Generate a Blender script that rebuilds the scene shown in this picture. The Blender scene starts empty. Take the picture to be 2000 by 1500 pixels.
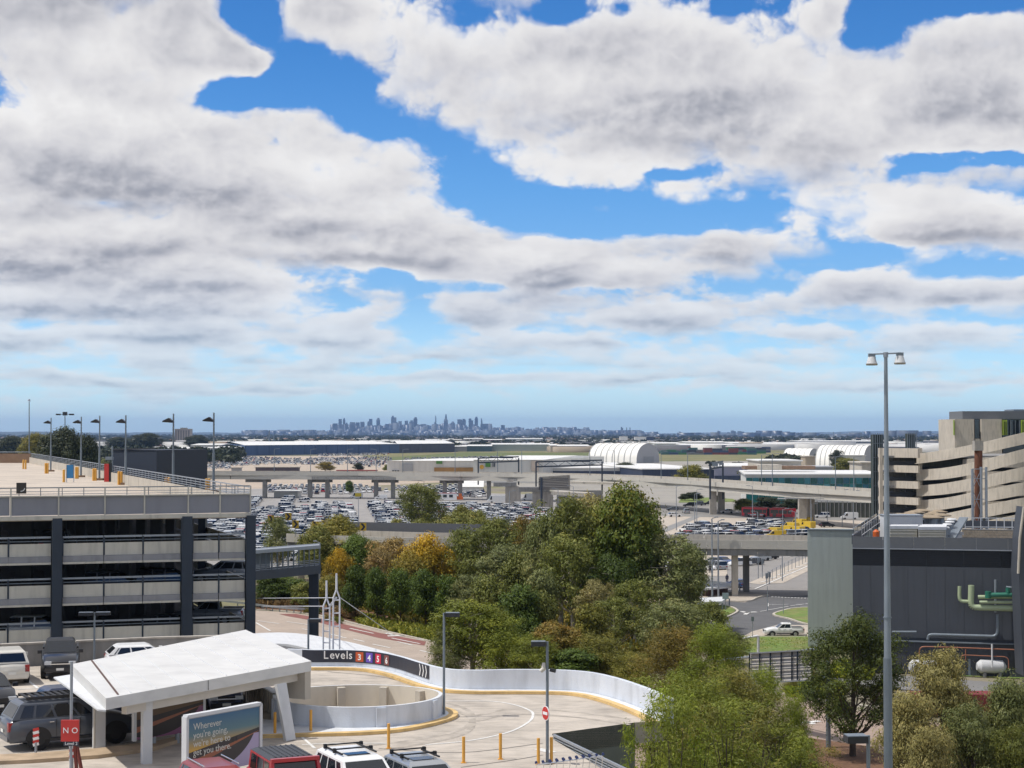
import bpy, bmesh, math, random
import numpy as np
from mathutils import Vector, Matrix, noise as mnoise
scene = bpy.context.scene
COL = scene.collection
# ---------------------------------------------------------------- camera
EYE = 27.0            # metres above the lower ground
FPX = 3400.0          # focal length in pixels of a 2000 px wide picture
PITCH = math.atan(96.0 / FPX)
cam_data = bpy.data.cameras.new("camera")
cam = bpy.data.objects.new("camera", cam_data)
COL.objects.link(cam)
scene.camera = cam
cam_data.sensor_width = 36.0
cam_data.lens = 36.0 * FPX / 2000.0
cam_data.clip_start = 0.5
cam_data.clip_end = 120000.0
cam.location = (0, 0, EYE)
cam.rotation_euler = (math.pi / 2 + PITCH, 0, 0)
# ---------------------------------------------------------------- sun, view
SUN_EL = math.radians(60.0)
SUN_DIR = Vector((-math.cos(SUN_EL) * math.cos(math.radians(8)),-math.cos(SUN_EL) * math.sin(math.radians(8)),math.sin(SUN_EL)))
sd = bpy.data.lights.new("sun", 'SUN')
sd.energy = 3.6
sd.angle = math.radians(0.6)
sd.color = (1.0, 0.955, 0.89)
sun = bpy.data.objects.new("sun", sd)
COL.objects.link(sun)
sun.rotation_euler = (-SUN_DIR).to_track_quat('-Z', 'Y').to_euler()
scene.view_settings.view_transform = 'Standard'
scene.view_settings.look = 'None'
scene.view_settings.exposure = 0.07
scene.view_settings.gamma = 1.0
scene.view_settings.use_curve_mapping = False
scene.cycles.use_adaptive_sampling = True
scene.cycles.adaptive_threshold = 0.02
scene.cycles.use_denoising = True
scene.cycles.max_bounces = 6
scene.cycles.diffuse_bounces = 3
scene.cycles.glossy_bounces = 3
scene.cycles.transmission_bounces = 3
scene.cycles.transparent_max_bounces = 6
scene.cycles.volume_bounces = 0
scene.cycles.caustics_reflective = False
scene.cycles.caustics_refractive = False
# ---------------------------------------------------------------- sky with cumulus
world = bpy.data.worlds.new("World")
scene.world = world
world.use_nodes = True
wt = world.node_tree
wt.nodes.clear()
wn, wl = wt.nodes, wt.links
def wmath(op, a, b=None, c=None, clamp=False):
 n = wn.new('ShaderNodeMath'); n.operation = op; n.use_clamp = clamp
 for i, v in enumerate((a, b, c)):
  if v is None: continue
  if isinstance(v, (int, float)): n.inputs[i].default_value = v
  else: wl.new(v, n.inputs[i])
 return n.outputs[0]
def wvec(op, a, b=None):
 n = wn.new('ShaderNodeVectorMath'); n.operation = op
 for i, v in enumerate((a, b)):
  if v is None: continue
  if isinstance(v, (tuple, list)): n.inputs[i].default_value = v
  else: wl.new(v, n.inputs[i])
 return n.outputs['Value'] if op in ('DOT_PRODUCT', 'LENGTH') else n.outputs['Vector']
def wcomb(x, y, z=0.0):
 n = wn.new('ShaderNodeCombineXYZ')
 for i, v in enumerate((x, y, z)):
  if isinstance(v, (int, float)): n.inputs[i].default_value = v
  else: wl.new(v, n.inputs[i])
 return n.outputs[0]
def wmap(v, a, b, c=0.0, d=1.0, smooth=True):
 n = wn.new('ShaderNodeMapRange')
 n.interpolation_type = 'SMOOTHSTEP' if smooth else 'LINEAR'
 wl.new(v, n.inputs[0])
 for i, k in enumerate((a, b, c, d)): n.inputs[i + 1].default_value = k
 return n.outputs[0]
def wmix(f, a, b, mode='MIX'):
 n = wn.new('ShaderNodeMix'); n.data_type = 'RGBA'; n.blend_type = mode
 for s, v in ((n.inputs[0], f), (n.inputs[6], a), (n.inputs[7], b)):
  if isinstance(v, (int, float)): s.default_value = v
  elif isinstance(v, tuple): s.default_value = (*v, 1.0)
  else: wl.new(v, s)
 return n.outputs[2]
wtc = wn.new('ShaderNodeTexCoord')
wsep = wn.new('ShaderNodeSeparateXYZ'); wl.new(wtc.outputs['Generated'], wsep.inputs[0])
dX, dY, dZ = wsep.outputs
azim = wmath('ARCTAN2', dX, dY)
hyp = wmath('SQRT', wmath('ADD', wmath('MULTIPLY', dX, dX), wmath('MULTIPLY', dY, dY)))
elev = wmath('DIVIDE', dZ, wmath('MAXIMUM', hyp, 0.02))
elevp = wmath('MAXIMUM', elev, 0.0)
sky = wn.new('ShaderNodeTexSky')
sky.sky_type = 'NISHITA'; sky.sun_disc = False
sky.sun_elevation = SUN_EL
sky.sun_rotation = math.atan2(SUN_DIR.x, SUN_DIR.y)
sky.altitude = 100; sky.air_density = 1.0; sky.dust_density = 0.6; sky.ozone_density = 1.6
# where the cloud banks and the blue gaps lie: azimuth and tangent of elevation, written as offsets from the view axis in 1/3400 units
def bank(px, py): return ((px - 1000) / 3400.0, (846 - py) / 3400.0)
pos2 = wcomb(azim, elevp, 0.0)
wob = wn.new('ShaderNodeTexNoise'); wob.inputs['Scale'].default_value = 14.0; wob.inputs['Detail'].default_value = 4.0
wl.new(pos2, wob.inputs['Vector'])
wobv = wvec('MULTIPLY',wvec('SUBTRACT',wob.outputs['Color'],(0.5,0.5,0.5)),(0.045,0.022,0.0))
posw = wvec('ADD', pos2, wobv)
PUFFS = []
for x_,y_,a_,b_ in ((1085,515,108,50),(1270,548,100,46),(1430,490,72,42),(865,470,95,50),(640,432,140,30),(1410,592,115,22),(1685,575,95,30),(1865,585,72,17),
  (1310,625,140,18),(745,612,70,26),(950,618,85,22),(700,505,160,22),(440,560,170,20),(280,482,160,26),(190,600,150,18),(90,520,90,24),(1850,440,150,48),
  (320,650,150,14),(80,672,85,16),(1560,652,95,12),(1480,755,60,10),(660,660,120,12),(1130,665,110,12),(1830,660,90,14),(220,742,180,8),(560,765,130,7),(930,735,140,8),(1240,732,110,7),(800,700,140,9),(1700,748,150,7)):
 PUFFS.append((x_, y_, a_, b_))
THICK, CSC, SEEDX, SEEDY = 0.42, 0.80, 3.1, 7.4
def gauss_sum(lst, start):
 acc = start
 for (px, py, rx, ry, a) in lst:
  u, v = bank(px, py)
  q = wvec('MULTIPLY', wvec('SUBTRACT', posw, (u, v, 0)), (3400.0 / rx, 3400.0 / ry, 0))
  g = wmath('POWER', 0.3678, wvec('DOT_PRODUCT', q, q))
  acc = wmath('MULTIPLY_ADD', g, a, acc)
 return acc
GAPS = [(480,10,62,48,-1.4),(520,45,30,40,-0.9),(600,110,55,62,-1.3),(445,180,60,36,-1.4),(560,165,90,34,-1.2),
  (680,175,45,62,-1.1),(770,235,80,38,-1.0),(860,290,70,42,-1.0),(905,365,95,48,-1.2),
  (1050,405,130,42,-1.2),(1210,425,150,46,-1.2),(1350,430,120,32,-1.1),(1450,410,90,30,-0.8),
  (1570,445,90,60,-1.2),(1095,28,60,26,-0.9),(1215,20,30,22,-0.7),(1425,12,30,18,-1.1),
  (1700,40,60,48,-1.3),(1820,15,110,38,-1.3),(1950,15,90,30,-1.3),(1650,80,26,18,-0.8),
  (1690,212,24,26,-0.35),(1800,338,75,22,-1.3),(1930,328,110,20,-1.3),(1660,505,160,26,-1.0),(1500,350,60,20,-0.5),
  (1900,545,160,22,-1.0),(1750,640,300,30,-0.45),(1200,660,120,14,-0.5),(560,700,200,12,-0.4),(100,720,200,16,-0.5),(960,570,60,20,-0.8),(1310,335,50,12,-0.8),(1120,570,120,14,-0.6),(800,560,100,22,-0.9),
  (830,630,55,40,-0.9),(205,400,80,9,-0.7),(75,640,45,18,-0.9),(1950,690,160,30,-0.5),
  (1500,660,120,12,-0.6),(1100,700,200,10,-0.3),(900,795,900,34,-0.8),(1500,805,600,38,-0.8)]
BANKS = [
         (250,560,330,130,0.55),(300,270,380,150,0.6),(1300,200,330,120,0.6),(1850,210,130,90,0.9),
         (490,105,62,42,0.9),(650,25,100,50,1.2),(380,60,80,90,1.0),(150,70,240,90,0.7),(150,340,240,60,0.4),(1150,90,200,50,0.4),(1650,150,60,60,0.3),(1600,40,50,45,0.5),(1860,750,120,7,0.6),(450,765,160,7,0.5)]
DARKS = [(200,30,230,45,0.6),(430,95,60,40,0.35),(340,275,110,45,0.6),(90,342,220,26,0.75),
         (520,388,150,28,0.9),(270,375,150,26,0.7),(50,440,60,26,0.7),(60,532,100,18,0.6),
         (440,505,190,10,0.35),(1440,190,170,30,0.9),(1250,275,220,28,0.95),(1570,305,130,26,0.7),
         (1910,235,110,34,0.8),(1820,110,70,22,0.5),(1970,412,60,20,0.4),(880,235,60,30,0.3),
         (1090,555,150,14,0.45),(1300,575,120,14,0.4),(1850,478,140,14,0.4),(160,210,70,40,0.35),
         (800, 250, 90, 50, 0.0), (1500, 350, 200, 18, 0.35), (620, 480, 180, 8, 0.3)]
LIGHTS = [(640,320,130,55,0.5),(130,280,130,30,0.4),(640,60,60,40,0.1),(1480,60,130,55,0.35),
          (1530,260,70,25,0.45),(1120,200,120,60,0.25),(1830,170,90,30,0.3),(330,60,60,30,0.3)]
# a layer of cumulus between a flat base and a ragged top, sampled at several heights along each line of sight
vden = wmath('ADD', elevp, 0.016)
cosA, sinA = wmath('COSINE', azim), wmath('SINE', azim)
unit = wcomb(wmath('DIVIDE', sinA, vden), wmath('DIVIDE', cosA, vden), 0.0)
cover = gauss_sum(GAPS + BANKS, 0.0)
dark = None
for (px, py, rx, ry) in PUFFS:      # single heaps: lit above, grey below
 u, v = bank(px, py)
 q = wvec('MULTIPLY', wvec('SUBTRACT', posw, (u, v, 0)), (3400.0 / rx, 3400.0 / ry, 0))
 g = wmath('POWER', 0.3678, wvec('DOT_PRODUCT', q, q))
 cover = wmath('MULTIPLY_ADD', g, 0.85, cover)
 e_ = wmath('MULTIPLY', g, wvec('DOT_PRODUCT', q, (0.0, -1.5, 0.0)))
 dark = e_ if dark is None else wmath('ADD', dark, e_)
cover = wmath('MAXIMUM', wmath('MINIMUM', cover, 1.0), -1.0)
dark = gauss_sum([(a, b, c, d, -e) for (a, b, c, d, e) in LIGHTS] + DARKS, dark)
covt = wmath('MULTIPLY_ADD',cover,0.16,wmap(elevp,0.05,0.17,0.002,0.034,smooth=False))
wnz = wn.new('ShaderNodeTexWhiteNoise'); wnz.noise_dimensions = '3D'
wl.new(wvec('MULTIPLY',wtc.outputs['Generated'],(9173.0,7351.0,8237.0)),wnz.inputs['Vector'])
# billows seen at every distance, finer towards the horizon
def billow(du, dv, det):
 e_ = wmath('ADD', elevp, 0.055 + dv)
 a_ = wmath('MULTIPLY', wmath('ADD', azim, du), 4.6)
 b_ = wmath('MULTIPLY', wmath('LOGARITHM', e_, math.e), 1.35)
 n = wn.new('ShaderNodeTexNoise'); n.inputs['Scale'].default_value = 7.0; n.inputs['Detail'].default_value = det
 n.inputs['Roughness'].default_value = 0.52
 vv = wcomb(a_, b_, 1.3); wl.new(vv, n.inputs['Vector'])
 w = wn.new('ShaderNodeTexVoronoi'); w.feature = 'SMOOTH_F1'; w.inputs['Smoothness'].default_value = 0.35; w.inputs['Scale'].default_value = 13.0
 w.inputs['Detail'].default_value = 2.0; w.inputs['Roughness'].default_value = 0.5; w.inputs['Lacunarity'].default_value = 2.3; w.normalize = True
 w.voronoi_dimensions = '2D'
 wl.new(wvec('ADD',vv,wvec('MULTIPLY',n.outputs['Color'],(0.10,0.10,0.0))),w.inputs['Vector'])
 return wmath('MULTIPLY_ADD',wmath('SUBTRACT',0.42,w.outputs['Distance']),0.45,wmath('MULTIPLY_ADD',n.outputs['Fac'],0.6,0.2))
bl0 = billow(0, 0, 6.0); bl1 = billow(-0.003, 0.005, 3.0)
blc = wmath('SUBTRACT', bl0, 0.5)
relief = wmath('SUBTRACT', bl0, bl1)
covt = wmath('MULTIPLY_ADD', blc, 0.30, covt)
NS = 6
trans = None; acc = None
for k in range(NS):
 hf = wmath('MULTIPLY', wmath('ADD', wnz.outputs['Value'], float(k)), 1.0 / NS)
 hh = wmath('MULTIPLY_ADD', hf, THICK, 1.0)
 sc = wn.new('ShaderNodeVectorMath'); sc.operation = 'SCALE'; wl.new(unit,sc.inputs[0]); wl.new(hh,sc.inputs[3])
 pk = wvec('ADD', sc.outputs[0], wcomb(SEEDX, SEEDY, wmath('MULTIPLY', hf, THICK * 1.6)))
 n = wn.new('ShaderNodeTexNoise'); n.inputs['Scale'].default_value = CSC; n.inputs['Detail'].default_value = 4.5
 n.inputs['Roughness'].default_value = 0.52; n.inputs['Lacunarity'].default_value = 2.15
 wl.new(pk, n.inputs['Vector'])
 thr = wmath('MULTIPLY_ADD', wmath('POWER', hf, 1.7), 0.17, 0.515)
 d = wmath('ADD', wmath('SUBTRACT', n.outputs['Fac'], thr), covt)
 al = wmath('MULTIPLY', wmap(d, 0.0, 0.045), 0.94)
 if k == 0: al = wmath('MULTIPLY', al, 0.9)
 deep = wmap(d, 0.0, 0.17, 0.0, 1.0)
 # light reaches the tops and the thin rims; the deep base stays grey
 lit = wmath('SUBTRACT',wmath('MULTIPLY_ADD',hf,0.95,0.70),wmath('MULTIPLY',deep,wmath('MULTIPLY_ADD',hf,-0.30,0.38)))
 lit = wmath('ADD',wmath('SUBTRACT',lit,wmath('MULTIPLY',dark,0.20)),wmath('MULTIPLY',relief,0.85),clamp=True)
 if trans is None:
  acc = wmath('MULTIPLY', al, lit); trans = wmath('SUBTRACT', 1.0, al)
 else:
  w_ = wmath('MULTIPLY',trans,al); acc = wmath('MULTIPLY_ADD',w_,lit,acc); trans = wmath('MULTIPLY',trans,wmath('SUBTRACT',1.0,al))
cov_a = wmath('SUBTRACT', 1.0, trans)
litn = wmath('DIVIDE', acc, wmath('MAXIMUM', cov_a, 0.001))
alpha = wmath('MULTIPLY', cov_a, wmap(elevp, 0.0, 0.028, 0.20, 1.0))
cr = wn.new('ShaderNodeValToRGB')
cr.color_ramp.elements[0].position = 0.0; cr.color_ramp.elements[0].color = (2.2,2.35,2.9,1)
cr.color_ramp.elements[1].position = 1.0; cr.color_ramp.elements[1].color = (8.6,8.5,8.45,1)
for p,c in ((0.28,(3.6,3.7,4.2,1)),(0.5,(6.15,6.1,6.4,1)),(0.72,(7.6,7.5,7.55,1))):
 e = cr.color_ramp.elements.new(p); e.color = c
wl.new(litn, cr.inputs[0])
# the air pales and blues the far clouds
skc = wmix(1.0, sky.outputs[0], (1.0, 1.0, 1.0), 'MULTIPLY')
skr = wn.new('ShaderNodeValToRGB')       # the clean blue of southern air
skr.color_ramp.elements[0].position = 0.0; skr.color_ramp.elements[0].color = (1.30,1.82,2.55,1)
skr.color_ramp.elements[1].position = 0.30; skr.color_ramp.elements[1].color = (0.20,0.60,1.12,1)
for p_,c_ in ((0.03,(1.10,1.52,2.12,1)),(0.08,(0.60,0.97,1.5,1)),(0.14,(0.43,0.86,1.38,1)),(0.22,(0.27,0.70,1.22,1))):
 e_ = skr.color_ramp.elements.new(p_); e_.color = c_
wl.new(elevp, skr.inputs[0])
skgain = skr.outputs[0]
skc = wmix(1.0, skc, skgain, 'MULTIPLY')
cloud_c = wmix(wmap(elevp, 0.0, 0.11, 0.42, 0.0), cr.outputs[0], skc)
final = wmix(alpha, skc, cloud_c)
bg = wn.new('ShaderNodeBackground'); bg.inputs['Strength'].default_value = 0.1
wl.new(final, bg.inputs['Color'])
wo = wn.new('ShaderNodeOutputWorld'); wl.new(bg.outputs[0], wo.inputs['Surface'])
world.cycles.sampling_method = 'MANUAL'
world.cycles.sample_map_resolution = 512
# ---------------------------------------------------------------- measuring helpers (metres from the camera's stand)
def ray(px, py):
 c, s = math.cos(PITCH), math.sin(PITCH)
 x, y, z = (px - 1000) / FPX, 1.0, -(py - 750) / FPX
 return Vector((x, y * c - z * s, y * s + z * c))
def G(px, py, z=0.0):
 """point on the level z"""
 d = ray(px, py); t = (z - EYE) / d.z
 return Vector((d.x * t, d.y * t, z))
def P(px, py, Y):
 """point at distance Y"""
 d = ray(px, py); t = Y / d.y
 return Vector((d.x * t, Y, EYE + d.z * t))
def ZT(py, Y):
 return P(1000, py, Y).z
# ================================================================ materials
MATS = {}
def mat(name,color,rough=0.7,metal=0.0,var=0.12,scale=1.5,stain=0.0,stain_scale=(0.6,0.6,0.15),bump=0.0,
  bscale=12.0, spec=0.5, second=None, coords='pos', obj_color=False, coat=0.0):
 """procedural painted / mineral surface: base colour, two scales of variation, vertical weathering, fine relief"""
 if name in MATS: return MATS[name]
 m = bpy.data.materials.new(name); m.use_nodes = True
 nt = m.node_tree; n = nt.nodes; l = nt.links
 b = n['Principled BSDF']
 b.inputs['Roughness'].default_value = rough
 b.inputs['Metallic'].default_value = metal
 b.inputs['Specular IOR Level'].default_value = spec
 if coat: b.inputs['Coat Weight'].default_value = coat; b.inputs['Coat Roughness'].default_value = 0.05
 tc = n.new('ShaderNodeTexCoord')
 if coords == 'pos':
  g = n.new('ShaderNodeNewGeometry'); src = g.outputs['Position']
 else:
  src = tc.outputs['Object']
 base = n.new('ShaderNodeRGB'); base.outputs[0].default_value = (*color, 1)
 cur = base.outputs[0]
 if obj_color:
  oi = n.new('ShaderNodeObjectInfo'); cur = oi.outputs['Color']
 def mult(cur, fac_socket):
  mx = n.new('ShaderNodeMix'); mx.data_type = 'RGBA'; mx.blend_type = 'MULTIPLY'; mx.inputs[0].default_value = 1.0
  l.new(cur, mx.inputs[6]); l.new(fac_socket, mx.inputs[7]); return mx.outputs[2]
 if second is not None:
  nz = n.new('ShaderNodeTexNoise'); nz.inputs['Scale'].default_value = scale * 0.35; nz.inputs['Detail'].default_value = 5
  l.new(src, nz.inputs['Vector'])
  mr = n.new('ShaderNodeMapRange'); mr.inputs[1].default_value = 0.42; mr.inputs[2].default_value = 0.60
  l.new(nz.outputs['Fac'], mr.inputs[0])
  mx = n.new('ShaderNodeMix'); mx.data_type = 'RGBA'
  l.new(mr.outputs[0],mx.inputs[0]); l.new(cur,mx.inputs[6]); mx.inputs[7].default_value = (*second,1)
  cur = mx.outputs[2]
 if var > 0:
  nz = n.new('ShaderNodeTexNoise'); nz.inputs['Scale'].default_value = scale; nz.inputs['Detail'].default_value = 7
  nz.inputs['Roughness'].default_value = 0.65
  l.new(src, nz.inputs['Vector'])
  mr = n.new('ShaderNodeMapRange'); mr.inputs[1].default_value = 0.25; mr.inputs[2].default_value = 0.75
  mr.inputs[3].default_value = 1 - var; mr.inputs[4].default_value = 1 + var * 0.7
  l.new(nz.outputs['Fac'], mr.inputs[0]); cur = mult(cur, mr.outputs[0])
 if stain > 0:
  vm = n.new('ShaderNodeVectorMath'); vm.operation = 'MULTIPLY'; vm.inputs[1].default_value = stain_scale
  l.new(src, vm.inputs[0])
  nz = n.new('ShaderNodeTexNoise'); nz.inputs['Scale'].default_value = 3.0; nz.inputs['Detail'].default_value = 6
  l.new(vm.outputs[0], nz.inputs['Vector'])
  mr = n.new('ShaderNodeMapRange'); mr.inputs[1].default_value = 0.48; mr.inputs[2].default_value = 0.72
  mr.inputs[3].default_value = 1.0; mr.inputs[4].default_value = 1 - stain
  l.new(nz.outputs['Fac'], mr.inputs[0]); cur = mult(cur, mr.outputs[0])
 l.new(cur, b.inputs['Base Color'])
 if bump > 0:
  nz = n.new('ShaderNodeTexNoise'); nz.inputs['Scale'].default_value = bscale; nz.inputs['Detail'].default_value = 5
  l.new(src, nz.inputs['Vector'])
  bp = n.new('ShaderNodeBump'); bp.inputs['Strength'].default_value = bump; bp.inputs['Distance'].default_value = 0.05
  l.new(nz.outputs['Fac'], bp.inputs['Height']); l.new(bp.outputs[0], b.inputs['Normal'])
 MATS[name] = m
 return m
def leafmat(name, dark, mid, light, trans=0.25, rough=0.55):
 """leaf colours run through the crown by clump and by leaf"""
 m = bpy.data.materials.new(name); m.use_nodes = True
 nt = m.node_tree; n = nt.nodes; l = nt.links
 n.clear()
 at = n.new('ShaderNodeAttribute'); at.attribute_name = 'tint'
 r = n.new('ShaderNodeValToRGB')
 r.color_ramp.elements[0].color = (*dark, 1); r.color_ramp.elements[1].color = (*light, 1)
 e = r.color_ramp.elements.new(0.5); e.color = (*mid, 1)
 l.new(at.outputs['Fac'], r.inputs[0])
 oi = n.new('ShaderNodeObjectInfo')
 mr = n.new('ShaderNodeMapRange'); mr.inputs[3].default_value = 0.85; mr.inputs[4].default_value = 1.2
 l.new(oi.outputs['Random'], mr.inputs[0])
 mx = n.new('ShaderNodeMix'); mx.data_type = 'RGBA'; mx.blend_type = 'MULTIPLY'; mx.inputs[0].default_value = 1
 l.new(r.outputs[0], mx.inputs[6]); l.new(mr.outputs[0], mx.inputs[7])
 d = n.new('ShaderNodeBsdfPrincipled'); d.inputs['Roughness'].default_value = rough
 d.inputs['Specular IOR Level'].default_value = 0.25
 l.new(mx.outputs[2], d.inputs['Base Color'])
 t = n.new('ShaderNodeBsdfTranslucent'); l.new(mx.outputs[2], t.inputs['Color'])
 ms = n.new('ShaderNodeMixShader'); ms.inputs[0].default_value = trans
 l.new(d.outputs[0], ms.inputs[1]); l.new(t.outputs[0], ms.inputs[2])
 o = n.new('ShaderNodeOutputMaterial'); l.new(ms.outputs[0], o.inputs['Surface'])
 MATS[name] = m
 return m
def glass_mat(name, color=(0.01, 0.014, 0.02), rough=0.06):
 return mat(name, color, rough=rough, var=0.0, spec=0.8)
C_WHITE = mat('white_paint', (0.62, 0.63, 0.64), 0.55, var=0.05, scale=0.8, stain=0.10)
C_WHITEW = mat('white_ramp_paint',(0.62,0.66,0.72),0.65,var=0.07,scale=0.9,stain=0.18,bump=0.15)
C_APRON = mat('white_worn_kerb', (0.66, 0.68, 0.70), 0.7, var=0.12, scale=1.4, stain=0.15)
C_YELLOWK = mat('yellow_kerb_paint',(0.68,0.47,0.20),0.7,var=0.2,scale=2.5,stain=0.2)
C_YELLOW = mat('yellow_bollard_paint', (0.70, 0.36, 0.06), 0.5, var=0.12, scale=3)
C_CONC = mat('concrete',(0.42,0.385,0.335),0.85,var=0.16,scale=0.7,stain=0.28,bump=0.25)
C_CONCD = mat('concrete_grey',(0.25,0.245,0.235),0.85,var=0.16,scale=0.6,stain=0.25,bump=0.2)
C_CONCL = mat('concrete_pale',(0.50,0.455,0.385),0.85,var=0.14,scale=0.5,stain=0.22,bump=0.2)
C_DECK = mat('deck_concrete',(0.49,0.435,0.37),0.85,var=0.30,scale=0.45,stain=0.25,stain_scale=(0.35,0.9,1),bump=0.25)
C_ASPH = mat('asphalt',(0.115,0.115,0.118),0.9,var=0.2,scale=0.3,stain=0.2,stain_scale=(0.2,0.6,1),bump=0.2)
C_ASPHL = mat('asphalt_worn',(0.42,0.345,0.285),0.9,var=0.16,scale=0.2,stain=0.22,stain_scale=(0.25,1.2,1),bump=0.2)
C_PAVE = mat('pale_paving',(0.46,0.40,0.33),0.9,var=0.16,scale=0.25,stain=0.2,stain_scale=(0.3,0.3,1))
C_LOT = mat('carpark_asphalt',(0.30,0.285,0.27),0.9,var=0.2,scale=0.12,stain=0.2,stain_scale=(0.1,0.1,1))
C_REDL = mat('red_lane',(0.25,0.10,0.085),0.9,var=0.22,scale=0.5,stain=0.25,stain_scale=(0.3,0.8,1))
C_LINE = mat('road_line_paint', (0.70, 0.69, 0.66), 0.7, var=0.25, scale=3.0)
C_LAWN = mat('mown_grass',(0.13,0.20,0.035),0.9,var=0.35,scale=0.9,second=(0.19,0.20,0.06),bump=0.6,bscale=6)
C_DRY = mat('dry_grass',(0.22,0.185,0.085),0.95,var=0.3,scale=0.06,second=(0.13,0.14,0.045),bump=0.4,bscale=2)
C_MULCH = mat('bark_mulch',(0.16,0.085,0.045),0.95,var=0.4,scale=1.5,bump=0.8,bscale=8)
C_NAVY = mat('dark_blue_steel',(0.028,0.040,0.062),0.45,var=0.12,scale=0.8,stain=0.15)
C_STEEL = mat('galvanised_steel',(0.33,0.36,0.40),0.45,metal=0.55,var=0.12,scale=1.5)
C_POLE = mat('grey_pole_steel',(0.20,0.235,0.27),0.45,metal=0.35,var=0.12,scale=1.2,stain=0.12)
C_DARK = mat('black_lamp_housing', (0.018, 0.020, 0.026), 0.4, var=0.05)
C_CREAM = mat('cream_panel',(0.60,0.57,0.50),0.7,var=0.08,scale=0.8,stain=0.2,stain_scale=(0.8,0.8,0.1))
C_GREYP = mat('grey_panel', (0.27, 0.275, 0.31), 0.6, var=0.05, scale=0.4, stain=0.08)
C_BANDP = mat('grey_slab_edge', (0.30, 0.30, 0.32), 0.75, var=0.1, scale=0.8, stain=0.2)
C_CHAR = mat('charcoal_cladding',(0.057,0.065,0.080),0.6,var=0.08,scale=0.25,stain=0.12,stain_scale=(0.8,0.8,0.05))
C_SAGE = mat('sage_cladding',(0.37,0.415,0.40),0.6,var=0.06,scale=0.25,stain=0.10,stain_scale=(0.8,0.8,0.05))
C_LOUV = mat('black_louvre', (0.010, 0.014, 0.022), 0.5, var=0.1)
C_GLASS = glass_mat('car_glass')
C_WGLASS = mat('window_glass', (0.02, 0.03, 0.045), 0.08, var=0.0, spec=0.8)
C_TEAL = mat('teal_glass', (0.03, 0.17, 0.19), 0.12, var=0.35, scale=0.12, spec=0.8)
C_TYRE = mat('tyre_rubber', (0.016, 0.016, 0.017), 0.85, var=0.1)
C_RIM = mat('alloy_rim', (0.45, 0.46, 0.48), 0.3, metal=0.8, var=0.05)
C_BLACKP = mat('black_plastic', (0.02, 0.02, 0.022), 0.6, var=0.08)
C_CHROME = mat('chrome_trim', (0.75, 0.76, 0.78), 0.15, metal=1.0, var=0.0)
C_LAMPR = mat('red_tail_lamp', (0.30, 0.012, 0.015), 0.2, var=0.0, spec=0.8)
C_LAMPW = mat('clear_head_lamp', (0.62, 0.65, 0.68), 0.12, var=0.0, spec=0.9)
C_PLATE = mat('number_plate', (0.7, 0.7, 0.66), 0.5, var=0.0)
C_ROOFW = mat('white_metal_roof',(0.74,0.73,0.70),0.5,var=0.10,scale=0.05,stain=0.12,stain_scale=(0.05,0.02,1))
C_ROOFG = mat('grey_metal_roof', (0.46, 0.47, 0.48), 0.5, var=0.10, scale=0.05, stain=0.1)
C_BARK = mat('pale_bark', (0.50, 0.44, 0.36), 0.9, var=0.3, scale=2.0, bump=0.5, bscale=5)
C_BARKD = mat('dark_bark',(0.07,0.052,0.04),0.95,var=0.3,scale=2.0,bump=0.5,bscale=5)
C_RED = mat('red_sign_paint', (0.52, 0.035, 0.03), 0.45, var=0.05)
C_SIGNBLK = mat('sign_black', (0.022, 0.026, 0.042), 0.5, var=0.08, scale=0.8)
C_SIGNW = mat('sign_white', (0.78, 0.78, 0.78), 0.5, var=0.0)
C_BLUE = mat('blue_sign_paint', (0.03, 0.19, 0.42), 0.45, var=0.08)
C_VIAD = mat('viaduct_concrete',(0.50,0.475,0.42),0.85,var=0.10,scale=0.15,stain=0.14,stain_scale=(0.1,0.1,0.1))
C_BRICK = mat('brown_brick', (0.23, 0.15, 0.10), 0.9, var=0.2, scale=0.8)
def paint(name, c, rough=0.28, metal=0.0):
 return mat('paint_' + name,c,rough,metal=metal,var=0.04,scale=1.2,coat=0.3,coords='obj')
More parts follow.
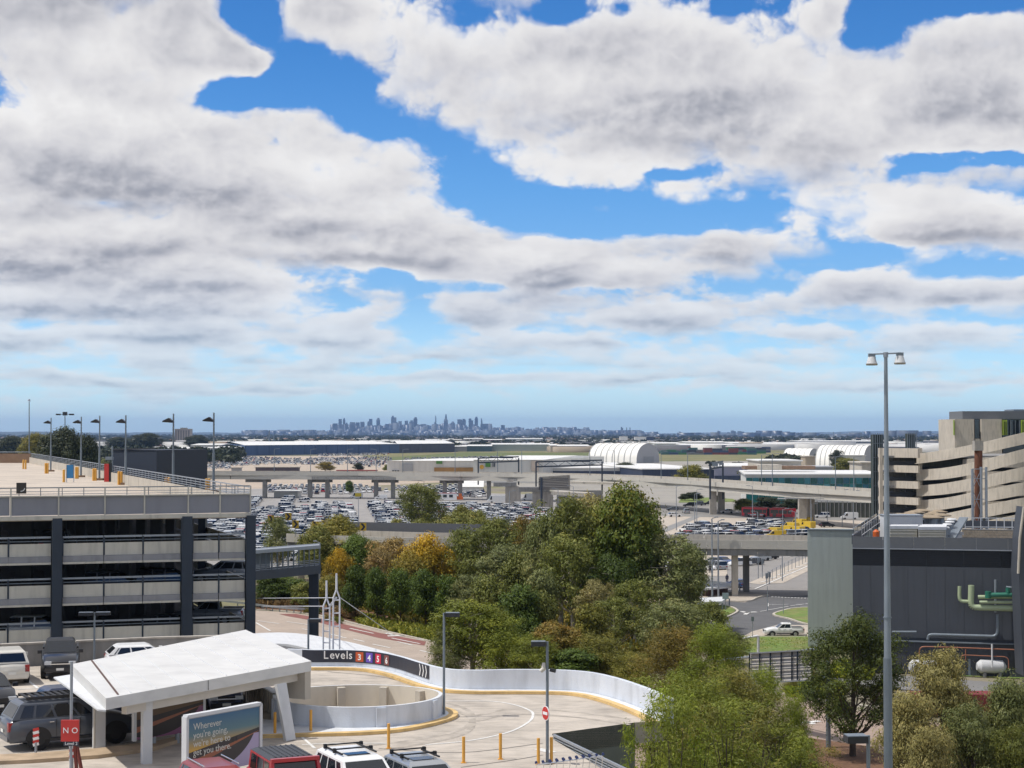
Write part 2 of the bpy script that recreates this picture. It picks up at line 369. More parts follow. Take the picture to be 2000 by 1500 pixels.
# ================================================================ mesh building
ORG = {}
def link(o):
 COL.objects.link(o); return o
def tag(o, label=None, cat=None, group=None, kind=None):
 if label: o['label'] = label
 if cat: o['category'] = cat
 if group: o['group'] = group
 if kind: o['kind'] = kind
 return o
def thing(name, label, cat, loc=(0, 0, 0), rz=0.0, group=None):
 o = bpy.data.objects.new(name, None)
 o.empty_display_size = 0.3
 link(o); o.location = loc; o.rotation_euler = (0, 0, rz)
 tag(o, label, cat, group)
 ORG[o.name] = (Vector(loc), rz)
 return o
def root_of(o):
 while o.parent: o = o.parent
 return o
class MB:
 """collects solid shapes, then links them as one mesh object"""
 def __init__(s): s.v = []; s.f = []; s.m = []; s.cur = 0; s.smooth = set(); s.tf = None
 def add(s, vs, fs, smooth=False):
  o = len(s.v)
  if s.tf is not None: vs = [s.tf @ Vector(q) for q in vs]
  s.v.extend([tuple(q) for q in vs])
  for f in fs:
   if smooth: s.smooth.add(len(s.f))
   s.f.append(tuple(i + o for i in f)); s.m.append(s.cur)
  return s
 def box(s, c, size, rz=0.0, taper=1.0):
  cx, cy, cz = c; hx, hy, hz = size[0] / 2, size[1] / 2, size[2] / 2
  cs, sn = math.cos(rz), math.sin(rz)
  vs = []
  for (dz, t) in ((-hz, 1.0), (hz, taper)):
   for (dx, dy) in ((-hx, -hy), (hx, -hy), (hx, hy), (-hx, hy)):
    dx *= t; dy *= t
    vs.append((cx + dx * cs - dy * sn, cy + dx * sn + dy * cs, cz + dz))
  return s.add(vs,[(3,2,1,0),(4,5,6,7),(0,1,5,4),(1,2,6,5),(2,3,7,6),(3,0,4,7)])
 def prism(s, poly, z0, z1):
  n = len(poly)
  a = sum(poly[i][0] * poly[(i + 1) % n][1] - poly[(i + 1) % n][0] * poly[i][1] for i in range(n))
  if a < 0: poly = list(reversed(poly))
  f0 = z0 if callable(z0) else (lambda p: z0)
  f1 = z1 if callable(z1) else (lambda p: z1)
  vs = [(p[0], p[1], f0(p)) for p in poly] + [(p[0], p[1], f1(p)) for p in poly]
  fs = [tuple(range(n - 1, -1, -1)), tuple(range(n, 2 * n))]
  fs += [(i, (i + 1) % n, n + (i + 1) % n, n + i) for i in range(n)]
  return s.add(vs, fs)
 def sheet(s, pts):
  n = len(pts)
  a = sum(pts[i][0] * pts[(i + 1) % n][1] - pts[(i + 1) % n][0] * pts[i][1] for i in range(n))
  if a < 0: pts = list(reversed(pts))
  return s.add(pts, [tuple(range(n))])
 def tube(s, p0, p1, r0, r1=None, n=8, caps=True):
  p0, p1 = Vector(p0), Vector(p1); r1 = r0 if r1 is None else r1
  d = (p1 - p0)
  if d.length < 1e-6: return s
  d.normalize()
  a = d.cross(Vector((0, 0, 1)))
  if a.length < 1e-3: a = Vector((1, 0, 0))
  a.normalize(); b = d.cross(a)
  vs = []
  for (p, r) in ((p0, r0), (p1, r1)):
   for i in range(n):
    t = 2 * math.pi * i / n
    vs.append(p + a * (r * math.cos(t)) + b * (r * math.sin(t)))
  fs = [(i, (i + 1) % n, n + (i + 1) % n, n + i) for i in range(n)]
  s.add(vs, [f[::-1] for f in fs], smooth=n > 5)
  if caps:
   s.add(vs, [tuple(range(n)), tuple(range(2 * n - 1, n - 1, -1))])
  return s
 def path(s, pts, r, n=8):
  for a, b in zip(pts[:-1], pts[1:]): s.tube(a, b, r, r, n)
  return s
 def beam(s, p0, p1, w, h, up=Vector((0, 0, 1))):
  """rectangular bar between two points, w wide, h high"""
  p0, p1 = Vector(p0), Vector(p1); d = (p1 - p0)
  if d.length < 1e-6: return s
  d.normalize()
  a = d.cross(up)
  if a.length < 1e-3: a = Vector((1, 0, 0))
  a.normalize(); b = a.cross(d)
  vs = []
  for p in (p0, p1):
   for (i, j) in ((-1, -1), (1, -1), (1, 1), (-1, 1)):
    vs.append(p + a * (w / 2 * i) + b * (h / 2 * j))
  return s.add(vs,[(0,1,2,3),(7,6,5,4),(4,5,1,0),(5,6,2,1),(6,7,3,2),(7,4,0,3)])
 def strip(s, pa, pb, smooth=False):
  """surface between two matching lines of points"""
  n = len(pa)
  return s.add(list(pa) + list(pb),[(i,i + 1,n + i + 1,n + i) for i in range(n - 1)],smooth)
 def wall(s, base, tops, thick, out=1):
  """a wall along base points (world), with top z per point; thickness to the far side"""
  n = len(base)
  nor = []
  for i in range(n):
   a = base[max(i - 1, 0)]; b = base[min(i + 1, n - 1)]
   d = Vector((b[0] - a[0], b[1] - a[1], 0)); d.normalize()
   nor.append(Vector((-d.y, d.x, 0)) * (thick * out))
  b0 = [Vector(p) for p in base]; t0 = [Vector((p[0],p[1],z)) for p,z in zip(base,tops)]
  b1 = [p + q for p, q in zip(b0, nor)]; t1 = [p + q for p, q in zip(t0, nor)]
  s.strip(b0, t0); s.strip(t0, t1); s.strip(t1, b1)
  s.add([b0[0],t0[0],t1[0],b1[0]],[(0,1,2,3)]); s.add([b0[-1],t0[-1],t1[-1],b1[-1]],[(3,2,1,0)])
  return s
 def build(s, name, mats, parent=None, recalc=False):
  me = bpy.data.meshes.new(name)
  vs = s.v
  if parent is not None:
   loc, rz = ORG.get(root_of(parent).name, (Vector((0, 0, 0)), 0.0))
   if loc.length > 0 or rz:
    M = (Matrix.Translation(loc) @ Matrix.Rotation(rz, 4, 'Z')).inverted()
    vs = [tuple(M @ Vector(q)) for q in vs]
  me.from_pydata(vs, [], s.f)
  if not isinstance(mats, (list, tuple)): mats = [mats]
  for m in mats: me.materials.append(m)
  if len(mats) > 1: me.polygons.foreach_set('material_index', s.m)
  if s.smooth:
   fl = [i in s.smooth for i in range(len(s.f))]
   me.polygons.foreach_set('use_smooth', fl)
  if recalc:
   bm = bmesh.new(); bm.from_mesh(me); bmesh.ops.recalc_face_normals(bm,faces=bm.faces); bm.to_mesh(me); bm.free()
  me.update()
  o = bpy.data.objects.new(name, me); link(o)
  if parent is not None: o.parent = parent
  return o
def copy_tree(o, parent=None):
 c = o.copy(); link(c); c.parent = parent
 for ch in list(o.children): copy_tree(ch, c)
 return c
def place(proto, used, loc, rz, label, group=None, s=1.0, color=None):
 """first placing moves the thing itself, later ones copy it with its parts"""
 o = proto if not used[0] else copy_tree(proto)
 used[0] = True
 o.location = loc; o.rotation_euler = (0, 0, rz)
 if s != 1.0: o.scale = (s, s, s)
 o['label'] = label
 if group: o['group'] = group
 return o
def structure(name, mb, m):
 o = mb.build(name, m); o['kind'] = 'structure'; return o
def ordw(n):
 w = 'first second third fourth fifth sixth seventh eighth ninth tenth eleventh twelfth thirteenth fourteenth fifteenth sixteenth seventeenth eighteenth nineteenth'.split()
 if n <= 19: return w[n - 1]
 t_, u_ = divmod(n, 10); tens = {2: 'twenty', 3: 'thirty', 4: 'forty', 5: 'fifty'}
 return (tens[t_][:-1] + 'ieth') if u_ == 0 else tens[t_] + '-' + w[u_ - 1]
def lerp(a, b, t): return Vector(a) * (1 - t) + Vector(b) * t
def smooth_path(pts, n):
 """Catmull-Rom through points"""
 pts = [Vector(p) for p in pts]; out = []
 P_ = [pts[0] * 2 - pts[1]] + pts + [pts[-1] * 2 - pts[-2]]
 for i in range(1, len(P_) - 2):
  p0, p1, p2, p3 = P_[i - 1:i + 3]
  for k in range(n):
   t = k / n
   out.append(0.5 * ((2 * p1) + (p2 - p0) * t + (2 * p0 - 5 * p1 + 4 * p2 - p3) * t * t + (3 * p1 - p0 - 3 * p2 + p3) * t ** 3))
 out.append(pts[-1]); return out
def text_obj(body,name,m,parent,origin,xdir,updir,size,depth=0.01,font_w=None,bold=0.0,align='LEFT'):
 """lettering turned into a thin mesh standing on a face"""
 cu = bpy.data.curves.new(name,'FONT'); cu.body = body; cu.size = size; cu.extrude = depth; cu.align_x = align
 cu.offset = bold; cu.resolution_u = 3
 t = bpy.data.objects.new(name, cu)
 link(t)
 dg = bpy.context.evaluated_depsgraph_get(); dg.update()
 me = bpy.data.meshes.new_from_object(t.evaluated_get(dg))
 bpy.data.objects.remove(t)
 x = Vector(xdir).normalized(); u = Vector(updir).normalized(); w = x.cross(u)
 M = Matrix((( x.x,u.x,w.x,origin[0]),(x.y,u.y,w.y,origin[1]),(x.z,u.z,w.z,origin[2]),(0,0,0,1)))
 if font_w: M = M @ Matrix.Diagonal((font_w, 1, 1, 1))
 me.transform(M)
 if parent is not None:
  loc, rz = ORG.get(root_of(parent).name, (Vector((0, 0, 0)), 0.0))
  me.transform((Matrix.Translation(loc) @ Matrix.Rotation(rz, 4, 'Z')).inverted())
 me.materials.clear(); me.materials.append(m)
 me.name = name
 o = bpy.data.objects.new(name, me); link(o)
 if parent is not None: o.parent = parent
 return o
# ================================================================ ground, roads, haze
rnd = random.Random(7)
def gpoly(pxs, z):
 return [G(x, y, 0) + Vector((0, 0, z)) for x, y in pxs]
# the plain, one sheet to the horizon
def plain_material():
 m = bpy.data.materials.new('plain_ground'); m.use_nodes = True
 n = m.node_tree.nodes; l = m.node_tree.links; b = n['Principled BSDF']; b.inputs['Roughness'].default_value = 0.95
 g = n.new('ShaderNodeNewGeometry')
 def nz(sc, det, vec=None):
  t = n.new('ShaderNodeTexNoise'); t.inputs['Scale'].default_value = sc; t.inputs['Detail'].default_value = det
  l.new(g.outputs['Position'], t.inputs['Vector']); return t.outputs['Fac']
 def ramp(s, els):
  r = n.new('ShaderNodeValToRGB'); ce = r.color_ramp.elements
  ce[0].position = els[0][0]; ce[0].color = (*els[0][1],1); ce[1].position = els[-1][0]; ce[1].color = (*els[-1][1],1)
  for p, c in els[1:-1]:
   e = ce.new(p); e.color = (*c, 1)
  l.new(s, r.inputs[0]); return r.outputs[0]
 near = ramp(nz(0.02,8),[(0.30,(0.13,0.115,0.085)),(0.45,(0.24,0.21,0.15)),(0.55,(0.17,0.165,0.075)),(0.72,(0.33,0.28,0.20))])
 far = ramp(nz(0.0022,10),[(0.38,(0.035,0.045,0.028)),(0.5,(0.06,0.07,0.04)),(0.62,(0.13,0.12,0.085)),(0.72,(0.2,0.18,0.14))])
 sep = n.new('ShaderNodeSeparateXYZ'); l.new(g.outputs['Position'], sep.inputs[0])
 mr = n.new('ShaderNodeMapRange'); mr.inputs[1].default_value = 1700; mr.inputs[2].default_value = 2600
 l.new(sep.outputs['Y'], mr.inputs[0])
 mx = n.new('ShaderNodeMix'); mx.data_type = 'RGBA'
 l.new(mr.outputs[0], mx.inputs[0]); l.new(near, mx.inputs[6]); l.new(far, mx.inputs[7])
 l.new(mx.outputs[2], b.inputs['Base Color'])
 return m
mb = MB()
xs = [-38000, -6000, -1500, -400, 0, 400, 1500, 6000, 38000]
ys = [-3000, -400, 0, 200, 600, 1500, 4000, 12000, 37000]
for i in range(len(xs)):
 for j in range(len(ys)): pass
vv = [(x, y, 0.0) for y in ys for x in xs]
ff = [(j * 9 + i,j * 9 + i + 1,(j + 1) * 9 + i + 1,(j + 1) * 9 + i) for j in range(8) for i in range(8)]
mb.add(vv, ff)
structure('ground', mb, plain_material())
# low hills on the horizon, left and right of the city
mb = MB()
def ridge(x0, x1, Y, h, seed, n=90, depth=2500):
 a, b, c = [], [], []
 for i in range(n + 1):
  t = i / n; x = x0 + (x1 - x0) * t
  e = math.sin(math.pi * t) ** 0.5 if 0 < t < 1 else 0
  z = h * e * (0.75 + 0.5 * mnoise.noise(Vector((t * 6 + seed,seed,0))) + 0.15 * mnoise.noise(Vector((t * 40,seed,3))))
  a.append((x,Y,-1)); b.append((x,Y + depth,max(z,0))); c.append((x,Y + 2 * depth,-1))
 mb.strip(a, b, True); mb.strip(b, c, True)
ridge(-16000, -1500, 26000, 78, 1.3)
ridge(-6500, 1500, 30000, 62, 4.1)
ridge(1800, 14000, 28000, 66, 2.2)
ridge(6500, 16000, 21000, 58, 7.7)
ridge(-14000, -5000, 20000, 60, 9.1)
structure('far_hills',mb,mat('hill_scrub',(0.045,0.055,0.04),0.95,var=0.35,scale=0.004))
def sheet(name, polys, m, z):
 mb = MB()
 for p in polys: mb.sheet(gpoly(p, z))
 return structure(name, mb, m)
# --- airport land in the middle distance
sheet('dry_grass_field',[[(690,897),(760,878),(900,872),(1160,872),(1530,870),(1560,893),(1500,905),(1330,905),(900,897)]],C_DRY,0.03)
sheet('green_verge',[[(760,893),(900,884),(1150,884),(1150,897),(760,899)]],mat('verge_grass',(0.11,0.13,0.035),0.95,var=0.3,scale=0.1),0.06)
sheet('parking_apron',[[(330,892),(700,890),(770,905),(760,925),(900,940),(430,965),(300,960)]],mat('apron_gravel',(0.42,0.345,0.27),0.95,var=0.2,scale=0.05),0.05)
sheet('warehouse_yard',[[(700,905),(1500,900),(1720,935),(1720,990),(1290,985),(1100,960),(760,935)]],mat('yard_asphalt',(0.30,0.28,0.245),0.95,var=0.2,scale=0.05),0.045)
sheet('rental_car_lot',[[(380,958),(560,953),(1110,968),(1180,1040),(1000,1075),(440,1120),(380,1100)]],C_LOT,0.07)
sheet('shared_forecourt',[[(1280,1003),(1600,1000),(1740,1015),(1740,1110),(1280,1110)]],C_PAVE,0.07)
sheet('approach_road',[[(1290,982),(1460,984),(1760,1003),(1760,1019),(1440,1012),(1290,1008)]],mat('road_grey',(0.235,0.225,0.21),0.9,var=0.14,scale=0.1),0.10)
sheet('slip_road',[[(1290,1035),(1300,1030),(1362,1006),(1372,1008),(1310,1036),(1290,1044)]],C_CONCD,0.11)
sheet('median_lawn',[[(1325,982),(1330,974),(1385,972),(1432,975),(1440,980),(1380,982)]],C_LAWN,0.12)
sheet('cross_road',[[(1340,1108),(1378,1095),(1600,1082),(1700,1082),(1700,1165),(1590,1172),(1340,1170)]],mat('road_mid',(0.25,0.235,0.22),0.9,var=0.14,scale=0.15),0.10)
sheet('crossing_pavement',[[(1340,1152),(1380,1158),(1500,1163),(1476,1172),(1455,1178),(1340,1172)],[(1340,1110),(1420,1112),(1420,1126),(1340,1128)],
      [(1462,1140),(1580,1088),(1600,1092),(1600,1106),(1530,1140),(1480,1142)]],C_PAVE,0.14)
sheet('junction_asphalt',[[(1370,1172),(1480,1168),(1600,1163),(1720,1163),(1720,1260),(1380,1260),(1345,1220)]],C_ASPH,0.12)
sheet('service_driveway',[[(1420,1262),(1470,1235),(1520,1222),(1640,1224),(1640,1262)]],C_PAVE,0.15)
mb = MB()
for p in ([(1325,1184),(1392,1183),(1420,1186),(1436,1194),(1434,1199),(1400,1212),(1330,1222)],
          [(1512,1203),(1530,1195),(1560,1190),(1640,1189),(1640,1228),(1578,1221),(1540,1210)],
          [(1400, 1246), (1640, 1246), (1640, 1275), (1400, 1280)]):
 mb.prism([q.to_2d() for q in gpoly(p, 0)], 0.0, 0.28)
structure('corner_lawns', mb, C_LAWN)
mb = MB()
def kerb(pxs, w=0.35, h=0.30, z=0.0):
 pts = smooth_path([G(x, y, z) for x, y in pxs], 6)
 for a,b in zip(pts[:-1],pts[1:]): mb.beam(a + Vector((0,0,h / 2)),b + Vector((0,0,h / 2)),w,h)
kerb([(1380, 1183), (1420, 1186), (1438, 1193), (1436, 1200), (1400, 1214), (1340, 1224)])
kerb([(1640,1189),(1560,1190),(1530,1195),(1511,1203),(1540,1211),(1578,1222),(1640,1230)])
kerb([(1345, 1170), (1420, 1176), (1462, 1176), (1478, 1170), (1500, 1164)])
kerb([(1400, 1247), (1500, 1247), (1640, 1247)])
structure('kerbstones', mb, C_CONCL)
mb = MB()
def gline(x0, y0, x1, y1, w=0.15, z=0.17):
 a,b = G(x0,y0,z),G(x1,y1,z); d = (b - a).normalized(); nn = Vector((-d.y,d.x,0)) * w / 2
 mb.sheet([a - nn, b - nn, b + nn, a + nn])
for (a,b,c,d) in ((1485,1194,1540,1184),(1544,1183,1600,1176),(1500,1181,1540,1180),(1555,1180,1600,1179),(1562,1184,1600,1184),(1500,1178,1500,1184)):
 gline(a, b, c, d, 0.2)
# give-way arrow on the junction
gline(1452,1196,1478,1195,0.8); gline(1449,1194,1458,1197,0.7); gline(1455,1200,1463,1195,0.6)
for i in range(14): gline(1507 + i * 6.4,1165.5 + i * 0.28,1510 + i * 6.4,1165.6 + i * 0.28,0.9)
for i in range(7): gline(1485 + i * 17,1137 - i * 7.2,1500 + i * 17,1133.5 - i * 7.2,0.35,0.19)
gline(1475,1150,1590,1100,0.3,0.19); gline(1395,1109,1560,1084,0.2,0.19); gline(1580,1150,1600,1141,0.4,0.19)
structure('junction_markings', mb, C_LINE)
# --- access road left of the trees, with the red bus lane
sheet('access_road',[[(380,1196),(500,1193),(560,1196),(640,1207),(740,1232),(830,1252),(1000,1290),(1300,1345),(1300,1420),(900,1420),(600,1330),(380,1330)]],C_ASPHL,0.06)
sheet('red_bus_lane',[[(545,1200),(578,1200),(640,1212),(740,1237),(832,1254),(829,1262),(740,1247),(660,1227),(610,1213),(560,1204)]],C_REDL,0.08)
mb = MB()
for (a,b,c,d) in ((500,1216,528,1232),(502,1212,545,1218),(560,1214,602,1220),(683,1227,730,1237),(765,1246,820,1257),(728,1258,762,1265),
                     (644,1238,676,1246),(690,1248,712,1253),(776,1253,806,1260),(590,1228,620,1233),(752,1237,792,1242),(812,1248,830,1250),(820,1270,850,1277)):
 gline(a, b, c, d, 0.28, 0.10)
gline(757, 1242, 790, 1241, 0.9, 0.10); gline(757, 1236, 768, 1240, 0.6, 0.10)
structure('lane_markings', mb, C_LINE)
mb = MB(); kerb([(500,1192),(560,1195),(640,1206),(740,1231),(830,1251),(960,1280),(1200,1325)],0.4,0.16)
structure('road_kerb', mb, C_CONCL)
sheet('garden_bed',[[(500,1175),(620,1180),(900,1180),(1250,1240),(1260,1330),(1000,1288),(832,1250),(740,1229),(640,1204),(560,1193),(500,1190)]],C_MULCH,0.07)
sheet('tree_floor',[[(480,1092),(1000,1085),(1350,1085),(1350,1240),(1250,1242),(900,1182),(620,1180),(480,1175)]],mat('leaf_litter',(0.20,0.15,0.09),0.95,var=0.35,scale=0.5,second=(0.10,0.11,0.045)),0.055)
# --- ground under the near trees, right
sheet('bus_bay_road',[[(1330,1395),(1500,1350),(1700,1395),(2100,1450),(2100,1700),(1200,1900),(1200,1460)]],mat('pink_asphalt',(0.34,0.255,0.205),0.92,var=0.18,scale=0.35,stain=0.2,stain_scale=(0.3,0.8,1),bump=0.3),0.06)
sheet('rear_service_road',[[(1640,1312),(2100,1345),(2100,1378),(1560,1330)]],mat('service_asphalt',(0.20,0.195,0.19),0.9,var=0.15,scale=0.3),0.08)
sheet('verge_lawn',[[(1560,1296),(2100,1310),(2100,1332),(1600,1308)]],C_LAWN,0.07)
sheet('planting_strip',[[(1330,1470),(1560,1440),(1700,1460),(1760,1500),(2100,1500),(2100,1900),(1150,1900)]],C_MULCH,0.09)
mb = MB(); kerb([(1500,1352),(1600,1368),(1700,1383),(1800,1396),(2000,1420)],0.4,0.2)
structure('bus_bay_kerb', mb, C_CONCL)
mb = MB(); gline(1565,1412,1600,1408,0.7,0.1); gline(1570,1408,1590,1414,0.5,0.1)
structure('bus_bay_markings', mb, C_LINE)
# --- haze
mb = MB(); mb.box((0, 17000, 165), (80000, 42000, 332))
hz = mb.build('haze', [])
m = bpy.data.materials.new('haze_air'); m.use_nodes = True
m.node_tree.nodes.clear()
pv = m.node_tree.nodes.new('ShaderNodeVolumePrincipled')
pv.inputs['Color'].default_value = (0.38, 0.60, 1.0, 1)
pv.inputs['Density'].default_value = 2.9e-5
ho = m.node_tree.nodes.new('ShaderNodeOutputMaterial'); m.node_tree.links.new(pv.outputs[0],ho.inputs['Volume'])
hz.data.materials.append(m); hz['kind'] = 'stuff'
# ================================================================ forecourt deck with the spiral ramp
DZ = 14.6
def D(px, py, dz=0.0): return G(px, py, DZ) + Vector((0, 0, dz))
DRUM = Vector((-6.75, 76.6, DZ)); DR = 3.7
outer = [D(-330,1312),D(410,1286),D(480,1292),D(560,1303),D(640,1303),D(740,1308),D(850,1338),D(960,1345),D(1100,1348),D(1240,1378),D(1296,1408),
         D(1240,1411),D(1078,1433),D(1084,1446),D(1240,1540),D(1300,1750),D(-500,1750)]
ring = [DRUM + Vector((math.cos(-t) * (DR - 0.12),math.sin(-t) * (DR - 0.12),0)) for t in np.linspace(-math.pi / 2,-math.pi / 2 + 2 * math.pi,49)]
cut = 5
a_ = sum(outer[i].x * outer[(i + 1) % len(outer)].y - outer[(i + 1) % len(outer)].x * outer[i].y for i in range(len(outer)))
if a_ < 0: outer = outer[::-1]; cut = len(outer) - 1 - cut
loop = outer[:cut + 1] + ring + [outer[cut]] + outer[cut + 1:]
mb = MB()
mb.add(loop, [tuple(range(len(loop)))])
n_ = len(outer)
mb.add(outer + [p - Vector((0,0,0.9)) for p in outer],[((i + 1) % n_,i,n_ + i,n_ + (i + 1) % n_) for i in range(n_)] + [tuple(range(2 * n_ - 1,n_ - 1,-1))])
structure('forecourt_deck', mb, C_DECK)
mb = MB()
for i in range(9):
 x = -38 + i * 4.4
 mb.box((x, 58 + (i % 3) * 9, 6.85), (0.8, 0.8, 13.7))
mb.prism([D(1078,1433).to_2d(),D(1240,1411).to_2d(),D(1238,1409).to_2d(),D(1076,1431).to_2d()],8.0,DZ - 0.004)
structure('deck_supports',mb,mat('ramp_void_wall',(0.16,0.175,0.155),0.8,var=0.08,scale=0.6,stain=0.12))
# retaining wall behind the parked cars
t = thing('retaining_wall','long low concrete wall behind the parked cars in front of the left car park','wall',D(-60,1308))
mb = MB(); base = [D(-330, 1308), D(0, 1304), D(300, 1289), D(470, 1284)]
mb.wall(base, [DZ + 1.15] * 4, 0.25); mb.build('wall_face', C_CONCD, t)
mb = MB()
for a,b in zip(base[:-1],base[1:]): mb.beam(a + Vector((0,0.12,1.2)),b + Vector((0,0.12,1.2)),0.36,0.09)
mb.build('coping', C_CONC, t)
# ramp outer wall with the direction sign
wall_px = [(560,1304),(610,1306),(655,1306),(700,1307),(740,1311),(780,1320),(815,1332),(845,1342),(880,1349),(930,1352),(1000,1352),(1090,1353),(1150,1358),(1200,1370),(1245,1386),(1280,1401),(1306,1414)]
wpath = smooth_path([D(x, y) for x, y in wall_px], 5)
def wtop(p):
 pxx = 1000 + FPX * p.x / p.y
 return DZ + 0.98 + 0.10 * max(0, min(1, (pxx - 800) / 200))
t = thing('ramp_wall','curved white parapet wall round the outside of the spiral ramp, wearing the black levels sign','wall',D(840,1342))
mb = MB(); mb.wall(wpath,[wtop(p) for p in wpath],0.22,out=1); mb.build('parapet',C_WHITEW,t)
def offs(path, d):
 out = []
 for i in range(len(path)):
  a = path[max(i - 1, 0)]; b = path[min(i + 1, len(path) - 1)]
  v = Vector((b.x - a.x,b.y - a.y,0)).normalized(); out.append(path[i] + Vector((-v.y,v.x,0)) * d)
 return out
mb = MB(); k0 = offs(wpath, -0.02); k1 = offs(wpath, -0.75); up = Vector((0, 0, 0.14))
mb.strip([p + up for p in k0], [p + up for p in k1]); mb.strip([p + up for p in k1], k1)
mb.build('kerb', C_APRON, t)
mb = MB(); k2 = offs(wpath, -0.42)
mb.strip([p + up + Vector((0,0,0.006)) for p in k2],[p + up + Vector((0,0,0.006)) for p in offs(wpath,-0.76)])
mb.strip([p + up * 1.02 for p in offs(wpath,-0.76)],[p + up * 0.1 for p in offs(wpath,-0.76)])
mb.build('yellow_edge', C_YELLOWK, t)
# black sign on the wall
def at_px(x):
 """point and tangent on the ramp wall at a bearing"""
 best = min(range(1,len(wpath) - 1),key=lambda i: abs(1000 + FPX * wpath[i].x / wpath[i].y - x))
 a, b = wpath[best - 1], wpath[best + 1]; tx = (b - a).normalized()
 k = (x - (1000 + FPX * wpath[best].x / wpath[best].y)) / FPX * wpath[best].y
 return wpath[best] + tx * k, tx
sg = thing('levels_sign','long black curved sign reading Levels 3 4 5 6 on the white ramp wall','sign',D(720,1309))
sec = [p for p in wpath if 585 < 1000 + FPX * p.x / p.y < 843]
s0 = offs(sec, -0.03)
mb = MB(); zt = [Vector((p.x,p.y,wtop(p) - 0.0)) for p in s0]; zb = [Vector((p.x,p.y,DZ + 0.34)) for p in s0]
mb.strip(zb, zt); mb.strip(zt, [Vector((p.x, p.y, q.z)) for p, q in zip(sec, zt)])
mb.build('sign_face', C_SIGNBLK, sg)
def on_wall(x, z, body, nm, m, size, dep, wdt=1.0, off=0.05, bold=0.0, align='LEFT'):
 p, tx = at_px(x); nn = Vector((tx.y, -tx.x, 0))
 return text_obj(body,nm,m,sg,p + nn * off + Vector((0,0,z - p.z)),tx,(0,0,1),size,dep,wdt,bold,align)
xs_ = [633, 645.5, 656, 666.5, 677.5, 682.5]
for ch,x in zip('Levels',xs_): on_wall(x,DZ + 0.53,ch,'letter',C_SIGNW,0.60,0.006,0.92,bold=0.004)
for ch,x,c in (('3',704.6,(0.50,0.09,0.025)),('4',723.2,(0.13,0.07,0.42)),('5',741.3,(0.55,0.02,0.06)),('6',758.2,(0.20,0.065,0.06))):
 p, tx = at_px(x); nn = Vector((tx.y, -tx.x, 0)); c0 = p + nn * 0.05
 mb = MB(); mb.beam(c0 - tx * 0.225 + Vector((0,0,0.65)),c0 + tx * 0.225 + Vector((0,0,0.65)),0.02,0.5)
 q = mb.build('level_tile', mat('tile_' + ch, c, 0.5, var=0.03), sg)
 on_wall(x,DZ + 0.49,ch,'digit',C_SIGNW,0.44,0.005,1.0,off=0.066,bold=0.01,align='CENTER')
for x in (823, 829, 835):
 p, tx = at_px(x); nn = Vector((tx.y, -tx.x, 0)) * 0.05
 mb = MB(); c0 = p + nn + Vector((0, 0, 0.67))
 for sgn in (1, -1):
  a = c0 + Vector((0, 0, 0.29 * sgn)) - tx * 0.09; b = c0 + tx * 0.03
  mb.add([a, a + tx * 0.1, b + tx * 0.1, b], [(0, 1, 2, 3) if sgn < 0 else (3, 2, 1, 0)])
 mb.build('chevron', C_SIGNW, sg)
# outer ramp curve behind it
t = thing('outer_ramp_wall','broad white curved wall of the lower ramp just behind the levels sign','wall',D(700,1300))
w2 = smooth_path([P(x,y,Y) for x,y,Y in ((440,1243,103),(520,1237,103),(570,1238,102),(625,1246,100),(680,1257,98),(740,1273,95.5),(800,1291,93),(850,1307,90))],4)
mb = MB(); mb.wall([Vector((p.x,p.y,12.0)) for p in w2],[p.z for p in w2],0.4); mb.build('parapet',C_WHITE,t)
ti = offs(w2, -0.02); lo = [Vector((p.x, p.y, p.z - 0.0)) for p in ti]
inn = smooth_path([P(x,y,Y) for x,y,Y in ((440,1262,98),(545,1257,97.5),(600,1266,96.3),(650,1277,95),(700,1284,94),(760,1296,92),(800,1306,90.5),(850,1322,88))],4)
mb = MB(); mb.strip(inn,lo[:len(inn)]) ; mb.strip([p - Vector((0,0,0.9)) for p in inn],inn)
mb.build('sloping_top', C_WHITE, t)
mb = MB(); mb.sheet([P(500,1290,93.2),P(640,1300,92.2),P(660,1300,92.3),P(645,1279,94.8),P(600,1269,96.0),P(545,1260,97.2),P(500,1262,97.6)])
structure('lower_ramp_floor', mb, C_ASPH)
# inner drum
t = thing('ramp_drum','round low wall of the spiral ramp, pale blue-grey outside and cream inside','wall',DRUM)
def circ(r,z,n=64): return [Vector((DRUM.x + r * math.cos(a),DRUM.y + r * math.sin(a),z)) for a in np.linspace(0,2 * math.pi,n + 1)]
zr = lambda p: DZ + 0.98 - 0.12 * max(0, (p.y - DRUM.y) / DR)
ro = circ(DR, DZ); ri = circ(DR - 0.16, DZ)
mb = MB(); mb.strip(ro, [Vector((p.x, p.y, zr(p))) for p in ro], True)
mb.build('outer_face', C_WHITEW, t)
mb = MB(); mb.strip([Vector((p.x,p.y,zr(p))) for p in ro],[Vector((p.x,p.y,zr(p))) for p in ri])
mb.build('rim', C_APRON, t)
mb = MB(); mb.strip([Vector((p.x,p.y,zr(p) - 0.002)) for p in ri],[Vector((p.x,p.y,9.0)) for p in ri],True)
mb.add([Vector((p.x, p.y, 9.0)) for p in ri[:-1]], [tuple(range(len(ri) - 1))])
mb.build('inner_face',mat('cream_render',(0.66,0.60,0.50),0.8,var=0.07,scale=0.8,stain=0.12),t)
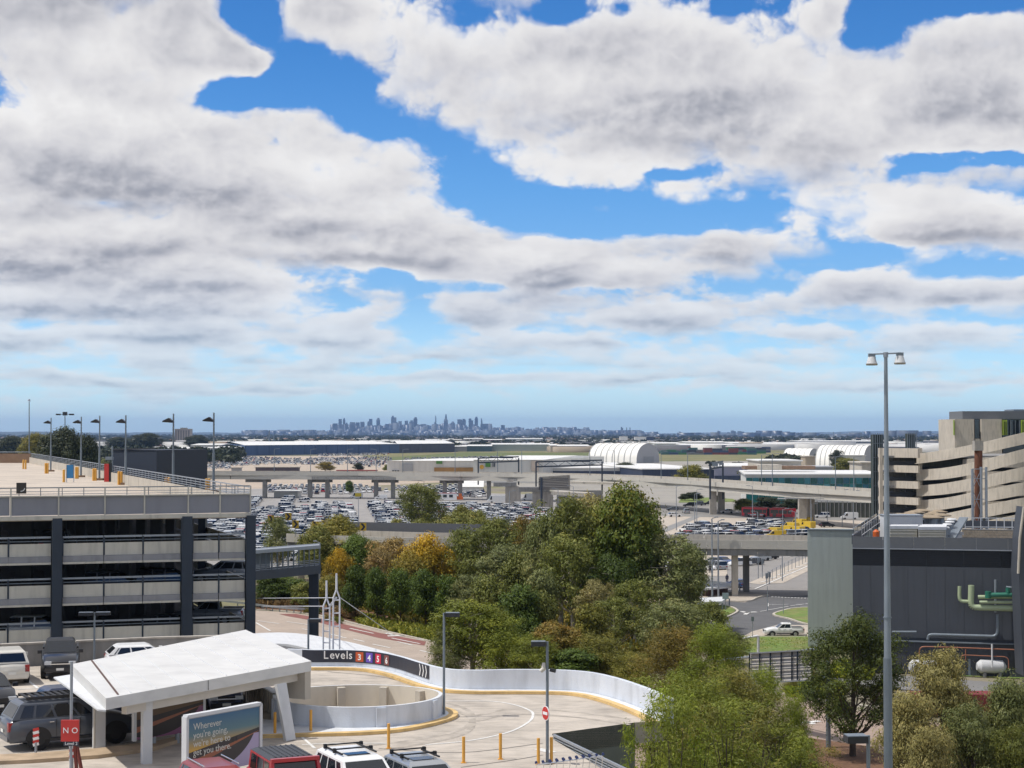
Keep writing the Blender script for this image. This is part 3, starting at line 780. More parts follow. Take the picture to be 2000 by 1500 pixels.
for ang in (40, 75, 108, 200, 290, 337):
 a = math.radians(ang); mb = MB()
 rr = DR - 0.3 if ang < 150 else DR + 0.03
 zz = DZ + 0.80 if ang < 150 else DZ + 0.93
 mb.box((DRUM.x + rr * math.cos(a),DRUM.y + rr * math.sin(a),(9 + zz) / 2 if ang < 150 else DZ + 0.465),(0.12 if ang > 150 else 0.3,0.42 if ang > 150 else 0.36,(zz - 9) if ang < 150 else 0.93),rz=a)
 mb.build('pilaster', C_CONCL if ang < 150 else C_WHITEW, t)
# apron with yellow edge round the drum
ap = smooth_path([D(x,y) for x,y in ((482,1444),(540,1442),(600,1440),(700,1437),(780,1431),(840,1420),(882,1408),(895,1399),(886,1391),(868,1386))],5)
inner_ap = []
for p in ap:
 v = (p - DRUM); v.z = 0; inner_ap.append(DRUM + v.normalized() * (DR + 0.003) + Vector((0,0,0)))
inner_ap[0] = D(440, 1398)
mb = MB(); u_ = Vector((0, 0, 0.13))
mb.strip([p + u_ for p in ap],[p + u_ for p in inner_ap]); mb.strip([p for p in ap],[p + u_ for p in ap])
t2 = thing('drum_apron','white raised kerb apron with a faded yellow edge round the ramp drum','kerb',D(700,1437))
mb.build('apron_top', C_APRON, t2)
mb = MB(); io = [p + (q - p).normalized() * 0.42 for p, q in zip(ap, inner_ap)]
mb.strip([p + u_ * 1.04 for p in ap], [p + u_ * 1.04 for p in io])
mb.strip([p * 1 + Vector((0,-0.006,0.01)) for p in ap],[p + Vector((0,-0.006,0.13)) for p in ap])
mb.build('yellow_edge', C_YELLOWK, t2)
# straight ribbed wall under the canopy's right end
t = thing('ribbed_wall','straight beige ribbed concrete barrier running from under the white canopy to the ramp drum','wall',D(535,1402))
A, B = D(440, 1345), D(537, 1401)
mb = MB(); mb.wall([A,B],[DZ + 1.1,DZ + 1.05],0.22,out=1); mb.build('barrier',C_CONCL,t)
nseg = 22
dd = (B - A).normalized(); nn = Vector((dd.y, -dd.x, 0))
for i in range(nseg):
 mb = MB(); c = lerp(A, B, (i + 0.5) / nseg) + nn * 0.015
 mb.beam(c + Vector((0,0,0.06)),c + Vector((0,0,1.0)),0.09,0.05,up=nn); mb.build('rib',C_CONC,t)
mb = MB(); mb.beam(A + Vector((0,0.08,1.12)),B + Vector((0,0.08,1.08)),0.3,0.06); mb.build('coping',C_APRON,t)
# markings on the deck
mb = MB()
def dline(pts, w=0.12, dz=0.012, n=5):
 pts = smooth_path([D(x, y, dz) for x, y in pts], n)
 a = offs(pts, w / 2); b = offs(pts, -w / 2); mb.strip(b, a)
dline([(800,1368),(880,1369.5),(960,1370),(1005,1377),(1035,1388),(1041,1397),(1033,1410),(1000,1428),(950,1441),(900,1449),(830,1455)])
dline([(590, 1455), (650, 1452), (760, 1452)], 0.12)
dline([(590, 1440), (615, 1462)], 0.12); dline([(1050, 1463), (1080, 1470)], 0.4)
dline([(0,1482),(80,1472),(170,1466)],0.12); dline([(230,1462),(300,1450),(350,1436)],0.12); dline([(235,1452),(290,1440)],0.12)
dline([(55,1330),(75,1345)],0.14); dline([(-20,1350),(60,1345),(130,1340)],0.12); dline([(360,1390),(400,1378)],0.12)
dline([(466,1345),(476,1385)],0.12); dline([(600,1345),(640,1343)],0.1); dline([(300,1466),(345,1450)],0.12)
structure('deck_markings', mb, C_LINE)
mb = MB()
mb.prism([D(x,y).to_2d() for x,y in ((-80,1483),(60,1478),(190,1468),(300,1455),(345,1444),(352,1450),(300,1467),(190,1482),(60,1491),(-80,1497))],DZ,DZ + 0.14)
structure('kerb_island',mb,mat('tan_concrete',(0.44,0.33,0.22),0.9,var=0.2,scale=1.2,stain=0.2))
mb = MB()
kz = 0
for off in (0.0, 1.5):
 for base in (((600,1327),(700,1331),(790,1345),(860,1368),(920,1392),(900,1425),(760,1452),(600,1462),(480,1470)),((1230,1405),(1120,1390),(1000,1385),(930,1398))):
  kz += 1; dline([(x, y + off * 7) for x, y in base], 0.26, 0.003 + kz * 0.0015)
structure('tyre_tracks',mb,mat('tyre_mark',(0.40,0.355,0.30),0.85,var=0.35,scale=1.6,second=(0.47,0.42,0.36),stain=0.3))
# oil stains and old tar joints
mb = MB()
for p in (((1060,1475),(1000,1485),(900,1499)),((740,1462),(900,1470),(1060,1452)),((640,1312),(760,1325),(860,1360))): dline(list(p),0.07,0.008)
structure('tar_joints', mb, mat('tar', (0.12, 0.11, 0.10), 0.8))
# ---------------- canopy
cz0, cz1 = 17.0, 17.42
cor = [P(207, 1363, 63.2), P(608, 1291, 73.5), P(480, 1229, 85.2), P(139, 1296, 72.5)]
cor = [Vector((p.x, p.y, cz1)) for p in cor]
t = thing('white_canopy','flat white canopy roof on pale columns over the car park entrance lane','canopy',(cor[0].x,cor[0].y,DZ))
mb = MB()
low = [c - Vector((0, 0, 0.42)) for c in cor]
mb.add(cor + low,[(0,1,2,3),(7,6,5,4),(0,4,5,1),(1,5,6,2),(2,6,7,3),(3,7,4,0)])
mb.build('roof',mat('canopy_white',(0.64,0.635,0.615),0.5,var=0.10,scale=0.5,stain=0.12,stain_scale=(0.35,0.35,1)),t,recalc=True)
for k in range(1, 9):
 mb = MB(); p_, q_ = lerp(cor[0], cor[1], k / 9), lerp(cor[3], cor[2], k / 9)
 mb.beam(lerp(p_,q_,0.02) + Vector((0,0,0.008)),lerp(p_,q_,0.98) + Vector((0,0,0.008)),0.035,0.03); mb.build('roof_seam',C_WHITE,t)
mb = MB()
g0, g1 = lerp(cor[3], cor[2], 0.10), lerp(cor[0], cor[1], 0.055)
mb.beam(lerp(g0,g1,0.02) + Vector((0,0,0.012)),lerp(g0,g1,0.97) + Vector((0,0,0.012)),0.07,0.03)
mb.build('gutter', mat('rust_gutter', (0.10, 0.055, 0.045), 0.8, var=0.2), t)
mb = MB()
g2, g3 = lerp(cor[3], cor[2], 0.02), lerp(cor[0], cor[1], 0.01)
mb.add([g2 + Vector((-1.0,0.4,-0.62)),g3 + Vector((-0.35,-0.1,-0.40)),cor[0] + Vector((0,0,-0.42)),cor[3] + Vector((0,0,-0.42)),
  g2 + Vector((-1.0,0.4,-0.68)),g3 + Vector((-0.35,-0.1,-0.46)),cor[0] + Vector((0,0,-0.48)),cor[3] + Vector((0,0,-0.48))],
       [(0,1,2,3),(7,6,5,4),(0,4,5,1),(1,5,6,2),(2,6,7,3),(3,7,4,0)])
mb.build('eave', C_WHITE, t, recalc=True)
mb = MB()
e0, e1 = lerp(cor[0], cor[1], 0.09), lerp(cor[0], cor[1], 0.985)
iv = (cor[3] - cor[0]).normalized() * 0.7
mb.beam(e0 + iv + Vector((0,0,-0.62)),e1 + iv + Vector((0,0,-0.62)),0.25,0.40); mb.build('edge_beam',mat('beam_cream',(0.60,0.56,0.50),0.7,var=0.06),t)
mb = MB(); ee = lerp(cor[1], cor[2], 0.06)
mb.prism([cor[1].to_2d() + Vector((-0.02,-0.02)),(cor[1] + iv * 0.1 + (cor[0] - cor[1]).normalized() * 0.40).to_2d(),(ee + (cor[0] - cor[1]).normalized() * 1.3 + iv).to_2d(),(cor[1] + iv * 1.4).to_2d()],15.85,17.0 - 0.003)
mb.build('drop_panel', C_CONCL, t)
mb = MB(); mj = lerp(cor[0],cor[1],0.46); mb.beam(mj + Vector((0.012,-0.012,-0.4)),mj + Vector((0.012,-0.012,-0.02)),0.02,0.02); mb.build('fascia_joint',C_CONCD,t)
def column(p, q, w, d, m, nm='column'):
 mb = MB(); mb.beam(p, q, w, d, up=Vector((0.5, -0.86, 0))); mb.build(nm, m, t)
column(D(193, 1461), Vector((*D(193, 1461).to_2d(), 17.0)), 0.42, 0.36, C_WHITE)
column(D(286, 1491), Vector((*D(286, 1491).to_2d(), 16.95)), 0.36, 0.3, C_WHITE)
b0 = D(566, 1446); column(b0, b0 + Vector((-0.42, 0.25, 2.25)), 0.42, 0.28, C_WHITE)
b0 = D(449, 1388); column(b0, b0 + Vector((-0.1, 0.0, 2.1)), 0.32, 0.28, C_WHITE)
mb = MB(); q = D(184,1466); mb.tube(q,q + Vector((0,0,2.35)),0.045); mb.build('downpipe',C_CREAM,t)
# ---------------- lamps, poles, bollards, small signs on the deck
def box_lamp(base,top_z,heads,label,group='box headed lamps on poles',r=0.06,hs=(0.62,0.34,0.17),ang=0.0):
 t = thing('lamp_post', label, 'lamp', base, 0, group)
 mb = MB(); mb.tube(base,(base[0],base[1],top_z),r,r * 0.85,8); mb.build('pole',C_POLE,t)
 mb = MB(); mb.box((base[0],base[1],base[2] + 0.02),(0.34,0.34,0.04)); mb.build('base_plate',C_DARK,t)
 for s in heads:
  mb = MB(); c = Vector((base[0],base[1],top_z - hs[2] / 2)) + Vector((math.cos(ang),math.sin(ang),0)) * s * (hs[0] / 2 + r)
  mb.box(c, hs, ang); hd = mb.build('lamp_head', C_DARK, t)
  mb = MB(); mb.box(c + Vector((0,0,hs[2] / 2 + 0.012)),(hs[0] * 0.96,hs[1] * 0.96,0.02),ang); mb.build('top_cover',C_POLE,hd)
 return t
b = D(602,1300); b = Vector((b.x,b.y,DZ)); box_lamp(b,P(602,1209,b.y).z,[1],'short box lamp standing behind the Levels lettering next to the canopy tip')
b = D(867,1401); box_lamp(b,P(867,1197,b.y).z,[1],'tall box lamp on the kerb at the right side of the ramp drum')
b = D(1069,1492); box_lamp(b,P(1069,1253,b.y).z,[-1],'box lamp carrying cameras and a red no entry disc at the head of the railing',hs=(0.55,0.34,0.17))
b = D(184,1296); box_lamp(b,P(184,1196,b.y).z,[1,-1],'twin headed box lamp behind the left edge of the canopy',hs=(0.78,0.34,0.16),ang=0.12)
b = Vector((P(1696,1500,52).x,52,0)); box_lamp(b,P(1690,1436,52).z,[-1],'box lamp on a grey pole at the bottom right among the gum trees',r=0.07,hs=(0.62,0.5,0.20),ang=0.1)
# cameras and no-entry disc on the third lamp
b = D(1069, 1492)
t = thing('security_cameras','pair of cameras fixed to the lamp post at the ramp exit','camera',P(1066,1305,b.y))
mb = MB(); c = P(1062,1306,b.y); mb.tube(c,c + Vector((0,0,0.22)),0.09,0.06); mb.tube(c + Vector((-0.12,0,-0.1)),c + Vector((0.05,0,0.05)),0.08); mb.build('dome_camera',C_CREAM,t)
mb = MB(); c = P(1074,1308,b.y); mb.tube(c + Vector((0,0,0)),c + Vector((0.22,-0.05,-0.05)),0.07); mb.build('bullet_camera',C_DARK,t)
t = thing('no_entry_sign','round red no entry disc on the lamp post at the ramp exit','sign',P(1067,1393,b.y))
c = P(1066.5, 1393, b.y - 0.12)
nd = Vector((-0.88, -0.475, 0)); td = Vector((0.475, -0.88, 0))
mb = MB(); mb.tube(c, c + nd * 0.03, 0.27, n=20); mb.build('disc', C_SIGNW, t)
mb = MB(); mb.tube(c + nd * 0.031,c + nd * 0.036,0.245,n=20); mb.build('red_face',C_RED,t)
mb = MB(); mb.beam(c + nd * 0.041 - td * 0.17,c + nd * 0.041 + td * 0.17,0.008,0.11); mb.build('white_bar',C_SIGNW,t)
bl = thing('yellow_bollard','yellow bollard','bollard',(0,0,0),0,'yellow steel bollards on the forecourt deck')
mb = MB(); mb.tube((0,0,0.02),(0,0,0.98),0.06,0.06,10); mb.build('post',C_YELLOW,bl)
mb = MB(); mb.box((0, 0, 0.012), (0.2, 0.2, 0.024)); mb.build('foot_plate', C_YELLOW, bl)
used = [False]
for px,py,lab in ((537,1438,'yellow bollard left of the slanted canopy column beside the billboard'),(607,1433,'yellow bollard standing on the white apron of the ramp drum'),
     (759,1462,'yellow bollard half hidden behind the white four wheel drive'),(905.5,1490,'yellow bollard just right of the silver wagon with roof bars'),
     (977.5,1483,'yellow bollard halfway between the silver wagon and the camera lamp post'),(1051.5,1493,'yellow bollard immediately left of the camera lamp post'),
     (1077,1491,'yellow bollard immediately right of the camera lamp post, at the railing end')):
 place(bl, used, D(px, py), 0, lab)
# NO sign on its pole
Y = 63.0; pb = P(138, 1560, Y); pb.z = DZ
t = thing('entry_sign_post','tall grey pole with a red NO sign before the gunmetal four wheel drive','sign',pb)
mb = MB(); mb.tube(pb,(pb.x,pb.y,P(138,1292,Y).z),0.055,n=8); mb.build('pole',C_STEEL,t)
mb = MB(); c = P(137,1427,Y - 0.12); mb.box(c,(0.64,0.10,0.76)); mb.build('sign_box',C_RED,t)
for ch,x in (('N',128.5),('O',146)): text_obj(ch,'letter',C_SIGNW,t,P(x,1432,Y - 0.18),(1,0,0),(0,0,1),0.29,0.004,1.0,0.0,'CENTER')
mb = MB(); c = P(139,1452,Y - 0.12); mb.box(c,(0.55,0.08,0.16)); mb.build('lower_plate',C_SIGNBLK,t)
text_obj('Level 2','lettering',C_SIGNW,t,P(139,1455,Y - 0.17),(1,0,0),(0,0,1),0.16,0.003,1.0,0.0,'CENTER')
def striped_post(px, py, h, label):
 b = D(px,py); t = thing('delineator_post',label,'post',b,0,'red and white striped posts')
 mb = MB(); mb.tube(b, b + Vector((0, 0, h * 0.45)), 0.05); mb.build('stem', C_STEEL, t)
 n = 6
 for i in range(n):
  z0 = h * 0.35 + h * 0.65 * i / n
  mb = MB(); mb.beam(b + Vector((-0.11,0,z0)),b + Vector((0.11,0,z0 + 0.06)),0.05,h * 0.65 / n); mb.build('stripe',C_RED if i % 2 else C_SIGNW,t)
striped_post(70,1474,1.05,'red and white striped post by the rear wheel of the gunmetal four wheel drive')
striped_post(141, 1505, 1.05, 'red and white striped post at the foot of the NO sign')
b = D(150,1510); t = thing('barrier_cone','dark red folded barrier leaning beside the NO sign pole','barrier',b)
mb = MB(); mb.beam(b,b + Vector((-0.08,0,1.0)),0.16,0.1); mb.beam(b + Vector((0.22,-0.1,0)),b + Vector((0.0,0,0.95)),0.12,0.08); mb.build('panel',mat('dark_red',(0.16,0.03,0.02),0.6),t)
# billboards
def poster_mat(name, top, mid, hor, ground, sweep):
 m = bpy.data.materials.new(name); m.use_nodes = True
 n = m.node_tree.nodes; l = m.node_tree.links; b = n['Principled BSDF']; b.inputs['Roughness'].default_value = 0.35
 tc = n.new('ShaderNodeTexCoord'); sp = n.new('ShaderNodeSeparateXYZ'); l.new(tc.outputs['Generated'],sp.inputs[0])
 def M(op, a, b_=None, c=None):
  k = n.new('ShaderNodeMath'); k.operation = op
  for i, v in enumerate((a, b_, c)):
   if v is None: continue
   if isinstance(v, (int, float)): k.inputs[i].default_value = v
   else: l.new(v, k.inputs[i])
  return k.outputs[0]
 def MX(f, a, c):
  k = n.new('ShaderNodeMix'); k.data_type = 'RGBA'
  for s, v in ((k.inputs[0], f), (k.inputs[6], a), (k.inputs[7], c)):
   if isinstance(v, tuple): s.default_value = (*v, 1)
   else: l.new(v, s)
  return k.outputs[2]
 x, z = sp.outputs['X'], sp.outputs['Z']
 sky_ = n.new('ShaderNodeValToRGB'); ce = sky_.color_ramp.elements
 ce[0].position = 0.45; ce[0].color = (*hor,1); ce[1].position = 1.0; ce[1].color = (*top,1); e = ce.new(0.7); e.color = (*mid,1)
 l.new(z, sky_.inputs[0])
 hill = M('GREATER_THAN', M('ADD', M('MULTIPLY', x, 0.22), 0.42), z)
 c = MX(hill, sky_.outputs[0], ground)
 road = M('LESS_THAN',M('ABSOLUTE',M('SUBTRACT',z,M('ADD',M('MULTIPLY',x,0.38),0.20))),M('MULTIPLY',M('SUBTRACT',1.05,x),0.06))
 c = MX(road, c, (0.30, 0.10, 0.05))
 dx = M('SUBTRACT', x, 0.25); dz = M('SUBTRACT', z, 0.85)
 cir = M('GREATER_THAN',M('ADD',M('MULTIPLY',dx,dx),M('MULTIPLY',M('MULTIPLY',dz,dz),0.75)),0.52)
 cir = M('MULTIPLY', cir, M('LESS_THAN', z, 0.55))
 c = MX(cir, c, sweep)
 l.new(c, b.inputs['Base Color']); return m
pm = poster_mat('sunset_poster',(0.045,0.13,0.24),(0.10,0.19,0.22),(0.55,0.33,0.06),(0.03,0.025,0.03),(0.40,0.34,0.50))
t = thing('advert_billboard','free standing framed poster of two walkers at sunset with the words Wherever you\'re going','billboard',Vector((P(430,1500,62).x,62,DZ)))
a0, a1 = P(362, 1397, 61.2), P(506, 1387, 64.2); zt_, zb_ = 17.08, 14.95
a0.z = a1.z = zb_; dv = (a1 - a0).normalized(); nv = Vector((dv.y, -dv.x, 0))
mb = MB(); mb.beam(a0 + Vector((0,0,(zt_ - zb_) / 2)),a1 + Vector((0,0,(zt_ - zb_) / 2)),0.14,zt_ - zb_ - 0.02); mb.build('back_box',C_STEEL,t)
mb = MB(); w_ = (a1 - a0).length
mb.add([a0 + nv * 0.08 + dv * 0.1,a1 + nv * 0.08 - dv * 0.08,a1 + nv * 0.08 - dv * 0.08 + Vector((0,0,zt_ - zb_ - 0.1)),a0 + nv * 0.08 + dv * 0.1 + Vector((0,0,zt_ - zb_ - 0.1))],[(0,1,2,3)])
mb.build('poster', pm, t)
mb = MB()
for p,q in ((a0,a0 + Vector((0,0,zt_ - zb_))),(a1,a1 + Vector((0,0,zt_ - zb_))),(a0 + Vector((0,0,zt_ - zb_)),a1 + Vector((0,0,zt_ - zb_)))):
 mb.beam(p, q, 0.12, 0.24, up=nv)
mb.beam(a0 + Vector((0,0,-0.35)),a0,0.12,0.24,up=nv); mb.beam(a1 + Vector((0,0,-0.35)),a1,0.12,0.24,up=nv)
mb.build('frame', C_WHITE, t)
for i, s in enumerate(('Wherever', "you're going,", "we're here to", 'get you there.')):
 text_obj(s,'text_line',mat('poster_lettering',(0.60,0.60,0.55),0.5,var=0.0),t,a0 + dv * 0.30 + nv * 0.088 + Vector((0,0,zt_ - zb_ - 0.50 - i * 0.30)),dv,(0,0,1),0.33,0.003,1.0,0.0)
for k, xx in enumerate((2.02, 2.20)):
 mb = MB(); c = a0 + dv * (xx + 0.25) + nv * 0.086 + Vector((0,0,zt_ - zb_ - 1.20 + k * 0.03))
 mb.beam(c,c + Vector((0,0,0.14)),0.004,0.05,up=dv); mb.tube(c + Vector((0,0,0.17)),c + Vector((0,0,0.17)) + nv * 0.003,0.028,n=8); mb.build('walker_print',C_DARK,t)
pm2 = poster_mat('evening_poster',(0.06,0.04,0.03),(0.12,0.07,0.03),(0.10,0.05,0.02),(0.018,0.012,0.014),(0.20,0.07,0.15))
a0,a1 = P(262,1440,68.6),P(397,1425,71.0); t = thing('rear_billboard','second darker poster with a purple foot standing in shade under the canopy','billboard',Vector((a0.x,a0.y,DZ)))
a0.z = a1.z = 14.98; dv = (a1 - a0).normalized(); nv = Vector((dv.y, -dv.x, 0)); H_ = 1.85
mb = MB(); mb.beam(a0 + Vector((0,0,H_ / 2)),a1 + Vector((0,0,H_ / 2)),0.12,H_ - 0.02); mb.build('back_box',C_STEEL,t)
mb = MB(); mb.add([a0 + nv * 0.07,a1 + nv * 0.07,a1 + nv * 0.07 + Vector((0,0,H_ - 0.05)),a0 + nv * 0.07 + Vector((0,0,H_ - 0.05))],[(0,1,2,3)]); mb.build('poster',pm2,t)
mb = MB()
for q in (a0,a1): mb.beam(q + Vector((0,0,-0.05)),q + Vector((0,0,H_)),0.12,0.16,up=nv)
mb.build('frame', C_WHITE, t)
for f in (0.28, 0.62):
 mb = MB(); q = lerp(a0,a1,f); mb.tube((q.x,q.y,DZ),(q.x,q.y,15.0),0.09); mb.build('leg',C_STEEL,t)
text_obj('get you there.','text_line',MATS['poster_lettering'],t,a0 + dv * 0.6 + nv * 0.08 + Vector((0,0,1.28)),dv,(0,0,1),0.26,0.003,1.05,0.008)
# railing and upstand at the right front edge of the deck
t = thing('ramp_railing','grey metal railing descending beside the ramp at the bottom centre','railing',D(1084,1448))
r0, r1 = P(1082, 1436, 71.0), P(1262, 1522, 60.0)
bz0, bz1 = P(1082, 1462, 71.0), P(1262, 1545, 60.0)
mb = MB(); mb.beam(r0, r1, 0.09, 0.09); mb.build('top_rail', C_STEEL, t)
for f in (0.35, 0.65, 0.9):
 mb = MB(); mb.beam(lerp(r0,bz0,f * 0.8),lerp(r1,bz1,f * 0.8),0.04,0.04); mb.build('mid_rail',C_STEEL,t)
for i in range(9):
 f = i / 8; mb = MB(); mb.beam(lerp(r0,r1,f),lerp(bz0,bz1,f),0.05,0.05,up=Vector((1,0,0))); mb.build('post',C_POLE,t)
mb = MB(); mb.wall([Vector((bz0.x,bz0.y,DZ - 0.8)),Vector((bz1.x,bz1.y,DZ - 0.8))],[bz0.z,bz1.z],0.2,out=1); mb.build('upstand',C_CONC,t)
# luggage trolleys nested at the bottom edge
tr = thing('luggage_trolley','luggage trolley','trolley',(0,0,0),0,'luggage trolleys nested in a row')
mb = MB(); mb.tube((-0.25, 0, 0.95), (0.25, 0, 0.95), 0.02, n=6)
for s in (-1, 1):
 mb.tube((0.25 * s,0,0.95),(0.25 * s,0.15,0.25),0.018,n=6); mb.tube((0.25 * s,0.15,0.25),(0.2 * s,0.9,0.2),0.018,n=6)
mb.build('frame', C_CHROME, tr)
mb = MB(); mb.box((0, 0.5, 0.22), (0.42, 0.8, 0.03)); mb.build('platform', C_STEEL, tr)
for s in (-1, 1):
 mb = MB(); mb.tube((0.27 * s,0,0.98),(0.27 * s - 0.02,0.02,1.06),0.055,0.045,8); mb.build('handle_grip',mat('navy_grip',(0.02,0.035,0.12),0.4,var=0),tr)
for s in (-1, 1):
 mb = MB(); mb.tube((0.22 * s - 0.02,0.15,0.08),(0.22 * s + 0.02,0.15,0.08),0.08,n=10); mb.build('wheel',C_TYRE,tr)
used = [False]
for i in range(9):
 c = lerp(D(1062, 1546), D(1165, 1530), i / 8)
 place(tr,used,(c.x,c.y,DZ),math.radians(22),'%s luggage trolley from the left in the nested row beside the railing foot' % ordw(i + 1))
# ================================================================ left multi-storey car park
def facade_pt(x):
 """plan position of the left car park's front at a bearing (picture x)"""
 Y = 119.0 + (124.5 - 119.0) * x / 487.0
 for _ in range(3):
  X = (x - 1000) / FPX * Y
 return Vector((X, Y, 0))
FA, FB = facade_pt(-160), facade_pt(490)
fd = (FB - FA).normalized(); fn = Vector((fd.y, -fd.x, 0))     # fn points at the camera
ROOF = 21.3
SB = P(60, 893, 333); SB.z = 0
SC = Vector((SB.x - 70, SB.y + 8, 0))
C_INN = mat('shade_dark_concrete', (0.075, 0.075, 0.08), 0.9, var=0.2)  # inner concrete coloured darker to deepen the shade between the floors
cpk = thing('left_car_park','four storey concrete car park with dark blue columns and cream railing panels at the left','car park',(FA.x,FA.y,0))
foot = [FA - fn * 0.2, FB - fn * 0.2, SB, SC]
foot = [FA - fn * 0.3, FB - fn * 0.3, SB, SC, Vector((FA.x - 40, FA.y + 150, 0))]
def poly2(l): return [(p.x, p.y) for p in l]
levels = [(ROOF,0.35),(18.0 + 0.35,0.3),(15.15 + 0.35,0.3),(12.15 + 0.35,0.3),(9.1 + .35,.3)]
mb = MB(); mb.prism(poly2(foot),ROOF - 0.35,ROOF); mb.build('roof_slab',mat('roof_deck_concrete',(0.50,0.43,0.355),0.9,var=0.2,scale=0.12,stain=0.18,stain_scale=(0.1,0.25,1)),cpk)
for z, th in levels[1:]:
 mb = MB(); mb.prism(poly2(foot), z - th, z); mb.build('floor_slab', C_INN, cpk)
mb = MB(); mb.prism(poly2([FA - fn * 0.4,FB - fn * 0.4,SB,SC]),0.0,9.0); mb.build('lower_storey',C_CONCD,cpk)
# blue columns on the front
for x0, x1 in ((103, 122), (355, 375), (480, 498)):
 mb = MB(); a, b = facade_pt(x0), facade_pt(x1)
 c = (a + b) / 2 + fn * 0.25
 top = ROOF + (0.0 if x0 != 480 else 0.0)
 mb.beam(Vector((c.x,c.y,0)),Vector((c.x,c.y,top - 0.15)),(b - a).length,0.6,up=fn); mb.build('column',C_NAVY,cpk)
 if x0 != 480:
  mb = MB(); zz = P(0,1258 if x0 > 300 else 1270,c.y).z; mb.box((c.x,c.y - 0.32,zz - 0.25),((b - a).length,0.02,0.5),math.atan2(fd.y,fd.x)); mb.build('blue_level_mark',C_BLUE,cpk)
for zf in (15.5, 12.5):
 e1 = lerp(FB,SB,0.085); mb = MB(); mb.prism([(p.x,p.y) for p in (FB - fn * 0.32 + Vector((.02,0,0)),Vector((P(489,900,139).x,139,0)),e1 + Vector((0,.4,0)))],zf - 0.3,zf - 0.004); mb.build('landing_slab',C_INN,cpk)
# interior columns and beams
mbc = MB()
for j in range(7):
 for i in range(10):
  c = lerp(FA, FB, (i + 0.3) / 9.6) - fn * (9 + 9.5 * j)
  side = lerp(FB, SB, 0)
  lim = (SB - FB); tt = ((c - FB).dot(lim)) / lim.dot(lim); edge = FB + lim * tt
  if c.x > edge.x - 1.5: continue
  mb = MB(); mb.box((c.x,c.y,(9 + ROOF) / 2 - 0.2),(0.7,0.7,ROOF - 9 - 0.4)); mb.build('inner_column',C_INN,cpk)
# top parapet: grey panels, white upright joints, rails
def fz(py, x): return P(x, py, facade_pt(x).y).z
joints = [-130, 22, 115, 205, 282, 367, 429, 488]
for x0, x1 in zip(joints[:-1], joints[1:]):
 a, b = facade_pt(x0) + fn * 0.30, facade_pt(x1) + fn * 0.30
 mb = MB(); mb.beam(lerp(a,b,0.015) + Vector((0,0,ROOF + 0.70)),lerp(a,b,0.985) + Vector((0,0,ROOF + 0.72)),0.12,1.30); mb.build('parapet_panel',C_GREYP,cpk)
for x in joints:
 a = facade_pt(x) + fn * 0.38
 mb = MB(); mb.beam(a + Vector((0,0,ROOF - 0.05)),a + Vector((0,0,ROOF + 1.95)),0.10,0.12,up=fn); mb.build('white_upright',C_CREAM,cpk)
a, b = facade_pt(-130) + fn * 0.3, facade_pt(488) + fn * 0.3
mb = MB(); mb.beam(a + Vector((0,0,ROOF - 0.12)),b + Vector((0,0,ROOF - 0.12)),0.3,0.28); mb.build('slab_edge',C_CREAM,cpk)
mb = MB(); mb.beam(a + Vector((0,0,ROOF + 1.37)),b + Vector((0,0,ROOF + 1.37)),0.26,0.08); mb.build('parapet_cap',C_CREAM,cpk)
for k, z in enumerate((1.95, 1.70, 1.52)):
 mb = MB(); mb.beam(a + Vector((0,0,ROOF + z)),b + Vector((0,0,ROOF + z)),0.07,0.07 if k == 0 else 0.035); mb.build('rail',C_STEEL if k else C_POLE,cpk)
x = -130
while x < 488:
 c = facade_pt(x) + fn * 0.3; mb = MB(); mb.beam(c + Vector((0,0,ROOF + 1.4)),c + Vector((0,0,ROOF + 1.95)),0.05,0.05,up=fn); mb.build('rail_post',C_POLE,cpk); x += 42
# balustrades of the lower floors
bays = [(-130,18,1),(18.5,101,1),(124,203,1),(204.5,279,1),(280.5,353,1),(377,426.5,1),(428,478,1)]
for zi, (z, th) in enumerate(levels[1:4]):
 for (x0, x1, _) in bays:
  a, b = facade_pt(x0) + fn * 0.12, facade_pt(x1) + fn * 0.12
  mb = MB(); mb.beam(a + Vector((0,0,z + 0.62)),b + Vector((0,0,z + 0.62)),0.07,0.86); mb.build('railing_panel',C_CREAM,cpk)
  mb = MB(); mb.beam(a + Vector((0,0,z - 0.02)) + fn * 0.08,b + Vector((0,0,z - 0.02)) + fn * 0.08,0.2,0.40); mb.build('slab_edge',C_BANDP,cpk)
  mb = MB(); mb.beam(a + Vector((0,0,z - 0.30)) + fn * 0.1,b + Vector((0,0,z - 0.30)) + fn * 0.1,0.28,0.14); mb.build('edge_strip',C_CREAM,cpk)
  mb = MB(); mb.beam(a + Vector((0,0,z + 1.48)),b + Vector((0,0,z + 1.48)),0.10,0.13); mb.build('top_rail',C_STEEL,cpk)
  mb = MB(); mb.beam(a + Vector((0,0,z + 1.22)),b + Vector((0,0,z + 1.22)),0.05,0.05); mb.build('mid_rail',C_POLE,cpk)
  mb = MB(); mb.beam(a + Vector((0,0,z + 0.2)),a + Vector((0,0,z + 1.46)),0.12,0.12,up=fn); mb.build('rail_post',C_NAVY,cpk)
# low dark sign on a lower panel, blue awning lip
a, b = facade_pt(158) + fn * 0.4, facade_pt(222) + fn * 0.4
mb = MB(); mb.beam(a + Vector((0,0,12.35)),b + Vector((0,0,12.35)),0.08,0.36); mb.build('fascia_sign',C_SIGNBLK,cpk)
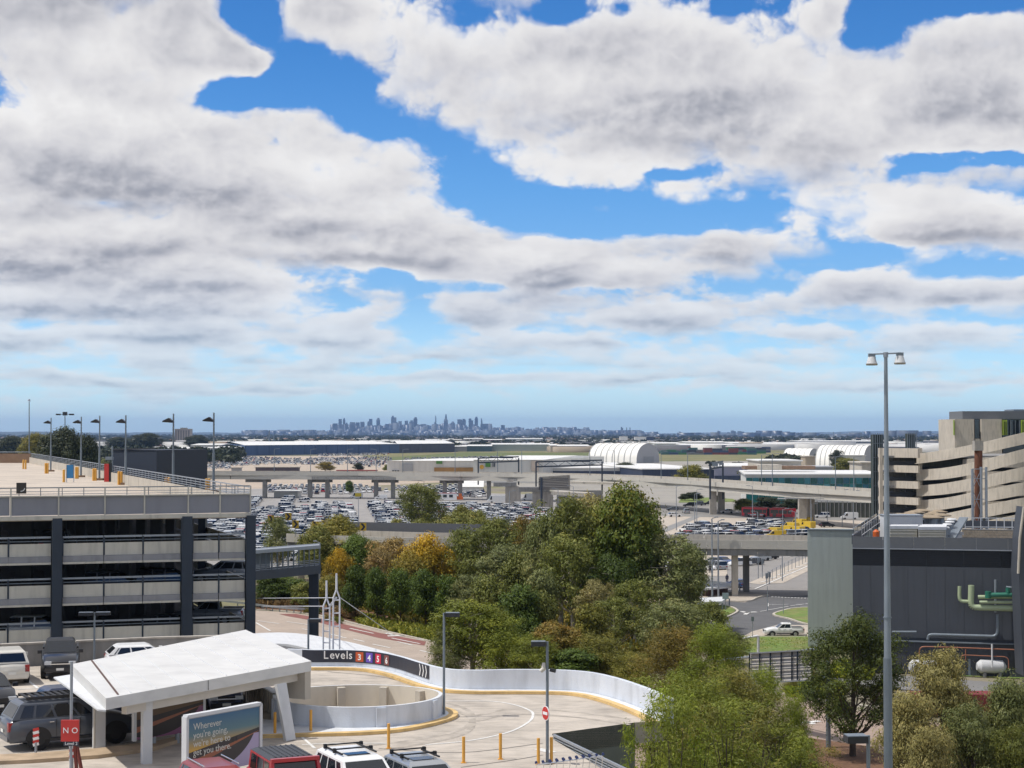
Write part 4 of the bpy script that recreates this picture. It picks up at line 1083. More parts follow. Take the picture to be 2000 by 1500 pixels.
# side edge (right flank) parapet and rails, receding
sv = (SB - FB); L_ = sv.length; sd_ = sv.normalized(); sn = Vector((-sd_.y, sd_.x, 0))
n = 26
for i in range(n):
 a, b = lerp(FB, SB, i / n), lerp(FB, SB, (i + 0.985) / n)
 mb = MB(); mb.beam(a + sn * 0.2 + Vector((0,0,ROOF + 0.55)),b + sn * 0.2 + Vector((0,0,ROOF + 0.55)),0.15,1.1); mb.build('parapet_panel',C_CONCL,cpk)
for k, z in enumerate((1.85, 1.62, 1.42, 1.22)):
 mb = MB(); mb.beam(FB + Vector((0,0,ROOF + z)),SB + Vector((0,0,ROOF + z)),0.08,0.09 if k == 0 else 0.04); mb.build('rail',C_STEEL,cpk)
mb = MB()
for i in range(90):
 c = lerp(FB,SB,i / 90); mb.beam(c + Vector((0,0,ROOF + 1.1)),c + Vector((0,0,ROOF + 1.85)),0.05,0.05,up=sd_)
mb.build('flank_rail_posts', C_STEEL, cpk)['kind'] = 'stuff'
for z, th in levels[1:4]:
 for i in range(n):
  a, b = lerp(FB, SB, i / n), lerp(FB, SB, (i + 0.985) / n)
  if i < 12:
   mb = MB(); mb.beam(a + Vector((0,0,z + 0.55)),b + Vector((0,0,z + 0.55)),0.1,0.9); mb.build('railing_panel',C_CREAM,cpk)
for i in range(1, 12):
 c = lerp(FB,SB,i / 12); mb = MB(); mb.box((c.x - 0.4,c.y,ROOF / 2 - 0.2),(0.6,0.6,ROOF - 0.4)); mb.build('column',C_NAVY,cpk)
mb = MB(); mb.beam(SB + Vector((0,0,ROOF + 0.9)),SC + Vector((0,0,ROOF + 0.9)),0.3,1.8); mb.build('rear_parapet',C_BRICK,cpk)
mb = MB(); mb.beam(SB + Vector((0,0,ROOF + 2.1)),SC + Vector((0,0,ROOF + 2.1)),0.12,0.14); mb.build('rail',C_STEEL,cpk)
# things on the roof deck
def R(px, py): return G(px, py, ROOF)
def cobra_lamp(px, py, pty, label):
 b = R(px,py); zt = P(px,pty,b.y).z; t = thing('roof_lamp',label,'lamp',b,0,'single headed lamps along the roof edge of the left car park')
 mb = MB(); mb.tube(b,(b.x,b.y,b.z + (zt - b.z) * 0.5),0.13,0.12); mb.tube((b.x,b.y,b.z + (zt - b.z) * 0.5),(b.x,b.y,zt),0.09,0.08); mb.build('pole',C_POLE,t)
 mb = MB(); c = Vector((b.x, b.y, zt - 0.62)); s = b.y / 180
 mb.tf = Matrix.Translation(c) @ Matrix.Diagonal((1.15,1.6,1.7,1)) @ Matrix.Translation(-c)
 mb.add([c + Vector((-0.05,-0.2,-0.05)),c + Vector((-0.05,0.2,-0.05)),c + Vector((-0.35,-0.28,0.12)),c + Vector((-0.35,0.28,0.12)),c + Vector((-0.9,-0.2,-0.05)),c + Vector((-0.9,0.2,-0.05)),c + Vector((-0.9,-0.2,-0.12)),c + Vector((-0.9,0.2,-0.12)),c + Vector((-0.05,-0.2,-0.16)),c + Vector((-0.05,0.2,-0.16))],
           [(0,1,3,2),(2,3,5,4),(4,5,7,6),(6,7,9,8),(0,2,4,6,8),(9,7,5,3,1),(8,9,1,0)])
 mb.build('lamp_head', C_DARK, t, recalc=True)
 mb = MB(); mb.box(b + Vector((0,0,0.12)),(0.9,0.9,0.24)); mb.build('plinth',C_BRICK,t)
for px,py,pt,lab in ((99,921,816,'farthest single headed lamp on the car park roof'),(158,932,814,'roof lamp directly right of the twin floodlight mast'),
      (194,938,812,'roof lamp just left of the red kiosk'),(245,947,811,'roof lamp in front of the navy wall just right of the red kiosk'),
      (338,960,808,'roof lamp second nearest to the front railing'),(417,962,806,'roof lamp nearest to the front right corner of the car park')):
 cobra_lamp(px, py, pt, lab)
b = R(57,894); t = thing('thin_mast','very thin tall mast at the far corner of the car park roof','mast',b)
mb = MB(); mb.tube(b,P(57,785,b.y),0.16,0.10,6); mb.build('pole',C_POLE,t); mb = MB(); c = P(57,784,b.y); mb.tube(c,c + Vector((0,0,0.5)),0.35,0.2); mb.build('finial',C_STEEL,t)
b = G(127, 935, 5.0); b.z = 0
t = thing('floodlight_mast','floodlight mast with two black side heads and a top cluster beyond the car park roof','lamp',b)
mb = MB(); mb.tube(b, P(127, 812, b.y), 0.35, 0.22); mb.build('pole', C_POLE, t)
s = b.y / FPX
for sx in (-1, 1):
 mb = MB(); c = P(127 + sx * 13,809.5,b.y); mb.box(c,(9 * s,1.0,3.0 * s)); mb.beam(P(127,809,b.y),c,0.2,0.2); mb.build('flood_head',C_DARK,t)
mb = MB(); c = P(127,808,b.y); mb.box(c,(8 * s,1.4,7 * s)); mb.build('top_cluster',C_DARK,t)
rb = thing('roof_bollard','yellow roof bollard','bollard',(0,0,0),0,'yellow bollards beside the roof lamps of the left car park')
mb = MB(); mb.tube((0, 0, 0), (0, 0, 1.45), 0.15, 0.15, 8); mb.build('post', C_YELLOW, rb)
mb = MB(); mb.tube((0,0,1.45),(0,0,1.5),0.11,0.05,8); mb.build('cap',C_YELLOW,rb)
used = [False]
for px,py,lab in ((45.5,916,'left one of the pair of yellow bollards at the far corner of the roof'),(50,916.5,'right one of the pair of yellow bollards at the far corner of the roof'),
     (89,925,'left yellow bollard at the foot of the farthest roof lamp'),(93,925,'right yellow bollard at the foot of the farthest roof lamp'),
     (124.5,942,'lone yellow bollard left of the blue notice board'),(148.5,935,'left yellow bollard behind the blue notice board'),(151.5,935,'right yellow bollard behind the blue notice board'),
     (182.5,939,'left yellow bollard between blue board and red kiosk'),(186.5,939,'right yellow bollard between blue board and red kiosk'),
     (232,947,'left yellow bollard beside the lamp next to the red kiosk'),(237,947,'right yellow bollard beside the lamp next to the red kiosk'),
     (324,963,'left yellow bollard beside the second nearest roof lamp'),(330,963,'right yellow bollard beside the second nearest roof lamp'),
     (403,966,'left yellow bollard beside the nearest roof lamp'),(408,966,'right yellow bollard beside the nearest roof lamp')):
 place(rb, used, R(px, py), 0, lab)
b = R(137,942); t = thing('blue_notice_board','blue notice board on two legs on the car park roof','sign',b); s = b.y / FPX
mb = MB(); mb.box(b + Vector((0,0,1.25)),(14 * s,0.12,1.55)); mb.build('panel',C_BLUE,t)
for k in (-1, 1):
 mb = MB(); mb.box(b + Vector((k * 7 * s,0,1.0)),(0.1,0.12,2.05)); mb.build('leg',C_WHITE,t)
b = R(209,941); t = thing('red_kiosk','tall narrow red pay kiosk on the car park roof','kiosk',b); s = b.y / FPX
mb = MB(); mb.box(b + Vector((0, 0, 1.05)), (9 * s, 0.6, 2.1)); mb.build('body', C_RED, t)
mb = MB(); mb.box(b + Vector((7 * s,0.1,1.1)),(4 * s,0.6,2.2)); mb.build('dark_side',C_DARK,t)
mb = MB(); mb.box(b + Vector((4 * s,0.1,2.75)),(13 * s,0.9,0.35)); mb.tube(b + Vector((10 * s,0,0)),b + Vector((10 * s,0,4.2)),0.09); mb.build('hood',C_POLE,t)
c = facade_pt(42) + fn * 0.55; t = thing('arrow_sign','small dark square sign with a white arc on the front roof railing','sign',(c.x,c.y,ROOF + 1.3))
mb = MB(); mb.box((c.x,c.y,ROOF + 1.95),(0.66,0.05,0.74),math.atan2(fd.y,fd.x)); mb.build('panel',mat('sign_brown',(0.05,0.042,0.035),0.5),t)
mb = MB()
for i in range(14):
 a0, a1 = math.pi * (1.05 + 0.9 * i / 14), math.pi * (1.05 + 0.9 * (i + 1) / 14)
 o = Vector((c.x,c.y - 0.035,ROOF + 1.98)); mb.beam(o + Vector((0.24 * math.cos(a0),0,0.24 * math.sin(a0))),o + Vector((0.24 * math.cos(a1),0,0.24 * math.sin(a1))),0.01,0.055)
mb.build('white_arc', C_SIGNW, t)
# navy blank wall beyond the roof
a, b = P(218, 878, 300), P(306, 876, 290)
t = thing('navy_screen_wall','big dark navy windowless box building just beyond the car park roof','building',Vector((a.x,a.y,0)))
mb = MB(); mb.prism([(a.x,a.y),(b.x,b.y),(b.x + 6,b.y + 14),(a.x,a.y + 14)],0,a.z); mb.build('wall',mat('navy_wall',(0.022,0.03,0.048),0.6,var=0.1),t)
mb = MB(); mb.beam(Vector((a.x,a.y,a.z)) + Vector((0,-0.1,0.02)),Vector((b.x,b.y,b.z)) + Vector((0,-0.1,0.02)),0.3,0.25); mb.build('capping',C_DARK,t)
# footbridge from the car park
t = thing('footbridge','enclosed steel footbridge with glazed screens leaving the car park above the road','footbridge',Vector((P(560,1100,172).x,172,0)))
BA0, BA1 = P(497, 1078, 150), P(624, 1068, 160)
BB0, BB1 = P(497, 1122, 150), P(624, 1110, 160)
back = Vector((-0.3, 2.6, 0))
for off, nm in ((Vector((0, 0, 0)), 'roof_beam'), (back, 'roof_beam')):
 mb = MB(); mb.beam(BA0 + off, BA1 + off, 0.25, 0.3); mb.build(nm, C_STEEL, t)
mb = MB(); mb.add([BA0,BA1,BA1 + back,BA0 + back,*[q + Vector((0,0,0.12)) for q in (BA0,BA1,BA1 + back,BA0 + back)]],[(0,1,2,3),(7,6,5,4),(0,4,5,1),(2,6,7,3)]); mb.build('roof',C_STEEL,t,recalc=True)
mb = MB(); mb.beam(BB0 - Vector((0,0,0.1)),BB1 - Vector((0,0,0.1)),0.3,0.75); mb.beam(BB0 + back,BB1 + back,0.3,0.6); mb.build('deck_beam',C_NAVY,t)
mb = MB(); mb.add([BB0,BB1,BB1 + back,BB0 + back],[(0,1,2,3)]); mb.build('deck',C_CONCD,t)
for i in range(13):
 f = i / 12
 for off in (Vector((0, 0, 0)), back):
  mb = MB(); mb.beam(lerp(BA0,BA1,f) + off,lerp(BB0,BB1,f) + off,0.10,0.10,up=Vector((1,0,0))); mb.build('mullion',C_POLE,t)
for k in range(5):
 mb = MB(); f = 0.60 + k * 0.075; mb.beam(lerp(BA0,BB0,f),lerp(BA1,BB1,f),0.04,0.05); mb.build('handrail',C_STEEL,t)
mb = MB(); mb.add([BA0 + back * 0.98,lerp(BA0,BA1,0.22) + back * 0.98,lerp(BB0,BB1,0.22) + back * 0.98,BB0 + back * 0.98],[(0,1,2,3)]); mb.build('screen',mat('frosted_screen',(0.16,0.19,0.22),0.4,var=0.1),t)
for x, y0, y1 in ((617, 1112, 1175), (609, 1112, 1160)):
 mb = MB(); Yp = 160 if x > 612 else 162; p = P(x,y0,Yp); mb.box((p.x,p.y,p.z / 2),(0.5,0.5,p.z)); mb.build('pier',C_NAVY,t)
# ================================================================ grey plant building, right
LX, LY = P(1665, 1048, 198), 198.0
RX = P(1996, 1052, 193.0)
PT = LX.z
t = thing('plant_building','large charcoal clad plant building with a black louvre band and green pipes at the right','building',Vector((LX.x,LX.y,0)))
LP, RP = Vector((LX.x, LX.y, 0)), Vector((RX.x + 2, RX.y, 0))
dv = (RP - LP).normalized(); nv = Vector((dv.y, -dv.x, 0)); bk = -nv
side = Vector((11, 39, 0)).normalized()
BL_, BR_ = LP + side * 38, RP + side * 38
z = lambda y: P(1700, y, 197.5).z
mb = MB(); mb.prism([(p.x,p.y) for p in (LP,RP,BR_,BL_)],0,z(1072) ); mb.build('core',C_CHAR,t)
def panel_row(z0, z1, nm, m, n, d=0.06):
 for i in range(n):
  a, b = lerp(LP, RP, i / n), lerp(LP, RP, (i + 0.988) / n)
  mb = MB(); mb.beam(a + nv * d + Vector((0,0,(z0 + z1) / 2)),b + nv * d + Vector((0,0,(z0 + z1) / 2)),0.06,abs(z1 - z0)); mb.build(nm,m,t)
panel_row(z(1104.5), z(1243), 'wall_panel', C_CHAR, 10)
panel_row(z(1048),z(1070),'parapet_panel',mat('parapet_grey',(0.105,0.115,0.13),0.6,var=0.08),6,0.10)
panel_row(z(1073), z(1104), 'louvre', C_LOUV, 5, 0.02)
panel_row(z(1250),0,'plinth_panel',mat('plinth_grey',(0.050,0.055,0.066),0.7,var=0.1),6,0.5)
mb = MB(); mb.beam(LP + nv * 0.16 + Vector((0,0,z(1071.2))),RP + nv * 0.16 + Vector((0,0,z(1071.2))),0.3,0.08); mb.build('ledge',C_STEEL,t)
mb = MB(); mb.beam(LP + nv * 0.6 + Vector((0,0,z(1249))),RP + nv * 0.6 + Vector((0,0,z(1249))),0.5,0.12); mb.build('ledge',C_POLE,t)
# black louvre slats give the band its lines
for i in range(9):
 zz = z(1075 + i * 3.3); mb = MB(); mb.beam(LP + nv * 0.07 + Vector((0,0,zz)),RP + nv * 0.07 + Vector((0,0,zz)),0.08,0.03); mb.build('louvre_slat',C_LOUV,t)
# parapet rim on the left and rear, railing
PZ = z(1048)
mb = MB(); mb.beam(LP + Vector((0,0,PZ - 0.4)),BL_ + Vector((0,0,PZ - 0.4)),0.2,1.0); mb.beam(BL_ + Vector((0,0,PZ - 0.4)),BR_ + Vector((0,0,PZ - 0.4)),0.2,1.0); mb.build('parapet',C_CHAR,t)
mb = MB(); mb.beam(LP + Vector((0,0,PZ + 0.12)),BL_ + Vector((0,0,PZ + 0.12)),0.16,0.12); mb.build('parapet_cap',C_STEEL,t)
for i in range(7):
 a,b = lerp(LP,BL_,(i + 0.1) / 7),lerp(LP,BL_,(i + 0.92) / 7); mb = MB(); mb.beam(a + Vector((0.1,0,PZ + 0.55)),b + Vector((0.1,0,PZ + 0.55)),0.04,0.75); mb.build('glass_panel',C_WGLASS,t)
def rail(a, b, h, nm='roof_railing', m=C_WHITE, n=6, r=0.045):
 mb = MB()
 for f in (1.0, 0.55): mb.beam(a + Vector((0, 0, h * f)), b + Vector((0, 0, h * f)), r, r)
 for i in range(n + 1): c = lerp(a,b,i / n); mb.beam(c,c + Vector((0,0,h)),r,r,up=Vector((1,0,0)))
 return mb.build(nm, m, t)
RT = z(1072) + 0.01
rail(lerp(LP,BL_,0.12) + dv * 0.7 + Vector((0,0,RT)),lerp(LP,BL_,0.95) + dv * 0.7 + Vector((0,0,RT)),2.3,n=8)
def roofpt(x, y, zz): return G(x, y, zz)
def onroof(x, Yr): return Vector((P(x, 1000, Yr).x, Yr, RT))
rail(onroof(1885, 218), onroof(1992, 217), 2.5, n=7, r=0.09)
rail(onroof(1738, 206), onroof(1800, 206), 2.3, n=5, r=0.06)
# rooftop machines are things of their own
def cooler(x0, x1, y_top, Yr, dep, label, slats=5):
 c0, c1 = onroof(x0, Yr), onroof(x1, Yr); zt = P(x0, y_top, Yr).z
 q = thing('air_cooler',label,'air conditioner',c0,0,'cream louvred coolers on the plant roof')
 d = (c1 - c0).normalized(); s_ = side
 mb = MB(); mb.prism([(p.x,p.y) for p in (c0,c1,c1 + s_ * dep,c0 + s_ * dep)],RT,zt); mb.build('casing',mat('cooler_cream',(0.47,0.44,0.35),0.6,var=0.1,scale=0.8),q)
 for i in range(slats):
  zz = RT + (zt - RT) * (i + 0.5) / slats; mb = MB(); mb.beam(c0 + Vector((0,-0.05,zz - RT)),c1 + Vector((0,-0.05,zz - RT)),0.1,0.09); mb.build('louvre_slat',C_CREAM,q)
 mb = MB(); mb.prism([(p.x,p.y) for p in (c0 + Vector((-0.1,-0.1,0)),c1 + Vector((0.1,-0.1,0)),c1 + s_ * dep,c0 + s_ * dep)],zt + 0.003,zt + 0.35); mb.build('lid',C_WHITE,q)
cooler(1738,1791,1033,203,3.0,'left cream louvred cooler with a white rounded lid directly behind the high mast')
cooler(1794,1846,1035,202.5,6.0,'right cream louvred cooler beside its left twin on the plant roof',6)
for i,(x,y,Yr) in enumerate(((1845,1031,206),(1850,1025,208.5),(1855,1020,211),(1859,1015,213.5))):
 c = P(x,y,Yr); q = thing('roof_fan','white round fan cowl, %s from the front in the slanted row on the plant roof' % ordw(i + 1),'fan',c,0,'white fan cowls in a slanted row')
 mb = MB(); mb.tube(c - Vector((0,0,1.3)),c,0.35,0.5,12); mb.build('duct',C_STEEL,q)
 mb = MB(); mb.tube(c,c + Vector((0,0,0.16)),0.62,0.50,14); mb.build('cowl',C_WHITE,q)
tan = mat('tan_cowl', (0.30, 0.235, 0.16), 0.85, var=0.35, scale=2.0)
fr_ = random.Random(5)
TC = ((1768,1011,222),(1776,1006,227),(1787,1002,232),(1800,999,236),(1782,1012,222),(1812,1010,224),(1822,1005,228),(1832,1001,232),(1822,1012,222),(1838,1008,226))
tcx = [a * 1000 + b for a, b, _ in TC]
for i, (x, y, Yr) in enumerate(TC):
 c = P(x,y,Yr); q = thing('tan_cowl_fan','%s flat tan fan cowl from the left in the cluster above the white plant boxes' % ordw(1 + sorted(tcx).index(x * 1000 + y)),'fan',c,0,'flat tan cowls clustered on the plant roof')
 mb = MB(); mb.tube((c.x, c.y, RT), c, 0.45, 0.45, 8); mb.build('duct', C_STEEL, q)
 mb = MB(); w = 1.15 + 0.3 * fr_.random(); mb.tube(c,c + Vector((0,0,0.12)),w,w * 1.02,12); mb.tube(c + Vector((0,0,0.121)),c + Vector((0,0,0.34)),w * 0.9,w * 0.35,12); mb.build('cowl',tan,q)
# white box plant behind, low block wall at right
q = thing('plant_room_box','low white metal box behind the cream coolers','cabinet',onroof(1760,214))
mb = MB(); c = onroof(1760,214); mb.box(c + Vector((0,0,1.5)),(4.6,3,3.0)); mb.build('casing',C_WHITE,q); mb = MB(); mb.box(c + Vector((0,0,3.05)),(4.8,3.2,0.1)); mb.build('lid',C_STEEL,q)
q = thing('roof_block_wall','low tan block wall under the white railing at the right of the plant roof','wall',onroof(1880,205))
a, b = onroof(1879, 205), onroof(1992, 203)
for row in range(3):
 for i in range(18):
  f0, f1 = (i + 0.5 * (row % 2)) / 18.5, (i + 0.95 + 0.5 * (row % 2)) / 18.5
  mb = MB(); mb.beam(lerp(a,b,f0) + Vector((0,0,1.0 + 0.30 * row)),lerp(a,b,f1) + Vector((0,0,1.0 + 0.30 * row)),0.3,0.28); mb.build('block',mat('tan_block',(0.30,0.25,0.19),0.9,var=0.3,scale=2.5),q)
mb = MB(); mb.beam(a + Vector((0,0,0.42)),b + Vector((0,0,0.42)),0.26,0.84); mb.build('base_course',C_CONCD,q)
mb = MB(); mb.beam(a + Vector((0,0,1.80)),b + Vector((0,0,1.80)),0.34,0.1); mb.build('coping',C_CONCD,q)
q = thing('stair_ramp','dark steel stair rising between the coolers and the block wall','stair',onroof(1855,207))
mb = MB(); mb.beam(onroof(1853,206) + Vector((0,0,0.2)),onroof(1882,215) + Vector((0,0,2.6)),1.0,0.3); mb.build('flight',C_POLE,q)
q = thing('orange_bin','bright orange round tank in the left corner of the plant roof','tank',onroof(1710,204))
c = P(1711,1040,204); mb = MB(); mb.tube((c.x,c.y,RT),(c.x,c.y,c.z + 0.1),0.38,0.38,12); mb.tube((c.x,c.y,c.z + 0.1),(c.x,c.y,c.z + 0.35),0.38,0.12,12); mb.build('drum',mat('orange_paint',(0.60,0.12,0.02),0.5),q)
# green pipes in front of the wall
def pipe(pts, r, m, nm, Yoff=0.0):
 P_ = [P(x, y, 197.5 - (x - 1665) / 330 * 4.5 - 1.0 - Yoff) for x, y in pts]
 mb = MB(); sp_ = []
 for i, p in enumerate(P_):
  if 0 < i < len(P_) - 1:
   a = p + (P_[i - 1] - p).normalized() * min(0.6,(P_[i - 1] - p).length * 0.4); b = p + (P_[i + 1] - p).normalized() * min(0.6,(P_[i + 1] - p).length * 0.4)
   for k in range(6):
    u = k / 5; sp_.append(a * (1 - u) ** 2 + p * 2 * u * (1 - u) + b * u * u)
  else: sp_.append(p)
 mb.path(sp_, r, 10); return mb.build(nm, m, pt)
pt = thing('green_pipes','pale green and dark green pipes bracketed to the charcoal wall at the right edge','pipes',P(1870,1150,194.5))
GP = mat('pale_green_pipe',(0.36,0.43,0.27),0.45,var=0.08); DG = mat('dark_green_pipe',(0.02,0.15,0.10),0.4,var=0.08)
pipe([(1874, 1145), (1873.5, 1174), (1892, 1175)], 0.20, GP, 'pipe')
pipe([(1897, 1143), (1896, 1186), (2040, 1190)], 0.34, GP, 'pipe')
pipe([(1910,1166),(2040,1166)],0.22,GP,'pipe'); pipe([(1913,1176),(2040,1177)],0.17,GP,'pipe',0.3)
pipe([(1926,1162),(2040,1161)],0.26,DG,'pipe',0.6); pipe([(1930,1155),(1930,1168)],0.34,DG,'valve',0.6); pipe([(1969,1148),(1969,1162)],0.26,DG,'valve',0.6)
pipe([(1965, 1146), (1992, 1150), (2040, 1150)], 0.10, C_STEEL, 'pipe', 0.6)
pipe([(1944, 1132), (1944, 1196)], 0.12, C_STEEL, 'pipe', -0.6)
pipe([(1948, 1200), (1948, 1243), (1814, 1239), (1812, 1249)], 0.17, C_POLE, 'pipe', -0.3)
pipe([(1742, 1234), (1790, 1234)], 0.12, C_POLE, 'pipe', -0.3)
cpp = thing('copper_pipes','thin copper coloured pipe loops low on the charcoal wall above the white tank','pipes',P(1800,1300,194.5)); pt = cpp
CU = mat('copper_pipe', (0.36, 0.15, 0.09), 0.45, metal=0.3, var=0.1)
pipe([(1795, 1285), (1796, 1263), (1820, 1263), (2040, 1271)], 0.065, CU, 'pipe', 0.6)
pipe([(1878,1288),(1878,1279),(1970,1283),(1970,1306)],0.055,CU,'pipe',0.6); pipe([(1886,1268),(1886,1290)],0.055,CU,'pipe',0.6)
pipe([(1937.5, 1258), (1938, 1304)], 0.10, C_WHITE, 'pipe', 0.7)
for px,lab,w in ((1936,'horizontal white gas tank beside the wall, partly behind the gum tree',21),(1805,'left white tank mostly hidden behind the central gum tree',22)):
 c = G(px,1322,0); q = thing('white_tank',lab,'tank',c,0,'white tanks at the foot of the plant building'); s = c.y / FPX
 mb = MB(); mb.tube(c + Vector((-w * s,0,1.15)),c + Vector((w * s,0,1.15)),0.75,0.75,16); mb.tube(c + Vector((w * s,0,1.15)),c + Vector((w * s + 0.4,0,1.15)),0.75,0.4,16); mb.tube(c + Vector((-w * s - 0.4,0,1.15)),c + Vector((-w * s,0,1.15)),0.4,0.75,16); mb.build('shell',C_WHITE,q)
 for k in (-0.7, 0.7):
  mb = MB(); mb.box(c + Vector((k * w * s,0,0.25)),(0.3,1.2,0.5)); mb.build('saddle',C_CONCD,q)
c = G(1893,1318,0); q = thing('dark_silo','dark domed vessel between the two white tanks','tank',c)
mb = MB(); mb.tube(c,c + Vector((0,0,1.9)),1.1,1.1,14); mb.tube(c + Vector((0,0,1.9)),c + Vector((0,0,2.6)),1.1,0.35,14); mb.build('shell',C_POLE,q)
mb = MB(); mb.tube(c + Vector((0,0,2.6)),c + Vector((0,0,3.0)),0.2); mb.build('vent',C_STEEL,q)
# sage wing on the left
t = thing('sage_wing','plain sage green clad block with vertical panel seams left of the charcoal plant building','building',Vector((P(1577,1262,219).x,219,0)))
a, b = P(1577, 1033, 219), P(1700, 1033, 217.5); a.z = b.z = 0; WT = P(1600, 1034, 219).z
dv2 = (b - a).normalized(); n2 = Vector((dv2.y, -dv2.x, 0))
mb = MB(); mb.prism([(p.x,p.y) for p in (a,b,b + side * 3.5,a + side * 3.5)],0,WT - 0.05); mb.build('core',C_SAGE,t)
for i in range(12):
 p,q = lerp(a,b,i / 12),lerp(a,b,(i + 0.985) / 12); mb = MB(); mb.beam(p + n2 * 0.06 + Vector((0,0,WT / 2)),q + n2 * 0.06 + Vector((0,0,WT / 2)),0.05,WT - 0.1); mb.build('wall_panel',C_SAGE,t)
mb = MB(); mb.beam(a + n2 * 0.1 + Vector((0,0,WT)),b + n2 * 0.1 + Vector((0,0,WT)),0.3,0.16); mb.build('capping',C_POLE,t)
# dark leaning fin at the very edge
t = thing('edge_fin','dark leaning steel fin cut off by the right edge of the picture','wall',Vector((P(1995,1300,188).x,188,0)))
pts = [P(2001,990,188),P(1993,1052,188),P(1990,1120,188),P(1997,1280,188),P(1999,1320,188)]
mb = MB()
for p,q in zip(pts[:-1],pts[1:]): mb.add([p,q,q + Vector((3.5,0,0)),p + Vector((3.5,0,0)),p + Vector((0,3,0)),q + Vector((0,3,0))],[(0,1,2,3),(0,4,5,1)])
mb.build('fin', C_CHAR, t)
mb = MB(); mb.path([p + Vector((-0.1,-0.1,0)) for p in pts[:3]],0.14,6); mb.build('edge_trim',C_CONCL,t)
# chimney with its lattice frame
Yc = 236.0; c = P(1911, 1050, Yc); s = Yc / FPX
t = thing('rusty_chimney','rusty brown chimney stack with a grey concrete cap rising behind the plant roof','chimney',Vector((c.x,Yc,0)))
mb = MB(); mb.tube((c.x,Yc,RT),P(1911,880,Yc),8.0 * s,8.0 * s,12); mb.build('stack',mat('rust_steel',(0.17,0.065,0.035),0.85,var=0.4,scale=1.5,stain=0.5),t)
mb = MB(); q = P(1911, 880, Yc); q2 = P(1911, 861, Yc)
for i in range(6):
 x = c.x + (i - 2.5) * 2.9 * s; mb.box((x,Yc - 0.1,(q.z + q2.z) / 2),(2.5 * s,17 * s,q2.z - q.z))
mb.build('cap', C_CONC, t)
t = thing('chimney_frame','grey steel lattice frame wrapped round the lower rusty chimney','scaffold',Vector((c.x - 1,Yc - 1.2,0)))
for x in (1899, 1916, 1926):
 mb = MB(); p = P(x,912 if x != 1899 else 916,Yc - 1.2); mb.tube((p.x,p.y,RT),p,0.18,0.18,6); mb.build('leg',C_STEEL,t)
for y0,y1 in ((1050,1000),(1000,955),(955,918),(1000,1050),(955,1000),(918,955)):
 mb = MB(); mb.beam(P(1899,y0,Yc - 1.2),P(1916,y1,Yc - 1.2),0.07,0.07); mb.build('brace',C_STEEL,t)
for y in (1022, 975, 935, 916):
 mb = MB(); mb.beam(P(1899,y,Yc - 1.2),P(1926,y,Yc - 1.2),0.08,0.10); mb.build('crossbar',C_STEEL,t)
# ================================================================ viaducts and middle distance
def bearing(p): return 1000 + FPX * p.x / p.y
VZ = 11.0
def vd(py): return 16.0 * FPX / (py - 846)
vp = smooth_path([P(x,py,vd(py)) for x,py in ((-60,920),(200,921),(450,921.5),(700,922),(900,923.5),(1000,924.5),(1100,926.5),(1200,930),(1300,935),(1400,941.5),(1500,948.5),(1600,954.5),(1700,960),(1780,965))],4)
vp = [Vector((p.x, p.y, VZ)) for p in vp]
t = thing('long_viaduct','long curving concrete road viaduct crossing the whole view behind the trees','viaduct',Vector((vp[8].x,vp[8].y,0)))
def segmented(path, z0, z1, off, thick, m, nm, step=2):
 o = offs(path, off)
 for i in range(0, len(o) - 1, step):
  j = min(i + step, len(o) - 1)
  a, b = o[i], o[j]; a2 = lerp(a, b, 0.003); b2 = lerp(a, b, 0.997)
  mb = MB(); mb.beam(Vector((a2.x,a2.y,(z0 + z1) / 2)),Vector((b2.x,b2.y,(z0 + z1) / 2)),thick,z1 - z0); mb.build(nm,m,t)
segmented(vp, VZ - 1.45, VZ, 0.0, 0.3, C_VIAD, 'barrier_panel')
o1 = offs(vp, 0.2); o2 = offs(vp, 13.0)
mb = MB(); mb.strip([Vector((p.x,p.y,VZ - 1.2)) for p in o1],[Vector((p.x,p.y,VZ - 1.2)) for p in o2]); mb.strip([Vector((p.x,p.y,VZ - 1.9)) for p in o2],[Vector((p.x,p.y,VZ - 1.9)) for p in o1]); mb.build('road_deck',C_CONCD,t)
segmented(vp, VZ - 1.5, VZ + 0.15, 13.0, 0.3, C_CONCL, 'rear_barrier_panel', 4)
segmented(vp, VZ - 3.1, VZ - 1.47, 0.9, 0.9, C_VIAD, 'girder', 4)
segmented(vp, VZ - 3.1, VZ - 1.95, 6.5, 5, C_CONCD, 'inner_girder', 8)
t_v = t
def vpoint(x, off=0.0, path=vp):
 o = offs(path, off); k = min(range(len(o)), key=lambda i: abs(bearing(o[i]) - x))
 for a, b in ((max(k - 1, 0), k), (k, min(k + 1, len(o) - 1))):
  ba, bb = bearing(o[a]), bearing(o[b])
  if ba <= x <= bb and bb > ba: return lerp(o[a], o[b], (x - ba) / (bb - ba))
 return o[k]
for x,double in ((518,1),(606,1),(640,1),(735,1),(768,1),(869,1),(899,1),(955,2),(1392,3),(1408,3),(1566,3),(1582,3)):
 c = vpoint(x,3.0 if double != 3 else (2.0 if x in (1392,1566) else 9.5)); c2 = vpoint(x,10.0)
 mb = MB(); w = 1.7 if double != 3 else 2.2
 mb.box((c.x,c.y,(VZ - 3.1) / 2),(w,2.4,VZ - 3.1)); mb.build('pier',C_CONC if double == 3 else C_CONCD,t)
for x0, x1 in ((480, 530), (601, 650), (727, 778), (860, 905)):
 a,b = vpoint(x0,4),vpoint(x1,6); mb = MB(); mb.beam(Vector((a.x,a.y,VZ - 3.8)),Vector((b.x,b.y,VZ - 3.8)),3,1.1); mb.build('crosshead',C_CONCD,t)
